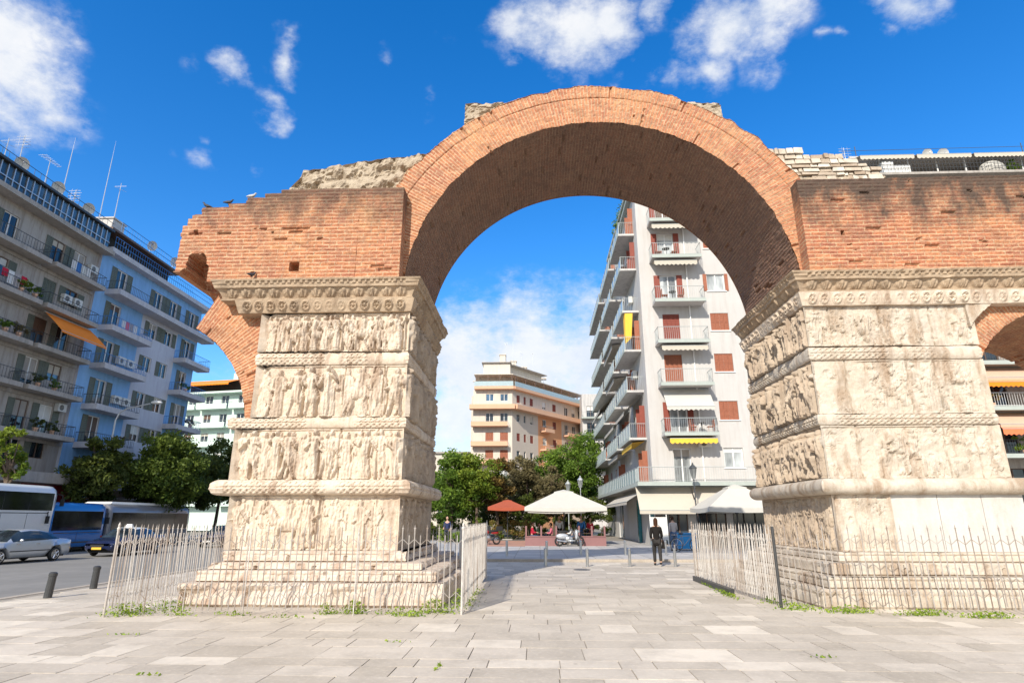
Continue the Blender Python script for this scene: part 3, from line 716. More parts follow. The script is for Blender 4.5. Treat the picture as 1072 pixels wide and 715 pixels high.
# ------------------------------------------------------------------ ground, road, pavings
def sheet_obj(name, pts, z, mat):
    mb = MB(); mb.poly([(x, y, z) for x, y in pts]); return struct(mb.build(name, mat))
sheet_obj('ground', [(-900, -400), (900, -400), (900, 1500), (-900, 1500)], -.24, 'ground')
sheet_obj('road', [(-30.6, -60), (-11.3, -60), (-12.2, 18), (-12.9, 200), (-30.6, 200)], -.2, 'asphalt')
mb = MB(); mb.box(-38, -30.6, -60, 200, -.24, -.06); struct(mb.build('left_pavement', 'paving2'))
mb = MB()
mb.hexa([(-11.08, -40, -.23), (80, -40, -.23), (80, 26.2, -.23), (-12.05, 26.2, -.23), (-11.08, -40, -.012), (80, -40, -.012), (80, 26.2, -.012), (-12.05, 26.2, -.012)])
struct(mb.build('plaza_bed', 'joint'))
# stone slabs of the plaza, each with its own tone, irregular rows running left to right
mb = MB(); r = random.Random(3); y = 1.6
while y < 26.0:
    h = r.choice((.42, .48, .55, .62, .74)); h = min(h, 26.16 - y)
    if h < .15: break
    x = -12.2 - r.random()
    while x < 22:
        w = r.choice((.45, .58, .7, .85, 1.0)) * r.uniform(.85, 1.1) * (1.0 if h < .6 else 1.15)
        kx = -11.35 - .012 * y * 1.1
        a = max(x, kx); b = min(x + w, 22)
        if b - a > .12:
            g = .006; mb.t = r.choice((r.uniform(0, .35), r.uniform(.15, .6), r.uniform(.3, .7), r.uniform(.55, 1)))
            dz = [r.uniform(-.003, .003) for _ in range(4)]
            p = [(a + g, y + g), (b - g, y + g), (b - g, y + h - g), (a + g, y + h - g)]
            jit = [(q[0] + r.uniform(-.004, .004), q[1] + r.uniform(-.004, .004)) for q in p]
            n = mb.pts([(q[0], q[1], -.02) for q in jit] + [(q[0], q[1], d) for q, d in zip(jit, dz)])
            mb.face((n + 4, n + 5, n + 6, n + 7))
            for q in range(4): mb.face((n + q, n + (q + 1) % 4, n + 4 + (q + 1) % 4, n + 4 + q))
        x += w
    y += h
struct(mb.build('plaza_paving', 'paving'))
mb = MB(); mb.hexa([(-11.3, -40, -.235), (-11.085, -40, -.235), (-12.055, 26.2, -.235), (-12.28, 26.2, -.235), (-11.3, -40, .0), (-11.085, -40, .0), (-12.055, 26.2, .0), (-12.28, 26.2, .0)]); struct(mb.build('kerb', 'kerb'))
mb = MB(); mb.box(-12.0, 60, 26.205, 26.5, -.2, .11); struct(mb.build('street_kerb', 'kerb'))
mb = MB(); mb.box(-12.6, 60, 26.505, 160, -.2, .094); struct(mb.build('street_bed', 'joint'))
mb = MB(); r = random.Random(9); y = 26.52
while y < 48:
    h = 1.15; x = -12.5
    while x < 30:
        w = 1.15; mb.t = r.random(); g = .012
        mb.poly([(x + g, y + g, .1), (x + w - g, y + g, .1), (x + w - g, y + h - g, .1), (x + g, y + h - g, .1)]); x += w
    y += h
struct(mb.build('street_paving', 'paving2'))
sheet_obj('red_paving', [(-3.1, 38.2), (-.75, 38.2), (-.75, 48), (-4.5, 48)], .106, 'redpave')
sheet_obj('park_ground', [(-12, 48), (3, 48), (3, 120), (-30, 120)], .112, 'ground')
mb = MB(); mb.lathe([(.30, 0), (.30, .006), (.27, .008)], (1.55, 22.3, .001), 24); tag(mb.build('manhole_cover', 'darksteel'), 'round dark manhole cover set in the pale paving', 'manhole cover')

# ------------------------------------------------------------------ iron fences
def fence_panel(parent, name, a, b, mat, step=.115, zb=.1, lean=0, rad=.011, label=None):
    mb = MB(); a = Vector((*a, 0)); b = Vector((*b, 0)); d = b - a; L = d.length; d.normalize(); n = Vector((-d.y, d.x, 0)); k = int(L / step); r = random.Random(int(L * 100))
    tip = []
    for i in range(k + 1):
        p = a + d * (L * i / k) + n * r.uniform(-.008, .008); tall = i % 2 == 0; top = 1.54 if tall else 1.40; bot = zb if tall else zb + r.choice((.0, .06))
        ln = n * (lean + r.uniform(-.012, .012)) + d * r.uniform(-.008, .008)
        mb.tube(p + Vector((0, 0, bot)), p + ln + Vector((0, 0, top)), rad, rad * .9, 5)
        q = p + ln + Vector((0, 0, top))
        if tall:
            mb.tube(q - Vector((0, 0, .05)), q + Vector((0, 0, .06)), .014, .001, 4); mb.tube(q - d * .022 - Vector((0, 0, .012)), q + d * .022 - Vector((0, 0, .012)), .006, .006, 4)
        if i:
            o = prev
            z0, z1 = (1.33, 1.23) if not tall else (1.23, 1.33)
            for zz, s in ((0, 1), (-1.07, -1)):
                za, zc = (z0, z1) if s == 1 else (1.62 - z0, 1.62 - z1)
                mb.tube(o + ln * .8 + Vector((0, 0, za)), p + ln * .8 + Vector((0, 0, zc)), .0065, .0065, 4)
        prev = p
    o = mb.build(name, mat, parent)
    if label: o['label'] = label
    return o
def post(parent, x, y, mat, r=.02, h=1.5):
    mb = MB(); mb.tube((x, y, -.02), (x, y, h), r, r, 8); mb.lathe([(r * 1.3, h), (r * 1.7, h + .03), (r * .8, h + .06), (r * 1.2, h + .09), (.004, h + .14)], (x, y, 0), 8); mb.build('post', mat, parent)
fl = thing('iron_fence', 'pale rusty iron railing enclosing the plinth with crisp reliefs', 'fence', (-4.5, 12, 0), group='iron railings round the arch piers')
A, B, C, D_ = (-7.85, 11.45), (-1.42, 12.0), (-1.5, 18.6), (-8.3, 18.9)
fence_panel(fl, 'front_panel', A, B, 'iron2'); fence_panel(fl, 'return_panel', B, C, 'iron', .085, rad=.012); fence_panel(fl, 'return_panel', A, D_, 'iron', .1, lean=.03, rad=.01); fence_panel(fl, 'rear_panel', D_, C, 'iron')
for p in (A, B, C, D_): post(fl, *p, 'iron')
for x, y in ((-5.4, 11.66), (-3.4, 11.83)): post(fl, x, y, 'iron', .012, 1.4)
fr_ = thing('iron_fence', 'rusty iron railing with a thick dark corner post before the worn pier', 'fence', (8, 13, 0), group='iron railings round the arch piers')
A, B, C, D_ = (4.86, 13.15), (12.6, 11.1), (4.52, 18.5), (12.6, 18.7)
fence_panel(fr_, 'front_panel', A, B, 'iron2'); fence_panel(fr_, 'return_panel', C, A, 'iron', .088, rad=.0115); fence_panel(fr_, 'rear_panel', C, D_, 'iron2'); fence_panel(fr_, 'return_panel', B, D_, 'iron2')
mb = MB(); mb.tube((4.86, 13.15, -.02), (4.86, 13.15, 1.55), .032, .032, 8); mb.build('corner_post', 'darksteel', fr_)
for p in (B, C, D_): post(fr_, *p, 'iron2')
mb = MB(); mb.box(4.46, 4.58, 15.2, 18.6, .002, .13); mb.build('base_rail', 'darksteel', fr_)
# rose-grey panel leaning inside the left enclosure
mb = MB(); mb.hexa([(-2.15, 17.2, 0), (-1.75, 17.15, 0), (-1.75, 17.23, 0), (-2.15, 17.28, 0), (-2.15, 17.45, 1.5), (-1.75, 17.4, 1.5), (-1.75, 17.48, 1.5), (-2.15, 17.53, 1.5)])
tag(mb.build('stone_slab', 'newstone'), 'pale upright slab standing inside the left railing behind the pier', 'slab')

# weeds along the fence feet
def leaf_mesh(mb_pts, sizes, tone, name, mat, parent=None, up=.4, aspect=.55, rg=None, fold=True):
    """one small folded leaf per point"""
    n = len(mb_pts); g = rg or rng
    d = g.normal(size=(n, 3)); d[:, 2] += up; d /= np.linalg.norm(d, axis=1)[:, None]
    t = np.cross(d, g.normal(size=(n, 3))); t /= np.linalg.norm(t, axis=1)[:, None]; nn = np.cross(d, t)
    s = sizes[:, None]
    v = np.stack([mb_pts - t * s * .5, mb_pts + d * s * aspect * .5 + nn * s * .1, mb_pts + t * s * .6, mb_pts - d * s * aspect * .5 + nn * s * .1], 1).reshape(-1, 3)
    me = bpy.data.meshes.new(name); me.vertices.add(n * 4); me.loops.add(n * 4); me.polygons.add(n)
    off = Vector((0, 0, 0)); p = parent
    while p is not None: off += p.location; p = p.parent
    v = v - np.array(off)
    me.vertices.foreach_set('co', v.ravel()); me.loops.foreach_set('vertex_index', np.arange(n * 4)); me.polygons.foreach_set('loop_start', np.arange(0, n * 4, 4))
    at = me.attributes.new('tone', 'FLOAT', 'FACE'); at.data.foreach_set('value', np.clip(tone, 0, 1)); me.materials.append(M[mat]); me.update(calc_edges=True)
    o = bpy.data.objects.new(name, me); COL.objects.link(o)
    if parent is not None: o.parent = parent
    return o
pts = []; siz = []
def tuft(x, y, w, d, n, h):
    for _ in range(int(n * .85)):
        a, b = rng.normal(0, w / 2.2), rng.normal(0, d / 2.2); k = rng.random() ** 1.6
        pts.append((x + a, y + b, .01 + h * k * math.exp(-(a / w) ** 2))); siz.append(rng.uniform(.025, .065))
for x, y, w, d, n, h in ((-7.6, 11.75, .45, .4, 420, .22), (-7.2, 12.3, .5, .5, 300, .2), (-6.6, 11.7, .3, .15, 90, .1), (-5.6, 11.75, .4, .12, 60, .08), (-3.95, 11.95, .22, .14, 160, .2), (-3.45, 12.05, .25, .16, 320, .24), (-2.6, 11.95, .5, .12, 130, .14), (-1.95, 12.2, .35, .25, 420, .24), (-2.35, 11.75, .3, .12, 140, .1), (-1.6, 13.4, .3, .8, 420, .3), (-1.55, 15, .25, 1.0, 240, .25), (-4.6, 11.5, .5, .1, 50, .06),
                          (5.1, 12.9, .5, .3, 240, .1), (5.9, 12.55, .5, .2, 320, .12), (7.1, 12.25, .6, .14, 300, .1), (8.1, 12.0, .6, .14, 300, .1), (9.2, 11.7, .5, .12, 260, .1), (-3.2, 6.1, .2, .02, 12, .02), (-4.4, 7.4, .25, .015, 16, .02), (-2.1, 9.4, .2, .015, 12, .02), (-6.3, 9.8, .25, .02, 16, .02), (3.6, 8.6, .2, .02, 16, .03), (-1.2, 7.9, .02, .2, 18, .025), (4.4, 15.2, .12, .9, 260, .08), (4.5, 17.2, .1, .8, 160, .08), (5.0, 13.8, .3, .7, 160, .12), (10.2, 11.5, .5, .12, 200, .1)):
    tuft(x, y, w, d, n, h)
o = leaf_mesh(np.array(pts), np.array(siz), rng.random(len(pts)), 'weeds', 'weed', up=1.2); o['kind'] = 'stuff'; o['label'] = 'green weeds growing along the feet of the iron railings'; o['category'] = 'weeds'

# ------------------------------------------------------------------ bollards
def steel_bollard(x, y, z, label, mat='steel', group='slim steel bollards across the plaza'):
    t = thing('bollard', label, 'bollard', (x, y, z), group=group)
    mb = MB(); mb.smooth = False; mb.lathe([(.055, 0), (.055, .56)], n=14); mb.build('post', mat, t, True)
    mb = MB(); mb.lathe([(.055, .562), (.05, .57), (.05, .58), (.06, .585), (.06, .62), (.045, .645), (.01, .655)], n=14); mb.build('cap', mat, t, True)
    mb = MB(); mb.lathe([(.075, 0), (.075, .012), (.057, .02)], n=14); mb.build('base_plate', mat, t, True)
for x, y, l in ((.3, 23.9, 'steel bollard nearest the left railing in the sunlit front row'), (1.86, 23.8, 'sunlit steel bollard in front of the parked scooter at the cafe, front row'), (3.45, 23.9, 'sunlit steel bollard in the front row, left of the walker in black'), (5.12, 23.85, 'sunlit steel bollard just right of the walker in black coat')):
    steel_bollard(x, y, 0, l)
for x, y, l in ((-1.38, 28.5, 'shaded bollard by the red paving, leftmost of the kerb row'), (.42, 28.5, 'shaded bollard before the left half of the cafe, kerb row'), (2.0, 29.2, 'half sunlit bollard before the cafe planter gap, kerb row'), (4.05, 29.3, 'sunlit kerb row bollard by the cafe right end'), (5.9, 29.3, 'sunlit kerb row bollard right behind the walker in black')):
    steel_bollard(x, y, .1, l)
for x, y, l in ((-11.0, 14.05, 'dark leaning road bollard nearest the camera on the left kerb'), (-11.3, 15.9, 'dark road bollard beside the left railing on the kerb')):
    t = thing('bollard', l, 'bollard', (x, y, 0), group='dark bollards along the road kerb'); t.rotation_euler = (0, R(3 if y < 15 else 1), 0)
    mb = MB(); mb.lathe([(.085, 0), (.08, .42), (.08, .46)], n=14); mb.build('post', 'darksteel', t, True)
    mb = MB(); mb.lathe([(.088, .465), (.088, .52), (.06, .545), (.01, .55)], n=14); mb.build('cap', 'darksteel', t, True)

# ------------------------------------------------------------------ trees and plants
def crown(parent, c, rad, nclump, nleaf, size, mat, seed, flat=.75, lo=.0, trunkless=False):
    g = np.random.default_rng(seed); cl = g.normal(size=(nclump, 3)); cl /= np.linalg.norm(cl, axis=1)[:, None]
    cl *= (g.random((nclump, 1)) ** .42) * np.array(rad); cl += np.array(c)
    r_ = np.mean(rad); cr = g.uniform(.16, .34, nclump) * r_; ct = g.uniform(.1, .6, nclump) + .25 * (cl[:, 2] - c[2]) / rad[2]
    k = g.integers(0, nclump, nleaf); p = g.normal(size=(nleaf, 3)); p /= np.linalg.norm(p, axis=1)[:, None]
    P = cl[k] + p * (g.random((nleaf, 1)) ** .55) * cr[k][:, None] * np.array([1.1, 1.1, flat])
    tone = ct[k] + g.normal(0, .17, nleaf)
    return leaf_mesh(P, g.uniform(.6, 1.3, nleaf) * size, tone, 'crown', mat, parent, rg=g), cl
def tree(name, label, x, y, z, h, rad, mats, seed, trunk=.18, nclump=60, nleaf=9000, size=.2, group='trees', cz=None, off=(0, 0)):
    t = thing(name, label, 'tree', (x, y, z), group=group); cz = cz or h - rad[2]
    mats = mats if isinstance(mats, (list, tuple)) else [mats]
    o, cl = crown(t, (x + off[0], y + off[1], z + cz), rad, nclump, nleaf, size, mats[0], seed)
    mb = MB(); r = random.Random(seed); top = Vector((x + off[0] * .4 + r.uniform(-.2, .2), y + off[1] * .4, z + cz - rad[2] * .35)); mid = Vector((x, y, z)).lerp(top, .5) + Vector((r.uniform(-.1, .1), r.uniform(-.1, .1), 0))
    mb.tube((x, y, z - .05), mid, trunk, trunk * .8, 8); mb.tube(mid, top, trunk * .8, trunk * .6, 8)
    for i in range(0, len(cl), max(1, len(cl) // 14)):
        e = Vector(cl[i]); q = mid.lerp(top, r.uniform(.5, 1)); m = q.lerp(e, .5) + Vector((0, 0, .2)); mb.tube(q, m, trunk * .4, trunk * .25, 6); mb.tube(m, e, trunk * .25, .02, 5)
    mb.build('trunk', 'bark', t); return t
G = 'street trees on the left pavement'
tree('street_tree', 'bushy sunlit green tree in front of the blue apartment block, right of the lamp', -30.2, 46.2, -.06, 8.2, (2.7, 3.5, 2.9), 'leaf_mid', 1, nclump=130, nleaf=25000, size=.23, group=G, off=(1.5, 0))
tree('street_tree', 'dark dense street tree behind the grey bus, left of the carved pier', -30.4, 51.0, -.06, 8.1, (2.6, 3.6, 2.9), 'leaf_dark', 2, nclump=80, nleaf=13000, size=.27, group=G, off=(.8, 0))
tree('street_tree', 'dark street tree farthest along the left pavement, touching the pier outline', -30.3, 57.5, -.06, 9.0, (2.8, 4.2, 3.3), 'leaf_dark', 3, nclump=80, nleaf=13000, size=.29, group=G, off=(.8, 0))
tree('street_tree', 'shaded tree at the junction of the grey and blue apartment blocks', -30.9, 41.6, -.06, 7.2, (1.6, 2.5, 2.4), 'leaf_dark', 4, nclump=65, nleaf=11500, size=.24, group=G, off=(.3, 0))
tree('street_tree', 'yellow leaved young tree cut by the left edge, before the grey apartment block', -29.6, 33.0, -.06, 6.6, (.9, 1.2, 1.5), 'leaf_bright', 5, nclump=26, nleaf=2600, size=.22, group=G)
G = 'park trees behind the arch'
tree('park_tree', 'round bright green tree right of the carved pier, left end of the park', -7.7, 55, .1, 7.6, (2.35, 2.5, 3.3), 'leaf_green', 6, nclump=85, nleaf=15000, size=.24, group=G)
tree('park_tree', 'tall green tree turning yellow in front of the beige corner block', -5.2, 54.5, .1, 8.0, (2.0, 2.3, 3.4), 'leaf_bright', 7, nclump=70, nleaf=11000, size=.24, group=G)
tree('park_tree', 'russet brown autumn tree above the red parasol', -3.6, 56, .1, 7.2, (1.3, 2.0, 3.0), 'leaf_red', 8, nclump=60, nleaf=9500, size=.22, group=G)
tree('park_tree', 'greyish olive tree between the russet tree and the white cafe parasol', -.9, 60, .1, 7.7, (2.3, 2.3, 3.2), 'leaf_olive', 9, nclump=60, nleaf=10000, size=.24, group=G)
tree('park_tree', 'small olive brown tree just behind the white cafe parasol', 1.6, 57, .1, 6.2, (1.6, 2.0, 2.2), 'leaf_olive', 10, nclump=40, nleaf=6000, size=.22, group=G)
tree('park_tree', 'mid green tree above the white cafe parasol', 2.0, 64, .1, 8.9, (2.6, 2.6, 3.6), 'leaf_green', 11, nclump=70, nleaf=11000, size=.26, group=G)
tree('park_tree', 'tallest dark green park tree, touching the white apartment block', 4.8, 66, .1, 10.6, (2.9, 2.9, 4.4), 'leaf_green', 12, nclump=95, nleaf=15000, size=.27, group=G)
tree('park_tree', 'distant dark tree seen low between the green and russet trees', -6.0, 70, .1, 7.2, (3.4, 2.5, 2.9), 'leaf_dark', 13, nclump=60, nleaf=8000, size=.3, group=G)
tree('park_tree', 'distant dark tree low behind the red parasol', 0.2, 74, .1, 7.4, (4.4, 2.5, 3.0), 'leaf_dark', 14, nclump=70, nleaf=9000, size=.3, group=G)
def bush(name, label, cat, x, y, z, rad, mat, seed, n, size=.12, group=None):
    t = thing(name, label, cat, (x, y, z), group=group); o, cl = crown(t, (x, y, z + rad[2] * .9), rad, 30, n, size, mat, seed); o.name = 'foliage'
    mb = MB()
    for i in range(0, 30, 4): mb.tube((x + (cl[i][0] - x) * .5, y + (cl[i][1] - y) * .5, z), cl[i], .025, .01, 5)
    mb.build('stems', 'bark', t); return t
bush('flowering_hedge', 'yellow green flowering hedge under the red parasol', 'hedge', -2.3, 51, .1, (1.9, .8, .95), 'flower', 20, 4200, .13)
bush('clipped_hedge', 'low green hedge seen through the left railing beyond the pier', 'hedge', -6.1, 45.5, .1, (1.4, .6, .5), 'weed', 21, 2600, .12)
bush('garden_shrub', 'dark shrub at the foot of the bright green park tree', 'shrub', -8.3, 50.5, .1, (1.5, .8, .8), 'leaf_dark', 22, 2600, .15)
bush('garden_shrub', 'green shrub right of the flowering hedge by the cafe', 'shrub', -.2, 52.5, .1, (1.0, .7, .9), 'leaf_green', 23, 2200, .14)

for i, (x, y, l) in enumerate(((-9.0, 60, 'dark park hedge block at the left, behind the bright green tree'), (-5.0, 62, 'dark park hedge block behind the red motorcycles'), (-1.2, 58, 'dark park hedge block behind the red parasol'), (2.4, 57.5, 'dark park hedge block behind the cream parasol terrace'), (5.2, 59.5, 'dark park hedge block beside the white apartment block'))):
    bush('park_hedge', l, 'hedge', x, y, .1, (2.3, 1.2, 1.9), 'leaf_dark', 60 + i, 7000, .2, group='dark hedges at the back of the park')

# ------------------------------------------------------------------ vehicles
def car(name, label, cat, loc, rz, paint, roofmat, yellow_plate=False, sign=False, group=None, glassm='glass', L=4.6):
    """x runs from the tail (-) to the nose (+)"""
    t = thing(name, label, cat, loc, rz, group)
    S = [(-2.28, .42, .80, .80, .70, .70), (-2.2, .30, .92, .92, .80, .8), (-1.9, .26, .98, .985, .86, .8), (-1.45, .26, .99, 1.02, .88, .72), (-1.0, .24, .985, 1.33, .885, .60), (-.5, .23, .96, 1.43, .89, .60), (.0, .23, .945, 1.45, .89, .60), (.45, .23, .93, 1.40, .89, .60), (1.15, .23, .90, .93, .88, .70), (1.6, .24, .84, .86, .87, .66), (2.0, .26, .76, .775, .83, .62), (2.22, .32, .68, .69, .74, .6), (2.32, .42, .55, .56, .62, .5)]
    S2 = []
    for a, b in zip(S, S[1:]):
        for k in range(3): S2.append(tuple(p + (q - p) * k / 3 for p, q in zip(a, b)))
    S2.append(S[-1])
    mb = MB(); mb.smooth = True; rows = []
    for (x, zb, zh, zr, hw, rw) in S2:
        wa = 0
        for wx in (-1.36, 1.40):
            d = abs(x - wx)
            if d < .37: wa = max(wa, math.sqrt(.37 ** 2 - d * d) + .31 - zb)
        prof = [(hw - .16, zb + wa * .9), (hw - .03, zb + .05 + wa), (hw + .01, max(zb + .25, zb + .06 + wa)), (hw + .005, (zb + zh) / 2 + .08), (hw - .02, zh), (rw + (hw - rw) * .18 if zr - zh > .1 else hw - .08, zh + (zr - zh) * .86), (rw - .07, zr), (0, zr + .02)]
        rows.append(mb.pts([(x, y, z) for y, z in prof] + [(x, -y, z) for y, z in prof[-2::-1]]))
    W = 15
    for ri, (a, b) in enumerate(zip(rows, rows[1:])):
        xm = (S2[ri][0] + S2[ri + 1][0]) / 2; cab = (S2[ri][3] - S2[ri][2] > .1) or (S2[ri + 1][3] - S2[ri + 1][2] > .1)
        for j in range(W - 1):
            mb.cm = 0
            side = j in (4, 9); top = j in (5, 6, 7, 8)
            if side and cab and -1.42 < xm < 1.0 and not (-.08 < xm < .0): mb.cm = 1
            if top and (.45 < xm < 1.15 or -1.45 < xm < -1.0) and j in (6, 7): mb.cm = 1
            if top and (.45 < xm < 1.15 or -1.45 < xm < -1.0) and j in (5, 8): mb.cm = 1
            if top and -1.0 < xm < .45: mb.cm = 2
            mb.face((a + j, b + j, b + j + 1, a + j + 1))
    mb.cm = 0; mb.face(range(rows[0], rows[0] + W)); mb.face(range(rows[-1] + W - 1, rows[-1] - 1, -1))
    mb.build('body', [paint, glassm, roofmat], t, True)
    mb = MB(); mb.box(-2.0, 2.0, -.7, .7, .2, .5); mb.build('underbody', 'black', t, True)
    for wx in (-1.36, 1.40):
        for s in (-1, 1):
            mb = MB(); mb.smooth = True; mb.torus((wx, s * .79, .31), .225, .095, 'y', 24, 8); w = mb.build('wheel', 'black', t, True)
            mb = MB()
            for k in range(5):
                a = 2 * math.pi * k / 5; mb.tube((wx, s * .86, .31), (wx + .2 * math.cos(a), s * .87, .31 + .2 * math.sin(a)), .035, .03, 5)
            mb.torus((wx, s * .86, .31), .2, .022, 'y', 20, 6); mb.tube((wx, s * .78, .31), (wx, s * .84, .31), .2, .2, 14); mb.build('rim', 'chrome' if not sign else 'steel', w, True)
    for s in (-1, 1):
        mb = MB(); mb.ball((2.12, s * .62, .62), .13, 10, 7, (1.1, 1.25, .55)); mb.build('headlight', 'glass_pale', t, True)
        mb = MB(); mb.ball((-2.16, s * .66, .78), .13, 10, 7, (.7, 1.0, .75)); mb.build('tail_light', 'dkred', t, True)
        mb = MB(); mb.ball((.62, s * .98, .98), .09, 8, 6, (.7, 1, .7)); mb.build('mirror', paint, t, True)
        mb = MB(); mb.box(-.42, -.22, s * .885 - .012, s * .885 + .014, .80, .83); mb.box(.55, .75, s * .89 - .012, s * .89 + .014, .80, .83); mb.build('door_handle', 'chrome', t, True)
        mb = MB(); mb.box(-1.0, 1.0, s * .898 - .012, s * .898 + .012, .50, .54); mb.build('side_trim', 'black', t, True)
    mb = MB(); mb.box(2.29, 2.335, -.36, .36, .50, .62); mb.build('grille', 'black', t, True)
    mb = MB(); mb.box(2.335, 2.352, -.26, .26, .37, .48); mb.build('number_plate', 'yellow_cloth' if yellow_plate else 'white_paint', t, True)
    if sign:
        mb = MB(); mb.hexa([(-.05, -.18, 1.46), (.13, -.18, 1.46), (.13, .18, 1.46), (-.05, .18, 1.46), (0, -.15, 1.62), (.08, -.15, 1.62), (.08, .15, 1.62), (0, .15, 1.62)]); mb.build('roof_sign', 'white_paint', t, True)
    return t
car('parked_car', 'silver saloon car on the road, cut by the left edge', 'car', (-23.9, 27.9, -.2), R(-96), 'silver_paint', 'silver_paint')
car('taxi', 'dark blue taxi with white roof sign facing the camera', 'taxi', (-22.9, 34.3, -.2), R(-91), 'navy_paint', 'white_gloss', True, True)
G = 'cars half hidden behind the left railing'
car('parked_car', 'dark car behind the left railing, right behind the blue taxi', 'car', (-22.6, 44.5, -.2), R(-91), 'navy_paint', 'navy_paint', group=G)
car('parked_car', 'dark red car behind the left railing, close to the pier', 'car', (-19.9, 45.5, -.2), R(-91), 'red_paint', 'red_paint', group=G)

def bus(name, label, loc, rz, L, Hh, paint, wmat, zw0, zw1, roof=None, front_glass=False, slope=.35, bump=True):
    """x: tail (-) to nose (+); window band zw0..zw1 set into the side"""
    t = thing(name, label, 'bus', loc, rz); W = 1.25; x0, x1 = -L / 2, L / 2
    mb = MB(); mb.smooth = True; rows = []
    prof = [(W - .08, .30), (W, .42), (W, zw0 - .02), (W, zw0), (W - .02, zw1), (W - .03, zw1 + .03), (W - .10, Hh - .18), (W - .28, Hh - .03), (W * .5, Hh), (0, Hh)]
    st = [(x0, .90, -.0), (x0 + .08, .97, 0), (x0 + .3, 1, 0), (x0 + .9, 1, 0)] + [(x0 + .9 + (L - 2) * k / 10, 1, 0) for k in range(1, 11)] + [(x1 - .55, 1, 0), (x1 - .2, .985, .0), (x1, .93, .0)]
    for x, s, _ in st: 
        rows.append(mb.pts([(x + (slope if False else 0), y * s, z if z < .5 else z - (1 - s) * z * .35) for y, z in prof] + [(x, -y * s, z if z < .5 else z - (1 - s) * z * .35) for y, z in prof[-2::-1]]))
    Wn = len(prof) * 2 - 1
    for a, b in zip(rows, rows[1:]):
        for j in range(Wn - 1): mb.face((a + j, b + j, b + j + 1, a + j + 1))
    mb.smooth = False; mb.face(range(rows[0], rows[0] + Wn)); mb.face(range(rows[-1] + Wn - 1, rows[-1] - 1, -1))
    mb.build('body', paint, t, True)
    if roof:
        mb = MB(); mb.hexa([(x0 + .3, -.95, Hh - .01), (x1 - .3, -.95, Hh - .01), (x1 - .3, .95, Hh - .01), (x0 + .3, .95, Hh - .01), (x0 + .5, -.85, Hh + .14), (x1 - .6, -.85, Hh + .14), (x1 - .6, .85, Hh + .14), (x0 + .5, .85, Hh + .14)]); mb.build('roof_unit', roof, t, True)
    for s in (-1, 1):
        mb = MB(); n = max(2, int(L / 1.6)); a0 = x0 + .35; a1 = x1 - .3
        for k in range(n):
            a = a0 + (a1 - a0) * k / n + .008; b = a0 + (a1 - a0) * (k + 1) / n - .008
            mb.hexa([(a, s * (W - .02), zw0), (b, s * (W - .02), zw0), (b, s * (W + .012), zw0), (a, s * (W + .012), zw0), (a, s * (W - .06), zw1), (b, s * (W - .06), zw1), (b, s * (W - .005), zw1), (a, s * (W - .005), zw1)])
        mb.build('side_windows', wmat, t, True)
        for wx in (x0 + L * .22, x1 - L * .22):
            mb = MB(); mb.smooth = True; mb.torus((wx, s * 1.1, .46), .33, .13, 'y', 24, 8); w = mb.build('wheel', 'black', t, True); mb = MB(); mb.tube((wx, s * 1.1, .46), (wx, s * 1.2, .46), .26, .24, 16); mb.build('rim', 'steel', w, True)
    for s in (-1, 1):
        mb = MB(); mb.box(x0 + .5, x1 - .6, s * W - .004, s * W + .012, .52, .60); mb.box(x0 + .4, x1 - .5, s * W - .004, s * W + .008, zw0 - .16, zw0 - .12)
        for k in range(1, int(L / 1.6)): u = x0 + .35 + (L - .65) * k / int(L / 1.6); mb.box(u - .012, u + .012, s * W - .004, s * W + .006, .6, zw0 - .16)
        mb.build('side_trim', 'darksteel', t, True)
        for zz in (.78, .62): mb = MB(); mb.box(x0 + .12, x0 + .3, s * (W - .06), s * (W + .004), zz, zz + .12); mb.build('tail_light', 'dkred', t, True)
    mb = MB(); mb.box(x1 - .01, x1 + .02, -.27, .27, .42, .53); mb.build('number_plate', 'white_paint', t, True)
    mb = MB(); mb.hexa([(x1 - .03, -1.05, zw0 - .35), (x1 + .03, -1.05, zw0 - .35), (x1 + .03, 1.05, zw0 - .35), (x1 - .03, 1.05, zw0 - .35), (x1 - .06, -1.0, zw1 - .05), (x1 + .012, -1.0, zw1 - .05), (x1 + .012, 1.0, zw1 - .05), (x1 - .06, 1.0, zw1 - .05)]); mb.build('windscreen', wmat, t, True)
    for s in (-1, 1):
        mb = MB(); mb.ball((x1, s * .9, .75), .14, 10, 7, (.5, 1.2, .8)); mb.build('headlight', 'glass_pale', t, True)
        mb = MB(); mb.path([(x1 - .1, s * 1.1, zw1), (x1 + .25, s * 1.3, zw1 - .1), (x1 + .25, s * 1.33, zw1 - .35)], .025); mb.box(x1 + .21, x1 + .3, s * 1.33 - .1, s * 1.33 + .1, zw1 - .7, zw1 - .3); mb.build('mirror', 'black', t, True)
    return t
bus('coach', 'tall white coach with a black window band, cut by the left edge', (-28.9, 29.3, -.2), R(90), 10.6, 3.72, 'white_gloss', 'black_glass', 2.35, 3.3)
bus('city_bus', 'bright blue bus with large dark windows behind the silver car', (-28.9, 36.6, -.2), R(-90), 4.7, 2.85, 'blue_gloss', 'black_glass', 1.25, 2.35)
bus('city_bus', 'grey bus with dark windows and white roof, under the street trees', (-28.9, 43.9, -.2), R(-90), 9.4, 2.85, 'grey_gloss', 'black_glass', 1.2, 2.3, 'white_paint')

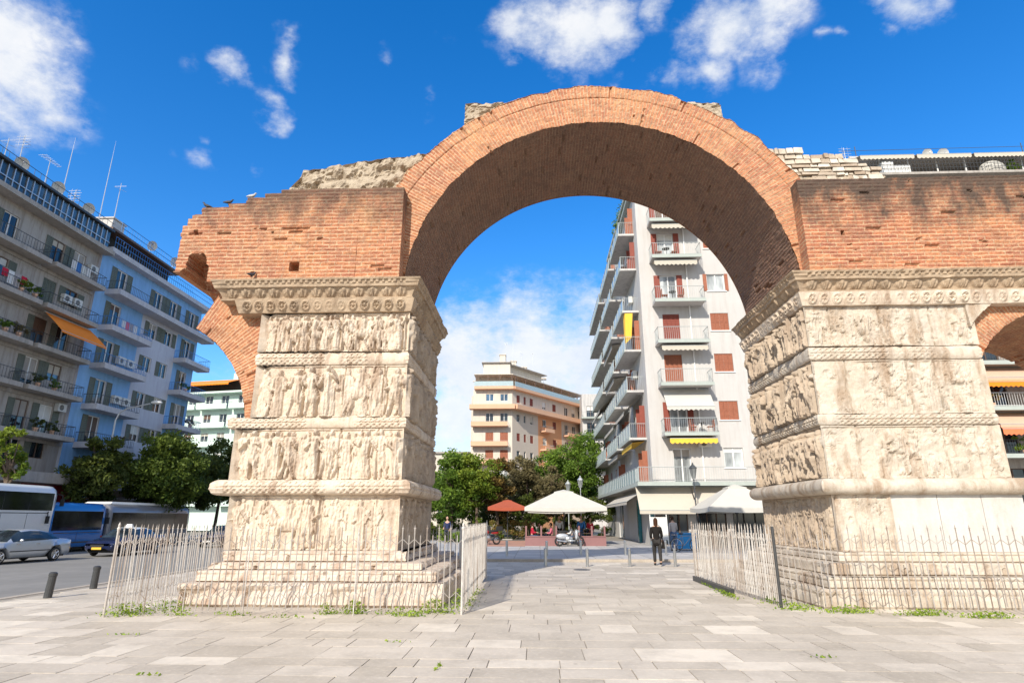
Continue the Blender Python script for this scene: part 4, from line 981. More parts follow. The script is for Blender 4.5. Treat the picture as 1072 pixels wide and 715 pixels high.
def motorbike(name, label, loc, rz, paint, scooter=False):
    t = thing(name, label, 'motorcycle', loc, rz)
    for wx in (-.62, .66):
        mb = MB(); mb.smooth = True; mb.torus((wx, 0, .29), .235, .055, 'y', 20, 7); w = mb.build('wheel', 'black', t, True)
        mb = MB()
        for k in range(6): a = math.pi * k / 3; mb.tube((wx, 0, .29), (wx + .22 * math.cos(a), 0, .29 + .22 * math.sin(a)), .014, .012, 4)
        mb.torus((wx, 0, .29), .2, .014, 'y', 18, 5); mb.build('rim', 'chrome', w, True)
    mb = MB(); mb.path([(.66, .06, .29), (.42, .06, .95)], .025); mb.path([(.66, -.06, .29), (.42, -.06, .95)], .025); mb.build('fork', 'chrome', t, True)
    mb = MB(); mb.path([(.36, -.34, 1.06), (.42, -.12, .98), (.42, .12, .98), (.36, .34, 1.06)], .016); mb.path([(.4, .3, 1.04), (.42, .36, 1.22)], .01); mb.ball((.42, .36, 1.26), .06, 8, 6, (.4, 1, .8)); mb.path([(.4, -.3, 1.04), (.42, -.36, 1.22)], .01); mb.ball((.42, -.36, 1.26), .06, 8, 6, (.4, 1, .8)); mb.build('handlebar', 'black', t, True)
    mb = MB(); mb.smooth = True; mb.ball((-.02, 0, .42), .24, 12, 8, (1.15, .65, .8)); mb.build('engine', 'steel', t, True)
    mb = MB(); mb.smooth = True
    if scooter: mb.ball((-.42, 0, .58), .3, 12, 8, (1.35, .55, .62)); mb.ball((.45, 0, .68), .3, 12, 8, (.35, .7, 1.1)); mb.box(-.1, .36, -.16, .16, .3, .36)
    else: mb.ball((.16, 0, .78), .26, 12, 8, (1.1, .6, .6)); mb.ball((-.5, 0, .74), .22, 12, 8, (1.3, .5, .42))
    mb.build('fairing', paint, t, True)
    mb = MB(); mb.smooth = True; mb.ball((-.35, 0, .84), .3, 12, 8, (1.3, .5, .26)); mb.build('seat', 'black', t, True)
    mb = MB(); mb.ball((.58, 0, .86), .1, 10, 7); mb.build('headlight', 'glass_pale', t, True)
    mb = MB(); mb.tube((-.2, -.15, .27), (-.8, -.17, .36), .045, .055, 8); mb.build('exhaust', 'chrome', t, True)
    mb = MB(); mb.tube((-.1, .1, .28), (-.05, .24, .0), .012, .012, 5); mb.build('stand', 'black', t, True)
    if not scooter: mb = MB(); mb.box(-.98, -.66, -.18, .18, .86, 1.14); mb.build('top_box', 'black', t, True)
    return t
motorbike('motorcycle', 'red motorcycle with black top box beside the red paving', (-3.2, 40.4, .1), R(205), 'red_paint')
motorbike('scooter', 'dark silver scooter parked in the gap of the cafe planter wall', (1.95, 38.55, .1), R(8), 'silver_paint', True)
motorbike('motorcycle', 'second red motorcycle parked behind the pale slab by the pier', (-4.1, 41.8, .1), R(190), 'red_paint')

def bicycle(label, loc, rz):
    t = thing('bicycle', label, 'bicycle', loc, rz)
    for wx in (-.52, .52):
        mb = MB(); mb.torus((wx, 0, .34), .32, .02, 'y', 26, 6); w = mb.build('wheel', 'black', t, True); mb = MB()
        for k in range(10): a = 2 * math.pi * k / 10; mb.tube((wx, 0, .34), (wx + .31 * math.cos(a), 0, .34 + .31 * math.sin(a)), .004, .004, 3)
        mb.torus((wx, 0, .34), .3, .012, 'y', 24, 5); mb.build('rim', 'chrome', w, True)
    mb = MB(); mb.path([(-.52, 0, .34), (-.12, 0, .3), (-.22, 0, .82), (-.52, 0, .34)], .014); mb.path([(-.12, 0, .3), (.36, 0, .78), (-.2, 0, .76)], .016); mb.path([(.52, 0, .34), (.36, 0, .78), (.33, 0, .95)], .015); mb.build('frame', 'grey_gloss', t, True)
    mb = MB(); mb.path([(.25, -.26, 1.0), (.34, -.08, .96), (.34, .08, .96), (.25, .26, 1.0)], .013); mb.build('handlebar', 'black', t, True)
    mb = MB(); mb.ball((-.25, 0, .88), .12, 8, 6, (1.2, .7, .35)); mb.build('saddle', 'black', t, True); return t
bicycle('grey bicycle leaning by the blue crate under the white awning', (7.55, 32.3, .1), R(12))

# ------------------------------------------------------------------ lamps
def street_lamp(x, y):
    t = thing('street_lamp', 'tall grey street lamp with a curved arm in front of the blue block', 'street lamp', (x, y, -.06))
    mb = MB(); mb.tube((x, y, -.06), (x, y, 8.6), .10, .06, 10); mb.build('pole', 'aerial', t)
    mb = MB(); ps = [Vector((x, y, 8.6)), Vector((x + .15, y + .05, 9.15)), Vector((x + .6, y + .15, 9.5)), Vector((x + 2.0, y + .6, 9.95))]; mb.path(ps, .05, 8); mb.build('arm', 'aerial', t)
    mb = MB(); mb.smooth = True; mb.ball((x + 2.4, y + .72, 10.05), .3, 12, 8, (1.5, .7, .42)); mb.build('lamp_head', 'white_paint', t)
street_lamp(-30.8, 42.4)
def lantern(label, x, y, z, h, mat='darkrail', gl='glass_pale'):
    t = thing('lantern_post', label, 'street lamp', (x, y, z), group='old style lantern posts')
    mb = MB(); mb.lathe([(.14, 0), (.14, .3), (.08, .38), (.05, .5), (.04, h * .55), (.055, h * .56), (.035, h * .58), (.03, h - .9), (.06, h - .88), (.03, h - .8)], n=10); mb.build('post', mat, t, True)
    mb = MB(); mb.lathe([(.10, h - .78), (.2, h - .2), (.21, h - .18)], n=6); mb.build('lantern_glass', gl, t, True)
    mb = MB(); mb.lathe([(.25, h - .178), (.24, h - .14), (.1, h + .02), (.05, h + .05), (.06, h + .1), (.01, h + .18)], n=6)
    for k in range(6): a = math.pi * k / 3; mb.tube((.10 * math.cos(a), .10 * math.sin(a), h - .78), (.21 * math.cos(a), .21 * math.sin(a), h - .18), .012, .012, 4)
    mb.build('lantern_frame', mat, t, True)
lantern('old style lantern post in front of the white block first floor balcony', 9.45, 37.2, .1, 4.7)
lantern('slim pale lantern post rising behind the cafe parasol, near the white block', 3.55, 50, .1, 4.8, 'aerial')
lantern('farther lantern post showing just above the cafe parasol top', 2.75, 54, .1, 4.7, 'rail')

# ------------------------------------------------------------------ parasols
def parasol(label, x, y, z, half, rim, top, mat, pole='darksteel', vent=True, group='cafe parasols', rot=0):
    t = thing('parasol', label, 'parasol', (x, y, z), rot, group); rim -= z; top -= z
    mb = MB(); c = [(-half, -half), (half, -half), (half, half), (-half, half)]; k = .22
    def lerp(p, s): return (p[0] * s, p[1] * s)
    for i in range(4):
        a, b = c[i], c[(i + 1) % 4]; n = 8
        for q in range(n):
            p0 = (a[0] + (b[0] - a[0]) * q / n, a[1] + (b[1] - a[1]) * q / n); p1 = (a[0] + (b[0] - a[0]) * (q + 1) / n, a[1] + (b[1] - a[1]) * (q + 1) / n)
            for s0, s1 in ((1, .75), (.75, .5), (.5, k)):
                def zz(s, qq): return rim + (top - rim) * (1 - s) / (1 - k) * .86 - .05 * math.sin(math.pi * qq / n) * s * 1.4
                mb.poly([(*lerp(p0, s0), zz(s0, q)), (*lerp(p1, s0), zz(s0, q + 1)), (*lerp(p1, s1), zz(s1, q + 1)), (*lerp(p0, s1), zz(s1, q))])
            z0 = rim - .07 * math.sin(math.pi * q / n); z1 = rim - .07 * math.sin(math.pi * (q + 1) / n)
            mb.poly([(*p0, z0 - .24), (*p1, z1 - .24), (*p1, z1), (*p0, z0)])
    mb.build('canopy', mat, t, True)
    if vent:
        mb = MB(); zt = rim + (top - rim) * .86; kk = half * k * 1.12
        for i in range(4):
            a, b = c[i], c[(i + 1) % 4]; s = kk / half
            mb.poly([(*lerp(a, s), zt + .03), (*lerp(b, s), zt + .03), (0, 0, top + .04)]); mb.poly([(*lerp(a, s), zt - .10), (*lerp(b, s), zt - .10), (*lerp(b, s), zt + .03), (*lerp(a, s), zt + .03)])
        mb.build('vent_cap', mat, t, True)
    mb = MB(); mb.tube((0, 0, 0), (0, 0, top - .05), .05, .045, 10); mb.build('pole', pole, t, True)
    mb = MB()
    for i in range(4):
        a = c[i]; mb.tube((0, 0, top - .25), (a[0], a[1], rim - .02), .02, .015, 5); mb.tube((0, 0, rim - .35), (a[0] * .5, a[1] * .5, rim + (top - rim) * .4), .016, .014, 5)
    mb.build('ribs', pole, t, True)
    mb = MB(); mb.box(-.4, .4, -.4, .4, 0, .09); mb.build('base', 'gray_slab', t, True); return t
parasol('large cream square parasol over the cafe terrace', 1.8, 41.6, .1, 2.58, 2.42, 3.55, 'white_cloth')
parasol('rust red parasol over the hedge, left of the big cream one', -2.35, 49.7, .1, 1.48, 2.6, 3.15, 'rust_cloth')
parasol('white parasol farther back, showing under the rim of the large cream one', 1.5, 49.6, .1, 2.2, 2.4, 2.95, 'white_cloth')
parasol('bright white parasol against the shop awnings, beside the worn pier', 11.3, 35.6, .1, 2.1, 2.32, 3.55, 'white_cloth')

# ------------------------------------------------------------------ cafe terrace
def planter(label, x0, x1, y):
    t = thing('planter_wall', label, 'planter', ((x0 + x1) / 2, y, .1), group='pink planter walls of the cafe terrace')
    mb = MB(); mb.box(x0, x1, y - .22, y + .22, .1, .62); mb.box(x0 + .004, x1 - .004, y - .25, y + .25, .622, .68); mb.build('trough', 'pink_paint', t)
    n = max(2, int((x1 - x0) / .75))
    for k in range(n + 1):
        x = x0 + .06 + (x1 - x0 - .12) * k / n; mb = MB(); mb.box(x - .05, x + .05, y - .05, y + .05, .682, 1.28); mb.build('post', 'pink_paint', t)
    mb = MB()
    for k in range(n):
        a = x0 + .06 + (x1 - x0 - .12) * k / n; b = x0 + .06 + (x1 - x0 - .12) * (k + 1) / n; mb.box(a + .06, b - .06, y - .006, y + .006, .72, 1.22)
    mb.build('glass_screen', 'clear_glass', t)
planter('pink planter wall with glass screen, left of the scooter', -.75, 1.25, 39.2)
planter('pink planter wall with glass screen, right of the scooter', 2.55, 4.25, 39.2)
def table(label, x, y):
    t = thing('cafe_table', label, 'table', (x, y, .1), group='cafe tables under the parasol')
    mb = MB(); mb.lathe([(.36, .70), (.36, .73)], n=18); mb.build('table_top', 'brown_door', t, True); mb = MB(); mb.lathe([(.22, 0), (.2, .02), (.03, .05), (.03, .70)], n=10); mb.build('pedestal', 'darksteel', t, True)
def chair(label, x, y, rz):
    t = thing('cafe_chair', label, 'chair', (x, y, .1), rz, 'cafe chairs under the parasol')
    mb = MB(); mb.box(-.21, .21, -.21, .21, .43, .47); mb.build('seat', 'brown_door', t, True)
    mb = MB(); mb.hexa([(-.21, -.23, .6), (.21, -.23, .6), (.21, -.20, .6), (-.21, -.20, .6), (-.2, -.29, .9), (.2, -.29, .9), (.2, -.26, .9), (-.2, -.26, .9)]); mb.build('backrest', 'brown_door', t, True)
    for sx in (-1, 1):
        for sy in (-1, 1):
            mb = MB(); mb.tube((sx * .19, sy * .19, 0), (sx * .18, sy * .18, .43), .015, .015, 6)
            if sy < 0: mb.tube((sx * .18, -.19, .43), (sx * .18, -.27, .9), .015, .015, 6)
            mb.build('leg', 'darksteel', t, True)
tb = [(.3, 40.6, 'front left'), (1.6, 40.9, 'front middle'), (3.3, 40.7, 'front right'), (.7, 43.0, 'back left'), (2.9, 43.1, 'back right')]
for x, y, w in tb:
    table('round cafe table at the %s of the cream parasol terrace' % w, x, y)
    for dx, rz, q in ((-.62, -90, 'left'), (.62, 90, 'right')):
        chair('wooden cafe chair on the %s side of the %s table' % (q, w), x + dx, y + .05, R(rz))

# ------------------------------------------------------------------ people (skinned figures; local +y is the way they face)
def skinned(name, joints, edges, mat, parent, root=0, sub=2, extra=None):
    """joints: list of (x,y,z,radius); returns a smooth mesh grown round the skeleton"""
    me = bpy.data.meshes.new(name); me.from_pydata([j[:3] for j in joints], edges, []); ob = bpy.data.objects.new(name, me); COL.objects.link(ob)
    ob.modifiers.new('s', 'SKIN').use_smooth_shade = True
    sv = me.skin_vertices[0].data
    for i, j in enumerate(joints): sv[i].radius = (j[3], j[4] if len(j) > 4 else j[3]); sv[i].use_root = (i == root)
    s = ob.modifiers.new('u', 'SUBSURF'); s.levels = sub; s.render_levels = sub
    dg = bpy.context.evaluated_depsgraph_get(); m2 = bpy.data.meshes.new_from_object(ob.evaluated_get(dg))
    bpy.data.objects.remove(ob); bpy.data.meshes.remove(me)
    if extra:
        bm = bmesh.new(); bm.from_mesh(m2); extra(bm); bm.to_mesh(m2); bm.free()
    m2.name = name; m2.materials.clear(); m2.materials.append(M[mat]); m2.polygons.foreach_set('use_smooth', [True] * len(m2.polygons))
    o = bpy.data.objects.new(name, m2); COL.objects.link(o); o.parent = parent; return o
def person(label, loc, rz, pose='stand', top='coat_black', bottom='trousers_grey', hair='hair_dark', skin='skin', female=False, long_coat=False, h=1.72, group=None, bag=None, hairlong=False):
    t = thing('person', label, 'person', loc, rz, group); k = h / 1.72
    sw = .185 if not female else .165; hip = .09
    if pose == 'sit': zp = .52; knee = [(.46, .48), (.44, .48)]; foot = [(.46, .06), (.38, .06)]
    elif pose == 'walk': zp = .93; knee = [(.17, .50), (-.03, .50)]; foot = [(.20, .07), (-.28, .12)]
    else: zp = .93; knee = [(.03, .50), (.0, .50)]; foot = [(.0, .07), (-.03, .07)]
    zc = zp + .44; lean = .03
    hipz = zp - .03
    J = [(0, 0, zp, .125, .10), (0, .0, zp + .2, .115, .09), (0, .01, zc - .02, .14, .095), (0, .015, zc + .10, .055), (0, .03, zc + .18, .05)]
    E = [(0, 1), (1, 2), (2, 3), (3, 4)]
    legs = []
    for i, s in enumerate((-1, 1)):
        b = len(J); ky, kz = knee[i]; fy, fz = foot[i]
        J += [(s * hip, 0, hipz, .09), (s * (hip + .01), ky, kz, .06), (s * (hip + .01), (ky + fy) / 2 - .02, (kz + fz) / 2 + .06, .052), (s * (hip + .01), fy, fz + .02, .038), (s * (hip + .02), fy + .12, fz - .03, .036)]
        E += [(0, b), (b, b + 1), (b + 1, b + 2), (b + 2, b + 3), (b + 3, b + 4)]; legs.append(b)
    arms = []
    if pose == 'walk': el = [(-.06, zc - .26, .05), (.04, zc - .26, .04)]; wr = [(.10, zc - .38), (.16, zc - .40)]
    elif pose == 'sit': el = [(.08, zc - .25, .04), (.1, zc - .25, .04)]; wr = [(.32, zc - .25), (.3, zc - .2)]
    else: el = [(-.02, zc - .28, .05), (.05, zc - .27, .04)]; wr = [(.1, zc - .5), (.2, zc - .36)]
    for i, s in enumerate((-1, 1)):
        b = len(J); ey, ez, ex = el[i]; wy, wz = wr[i]
        J += [(s * sw, 0, zc - .0, .058), (s * (sw + ex), ey, ez, .044), (s * (sw + ex * .8 - .02), wy, wz, .03), (s * (sw + ex * .6 - .03), wy + .07, wz - .035, .034, .018)]
        E += [(2, b), (b, b + 1), (b + 1, b + 2), (b + 2, b + 3)]
        for f in range(4):
            c = len(J); x0 = s * (sw + ex * .6 - .03) + (f - 1.5) * .017; J += [(x0, wy + .12, wz - .06 - .005 * abs(f - 1.5), .009), (x0 - s * .012, wy + .135, wz - .10, .008)]; E += [(b + 3, c), (c, c + 1)]
        c = len(J); J += [(s * (sw + ex * .6 - .065), wy + .07, wz - .05, .010), (s * (sw + ex * .6 - .075), wy + .10, wz - .075, .008)]; E += [(b + 3, c), (c, c + 1)]
        arms.append(b)
    J = [tuple(v * k for v in j) for j in J]
    hc = Vector((0, .045, zc + .275)) * k
    def head(bm):
        r = bmesh.ops.create_icosphere(bm, subdivisions=3, radius=1)
        for v in r['verts']:
            x, y, z = v.co
            yy = y * .098; xx = x * .076; zz = z * .116
            if z < 0: xx *= 1 - .28 * (-z); yy *= 1 - .12 * (-z)
            if y > .7 and -.35 < z < .12: yy += .022 * max(0, 1 - abs(x) * 4) * (1 - abs(z + .15) * 2)     # nose
            if y > .6 and .0 < z < .3: yy -= .012 * max(0, 1 - abs(abs(x) - .36) * 5)                       # eye sockets
            if y > .6 and -.62 < z < -.42: yy += .006 * max(0, 1 - abs(x) * 2.4)                            # lips
            if abs(x) > .93 and -.3 < z < .25: xx *= 1.17                                                   # ears
            v.co = hc + Vector((xx, yy, zz)) * k
    skinned('body', J, E, skin, t, 0, 2, head)
    # clothes grown on the same skeleton
    TJ = [J[0], J[1], J[2], (0, .012 * k, (zc + .065) * k, .075 * k)]; TE = [(0, 1), (1, 2), (2, 3)]
    TJ[0] = (*J[0][:3], .15 * k, .125 * k); TJ[1] = (*J[1][:3], .135 * k, .115 * k); TJ[2] = (*J[2][:3], .165 * k, .12 * k)
    if long_coat: TJ.append((0, -.01 * k, (zp - .22) * k, .165 * k, .14 * k)); TE.append((0, 4))
    else: TJ.append((0, 0, (zp - .07) * k, .145 * k, .125 * k)); TE.append((0, 4))
    if pose == 'sit': TJ.pop(); TE.pop()
    for b in arms:
        c = len(TJ); TJ += [(*J[b][:3], .075 * k), (*J[b + 1][:3], .062 * k), (*[p * .15 + q * .85 for p, q in zip(J[b + 1][:3], J[b + 2][:3])], .048 * k)]; TE += [(2, c), (c, c + 1), (c + 1, c + 2)]
    skinned('jacket', TJ, TE, top, t, 0, 2)
    BJ = [(0, 0, zp * k, .135 * k, .115 * k)]; BE = []
    for b in legs:
        c = len(BJ); fz = .06
        e = [p * .08 + q * .92 for p, q in zip(J[b + 2][:3], J[b + 3][:3])]
        BJ += [(*J[b][:3], .105 * k), (*J[b + 1][:3], .078 * k), (*J[b + 2][:3], .068 * k), (*e, .062 * k)]; BE += [(0, c), (c, c + 1), (c + 1, c + 2), (c + 2, c + 3)]
    skinned('trousers', BJ, BE, bottom, t, 0, 2)
    for b in legs:
        x, y, z = J[b + 3][:3]; mb = MB(); mb.smooth = True; mb.ball((x, y + .07 * k, max(.045, z - .03)), .14 * k, 10, 7, (.36, 1.0, .36)); mb.build('shoe', 'black', t, True)
    mb = MB(); mb.smooth = True; n = 14; rows = []
    for j in range(8):
        a = math.pi * .62 * (j + .02) / 7
        rows.append(mb.pts([(hc.x + .084 * k * math.sin(a) * math.cos(q), hc.y - .012 * k + .104 * k * math.sin(a) * math.sin(q) * (1 if math.sin(q) < 0 else max(.25, 1 - j * .085)), hc.z + .124 * k * math.cos(a) - ((.10 if hairlong else .02) * k * max(0, j - 5) if math.sin(q) < .2 else -.012 * max(0, j - 3) * k)) for q in [2 * math.pi * i / n for i in range(n)]]))
    for a, b in zip(rows, rows[1:]):
        for i in range(n): mb.face((a + i, a + (i + 1) % n, b + (i + 1) % n, b + i))
    mb.face(range(rows[0], rows[0] + n)); mb.face(range(rows[-1] + n - 1, rows[-1] - 1, -1)); mb.build('hair', hair, t, True)
    return t, J, arms
for n_, c_ in (('skin', (.58, .36, .26)), ('coat_black', (.018, .016, .015)), ('trousers_grey', (.045, .042, .04)), ('hair_dark', (.04, .022, .014)), ('hair_brown', (.06, .028, .016)), ('coat_grey', (.42, .38, .37)), ('jeans', (.09, .14, .24)), ('shirt_red', (.55, .03, .06)), ('shirt_pink', (.70, .18, .24)), ('shirt_blue', (.06, .22, .55)), ('shirt_white', (.75, .74, .72)), ('shirt_green', (.12, .2, .1)), ('shirt_navy', (.03, .04, .10))):
    M[n_] = plain(n_, c_, .85, var=.15, scale=14); M[n_].node_tree.nodes['Principled BSDF'].inputs['Specular IOR Level'].default_value = .12
t, J, arms = person('person in long black coat walking away across the plaza', (4.55, 24.2, 0), R(-8), 'walk', 'coat_black', 'trousers_grey', 'hair_brown', female=True, long_coat=True, h=1.7, hairlong=True)
w = J[arms[1] + 2]
bg = thing('shoulder_bag', 'black shoulder bag hanging at the right hip of the walker in black coat', 'bag', (4.79, 24.22, .62), R(-8))
mb = MB(); mb.smooth = False; mb.hexa([(-.05, -.15, 0), (.06, -.15, 0), (.06, .17, 0), (-.05, .17, 0), (-.035, -.12, .27), (.045, -.12, .27), (.045, .14, .27), (-.035, .14, .27)]); mb.build('pouch', 'coat_black', bg, True)
mb = MB(); mb.path([(0, -.1, .26), (-.03, -.08, .62), (-.12, -.03, .86), (-.03, .06, .62), (0, .1, .26)], .012, 6); mb.build('strap', 'coat_black', bg, True)
person('person in pale grey jacket and blue jeans standing by the shop, back turned', (7.1, 33.0, .1), R(10), 'stand', 'coat_grey', 'jeans', 'hair_dark', female=True, h=1.7)
G = 'people at the cafe terrace'
for lab, x, y, rz, po, tp, bt in (('seated person in red top, left part of the terrace', -.32, 40.65, -90, 'sit', 'shirt_red', 'jeans'), ('seated person in pink top left of the parasol pole', .92, 40.65, 90, 'sit', 'shirt_pink', 'trousers_grey'), ('standing person in white shirt beside the parasol pole', 1.5, 42.3, 180, 'stand', 'shirt_white', 'coat_black'),
                              ('seated person in white top right of the parasol pole', 2.22, 40.95, 90, 'sit', 'shirt_white', 'jeans'), ('person in blue shirt standing at the right of the terrace', 2.95, 41.9, 160, 'stand', 'shirt_blue', 'jeans'), ('person in crimson shirt standing at the right end of the terrace', 3.55, 42.1, 200, 'stand', 'shirt_red', 'trousers_grey'),
                              ('seated person in dark green top at the back left table', .08, 43.05, -90, 'sit', 'shirt_green', 'jeans'), ('seated person in navy top at the back right table', 3.52, 43.15, 90, 'sit', 'shirt_navy', 'jeans')):
    person(lab, (x, y, .1), R(rz), po, tp, bt, random.choice(('hair_dark', 'hair_brown')), group=G, h=random.uniform(1.64, 1.78))
person('person in navy jacket standing in the park beside the carved pier', (-6.2, 43.0, .1), R(170), 'stand', 'shirt_navy', 'trousers_grey', 'hair_dark')

# ------------------------------------------------------------------ birds
def pigeon(label, x, y, z, rz, mat='bird_grey'):
    t = thing('pigeon', label, 'bird', (x, y, z), rz, 'pigeons on the brickwork'); t.scale = (.8, .8, .8)
    J = [(-.17, 0, .09, .018, .012), (-.09, 0, .115, .045, .035), (.0, 0, .13, .065, .058), (.08, 0, .155, .05, .048), (.105, 0, .20, .03, .03), (.115, 0, .235, .032, .03), (.145, 0, .232, .016, .014), (.168, 0, .224, .006, .006)]
    J += [(.015, .025, .06, .012), (.015, .025, .012, .006), (.045, .025, .006, .006), (.015, -.025, .06, .012), (.015, -.025, .012, .006), (.045, -.025, .006, .006)]
    skinned('body', J, [(0, 1), (1, 2), (2, 3), (3, 4), (4, 5), (5, 6), (6, 7), (2, 8), (8, 9), (9, 10), (2, 11), (11, 12), (12, 13)], mat, t, 2, 2); return t
M['bird_grey'] = plain('pigeon_feathers', (.06, .06, .07), .7, var=.3, scale=30)
M['bird_pale'] = plain('pale_pigeon_feathers', (.55, .53, .5), .7, var=.3, scale=30)
pigeon('dark pigeon on the left step of the broken brick wall top', -8.72, 13.95, 9.62, R(200))
pigeon('dark pigeon on the middle of the broken brick wall top', -8.16, 13.95, 9.72, R(20))
pigeon('white pigeon on the wall top, right of the two dark ones', -7.55, 13.95, 9.89, R(10), 'bird_pale')
pigeon('dark pigeon on the carved cornice under the brick wall', -7.15, 13.72, 7.525, R(60))

# ------------------------------------------------------------------ buildings
RB = random.Random(31)
class Fr:
    """a facade plane: origin, along-wall direction, outward normal (plan)"""
    def __init__(s, o, u, n): s.o = o; s.u = u; s.n = n
    def p(s, u, z, d=0): return (s.o[0] + s.u[0] * u + s.n[0] * d, s.o[1] + s.u[1] * u + s.n[1] * d, z)
def fb(mb, f, u0, u1, z0, z1, d0, d1):
    mb.hexa([f.p(u0, z0, d0), f.p(u1, z0, d0), f.p(u1, z0, d1), f.p(u0, z0, d1), f.p(u0, z1, d0), f.p(u1, z1, d0), f.p(u1, z1, d1), f.p(u0, z1, d1)])
def wall(parent, f, u0, u1, z0, z1, ops, mat, depth, rev=.22, name='wall', zones=None):
    """front sheet with real openings, reveals, and the block behind; zones = [(u0,u1,z0,z1,material index)]"""
    us = sorted({u0, u1, *[q for o in ops for q in o[:2]], *[q for z in (zones or []) for q in z[:2]]}); zs = sorted({z0, z1, *[q for o in ops for q in o[2:4]], *[q for z in (zones or []) for q in z[2:4]]})
    us = [u for u in us if u0 <= u <= u1]; zs = [z for z in zs if z0 <= z <= z1]
    mb = MB()
    for a, b in zip(us, us[1:]):
        for c, d in zip(zs, zs[1:]):
            um, zm = (a + b) / 2, (c + d) / 2
            if any(o[0] < um < o[1] and o[2] < zm < o[3] for o in ops): continue
            mb.cm = 0
            for z in zones or []:
                if z[0] < um < z[1] and z[2] < zm < z[3]: mb.cm = z[4]
            mb.poly([f.p(a, c), f.p(b, c), f.p(b, d), f.p(a, d)])
    mb.cm = 0
    for a, b, c, d in [o[:4] for o in ops]:
        for q in ([(a, c), (b, c)], [(b, c), (b, d)], [(b, d), (a, d)], [(a, d), (a, c)]):
            mb.poly([f.p(*q[0]), f.p(*q[1]), f.p(*q[1], -rev), f.p(*q[0], -rev)])
    mb.cm = 0
    # shell: ends, top, back, and the inner leaf behind the openings
    mb.hexa([f.p(u0, z0, -depth), f.p(u1, z0, -depth), f.p(u1, z0, -rev), f.p(u0, z0, -rev), f.p(u0, z1, -depth), f.p(u1, z1, -depth), f.p(u1, z1, -rev), f.p(u0, z1, -rev)])
    for u in (u0, u1): mb.poly([f.p(u, z0, -rev), f.p(u, z0), f.p(u, z1), f.p(u, z1, -rev)])
    mb.poly([f.p(u0, z1, -rev), f.p(u1, z1, -rev), f.p(u1, z1), f.p(u0, z1)])
    return mb.build(name, mat if isinstance(mat, list) else [mat], parent)
def window(parent, f, u0, u1, z0, z1, frame='white_paint', gl='glass', sh=None, shmat='green_shutter', nm='window', sill=True, div=2, rev=.22):
    """frame recessed in the opening > pane, shutters, sill; sh: None, 'open', 'closed', 'half'"""
    mb = MB(); t = .06; d = -.10
    fb(mb, f, u0, u0 + t, z0, z1, d - .06, d); fb(mb, f, u1 - t, u1, z0, z1, d - .06, d); fb(mb, f, u0 + t, u1 - t, z1 - t, z1, d - .06, d); fb(mb, f, u0 + t, u1 - t, z0, z0 + t, d - .06, d)
    for k in range(1, div): u = u0 + (u1 - u0) * k / div; fb(mb, f, u - .04, u + .04, z0 + t, z1 - t, d - .055, d + .005)
    o = mb.build(nm, frame, parent)
    mb = MB(); mb.poly([f.p(u0 + .02, z0 + .02, d - .035), f.p(u1 - .02, z0 + .02, d - .035), f.p(u1 - .02, z1 - .02, d - .035), f.p(u0 + .02, z1 - .02, d - .035)]); mb.build('pane', gl, o)
    if gl.startswith('glass') and sh != 'closed' and RB.random() < .42:
        q = z1 - .06 - (z1 - z0) * RB.choice((.2, .35, .5, .7)); mb = MB(); fb(mb, f, u0 + t, u1 - t, q, z1 - t - .004, d - .030, d - .012); mb.build('blind', RB.choice(('acwhite', 'acwhite', 'cream_cloth', 'gray_slab', 'brown_door')), o)
    if sill and nm == 'window':
        mb = MB(); fb(mb, f, u0 - .08, u1 + .08, z0 - .07, z0 - .002, -.08, .07); mb.build('sill', 'white_paint' if frame == 'white_paint' else frame, o)
    def leaf(a, b, dd):
        mb = MB(); fb(mb, f, a, a + .05, z0 + .02, z1 - .02, dd, dd + .035); fb(mb, f, b - .05, b, z0 + .02, z1 - .02, dd, dd + .035); n = max(3, int((z1 - z0) / .13))
        for zz in (z0 + .02, (z0 + z1) / 2 - .03, z1 - .08): fb(mb, f, a + .05, b - .05, zz, zz + .06, dd + .002, dd + .033)
        for k in range(n):
            zz = z0 + .05 + (z1 - z0 - .1) * k / n; mb.poly([f.p(a + .04, zz, dd + .03), f.p(b - .04, zz, dd + .03), f.p(b - .04, zz + (z1 - z0) / n * .95, dd + .004), f.p(a + .04, zz + (z1 - z0) / n * .95, dd + .004)])
        mb.build('shutter', shmat, o)
    w = (u1 - u0) / 2
    if sh == 'closed':
        n = 4 if u1 - u0 > 1.1 else 2
        for k in range(n): leaf(u0 + .01 + (u1 - u0 - .02) * k / n + .008, u0 + .01 + (u1 - u0 - .02) * (k + 1) / n - .008, -.07)
    elif sh == 'open': leaf(u0 - w * .95, u0 - .01, .012); leaf(u1 + .01, u1 + w * .95, .012)
    elif sh == 'half': leaf(u0 + .0, u0 + w * .5, .0); leaf(u1 - w * .5, u1, .0)
    elif sh == 'left': leaf(u0 - w * .9, u0 - .01, .012)
    return o
def door(*a, **k): k['nm'] = 'balcony_door'; return window(*a, **k)
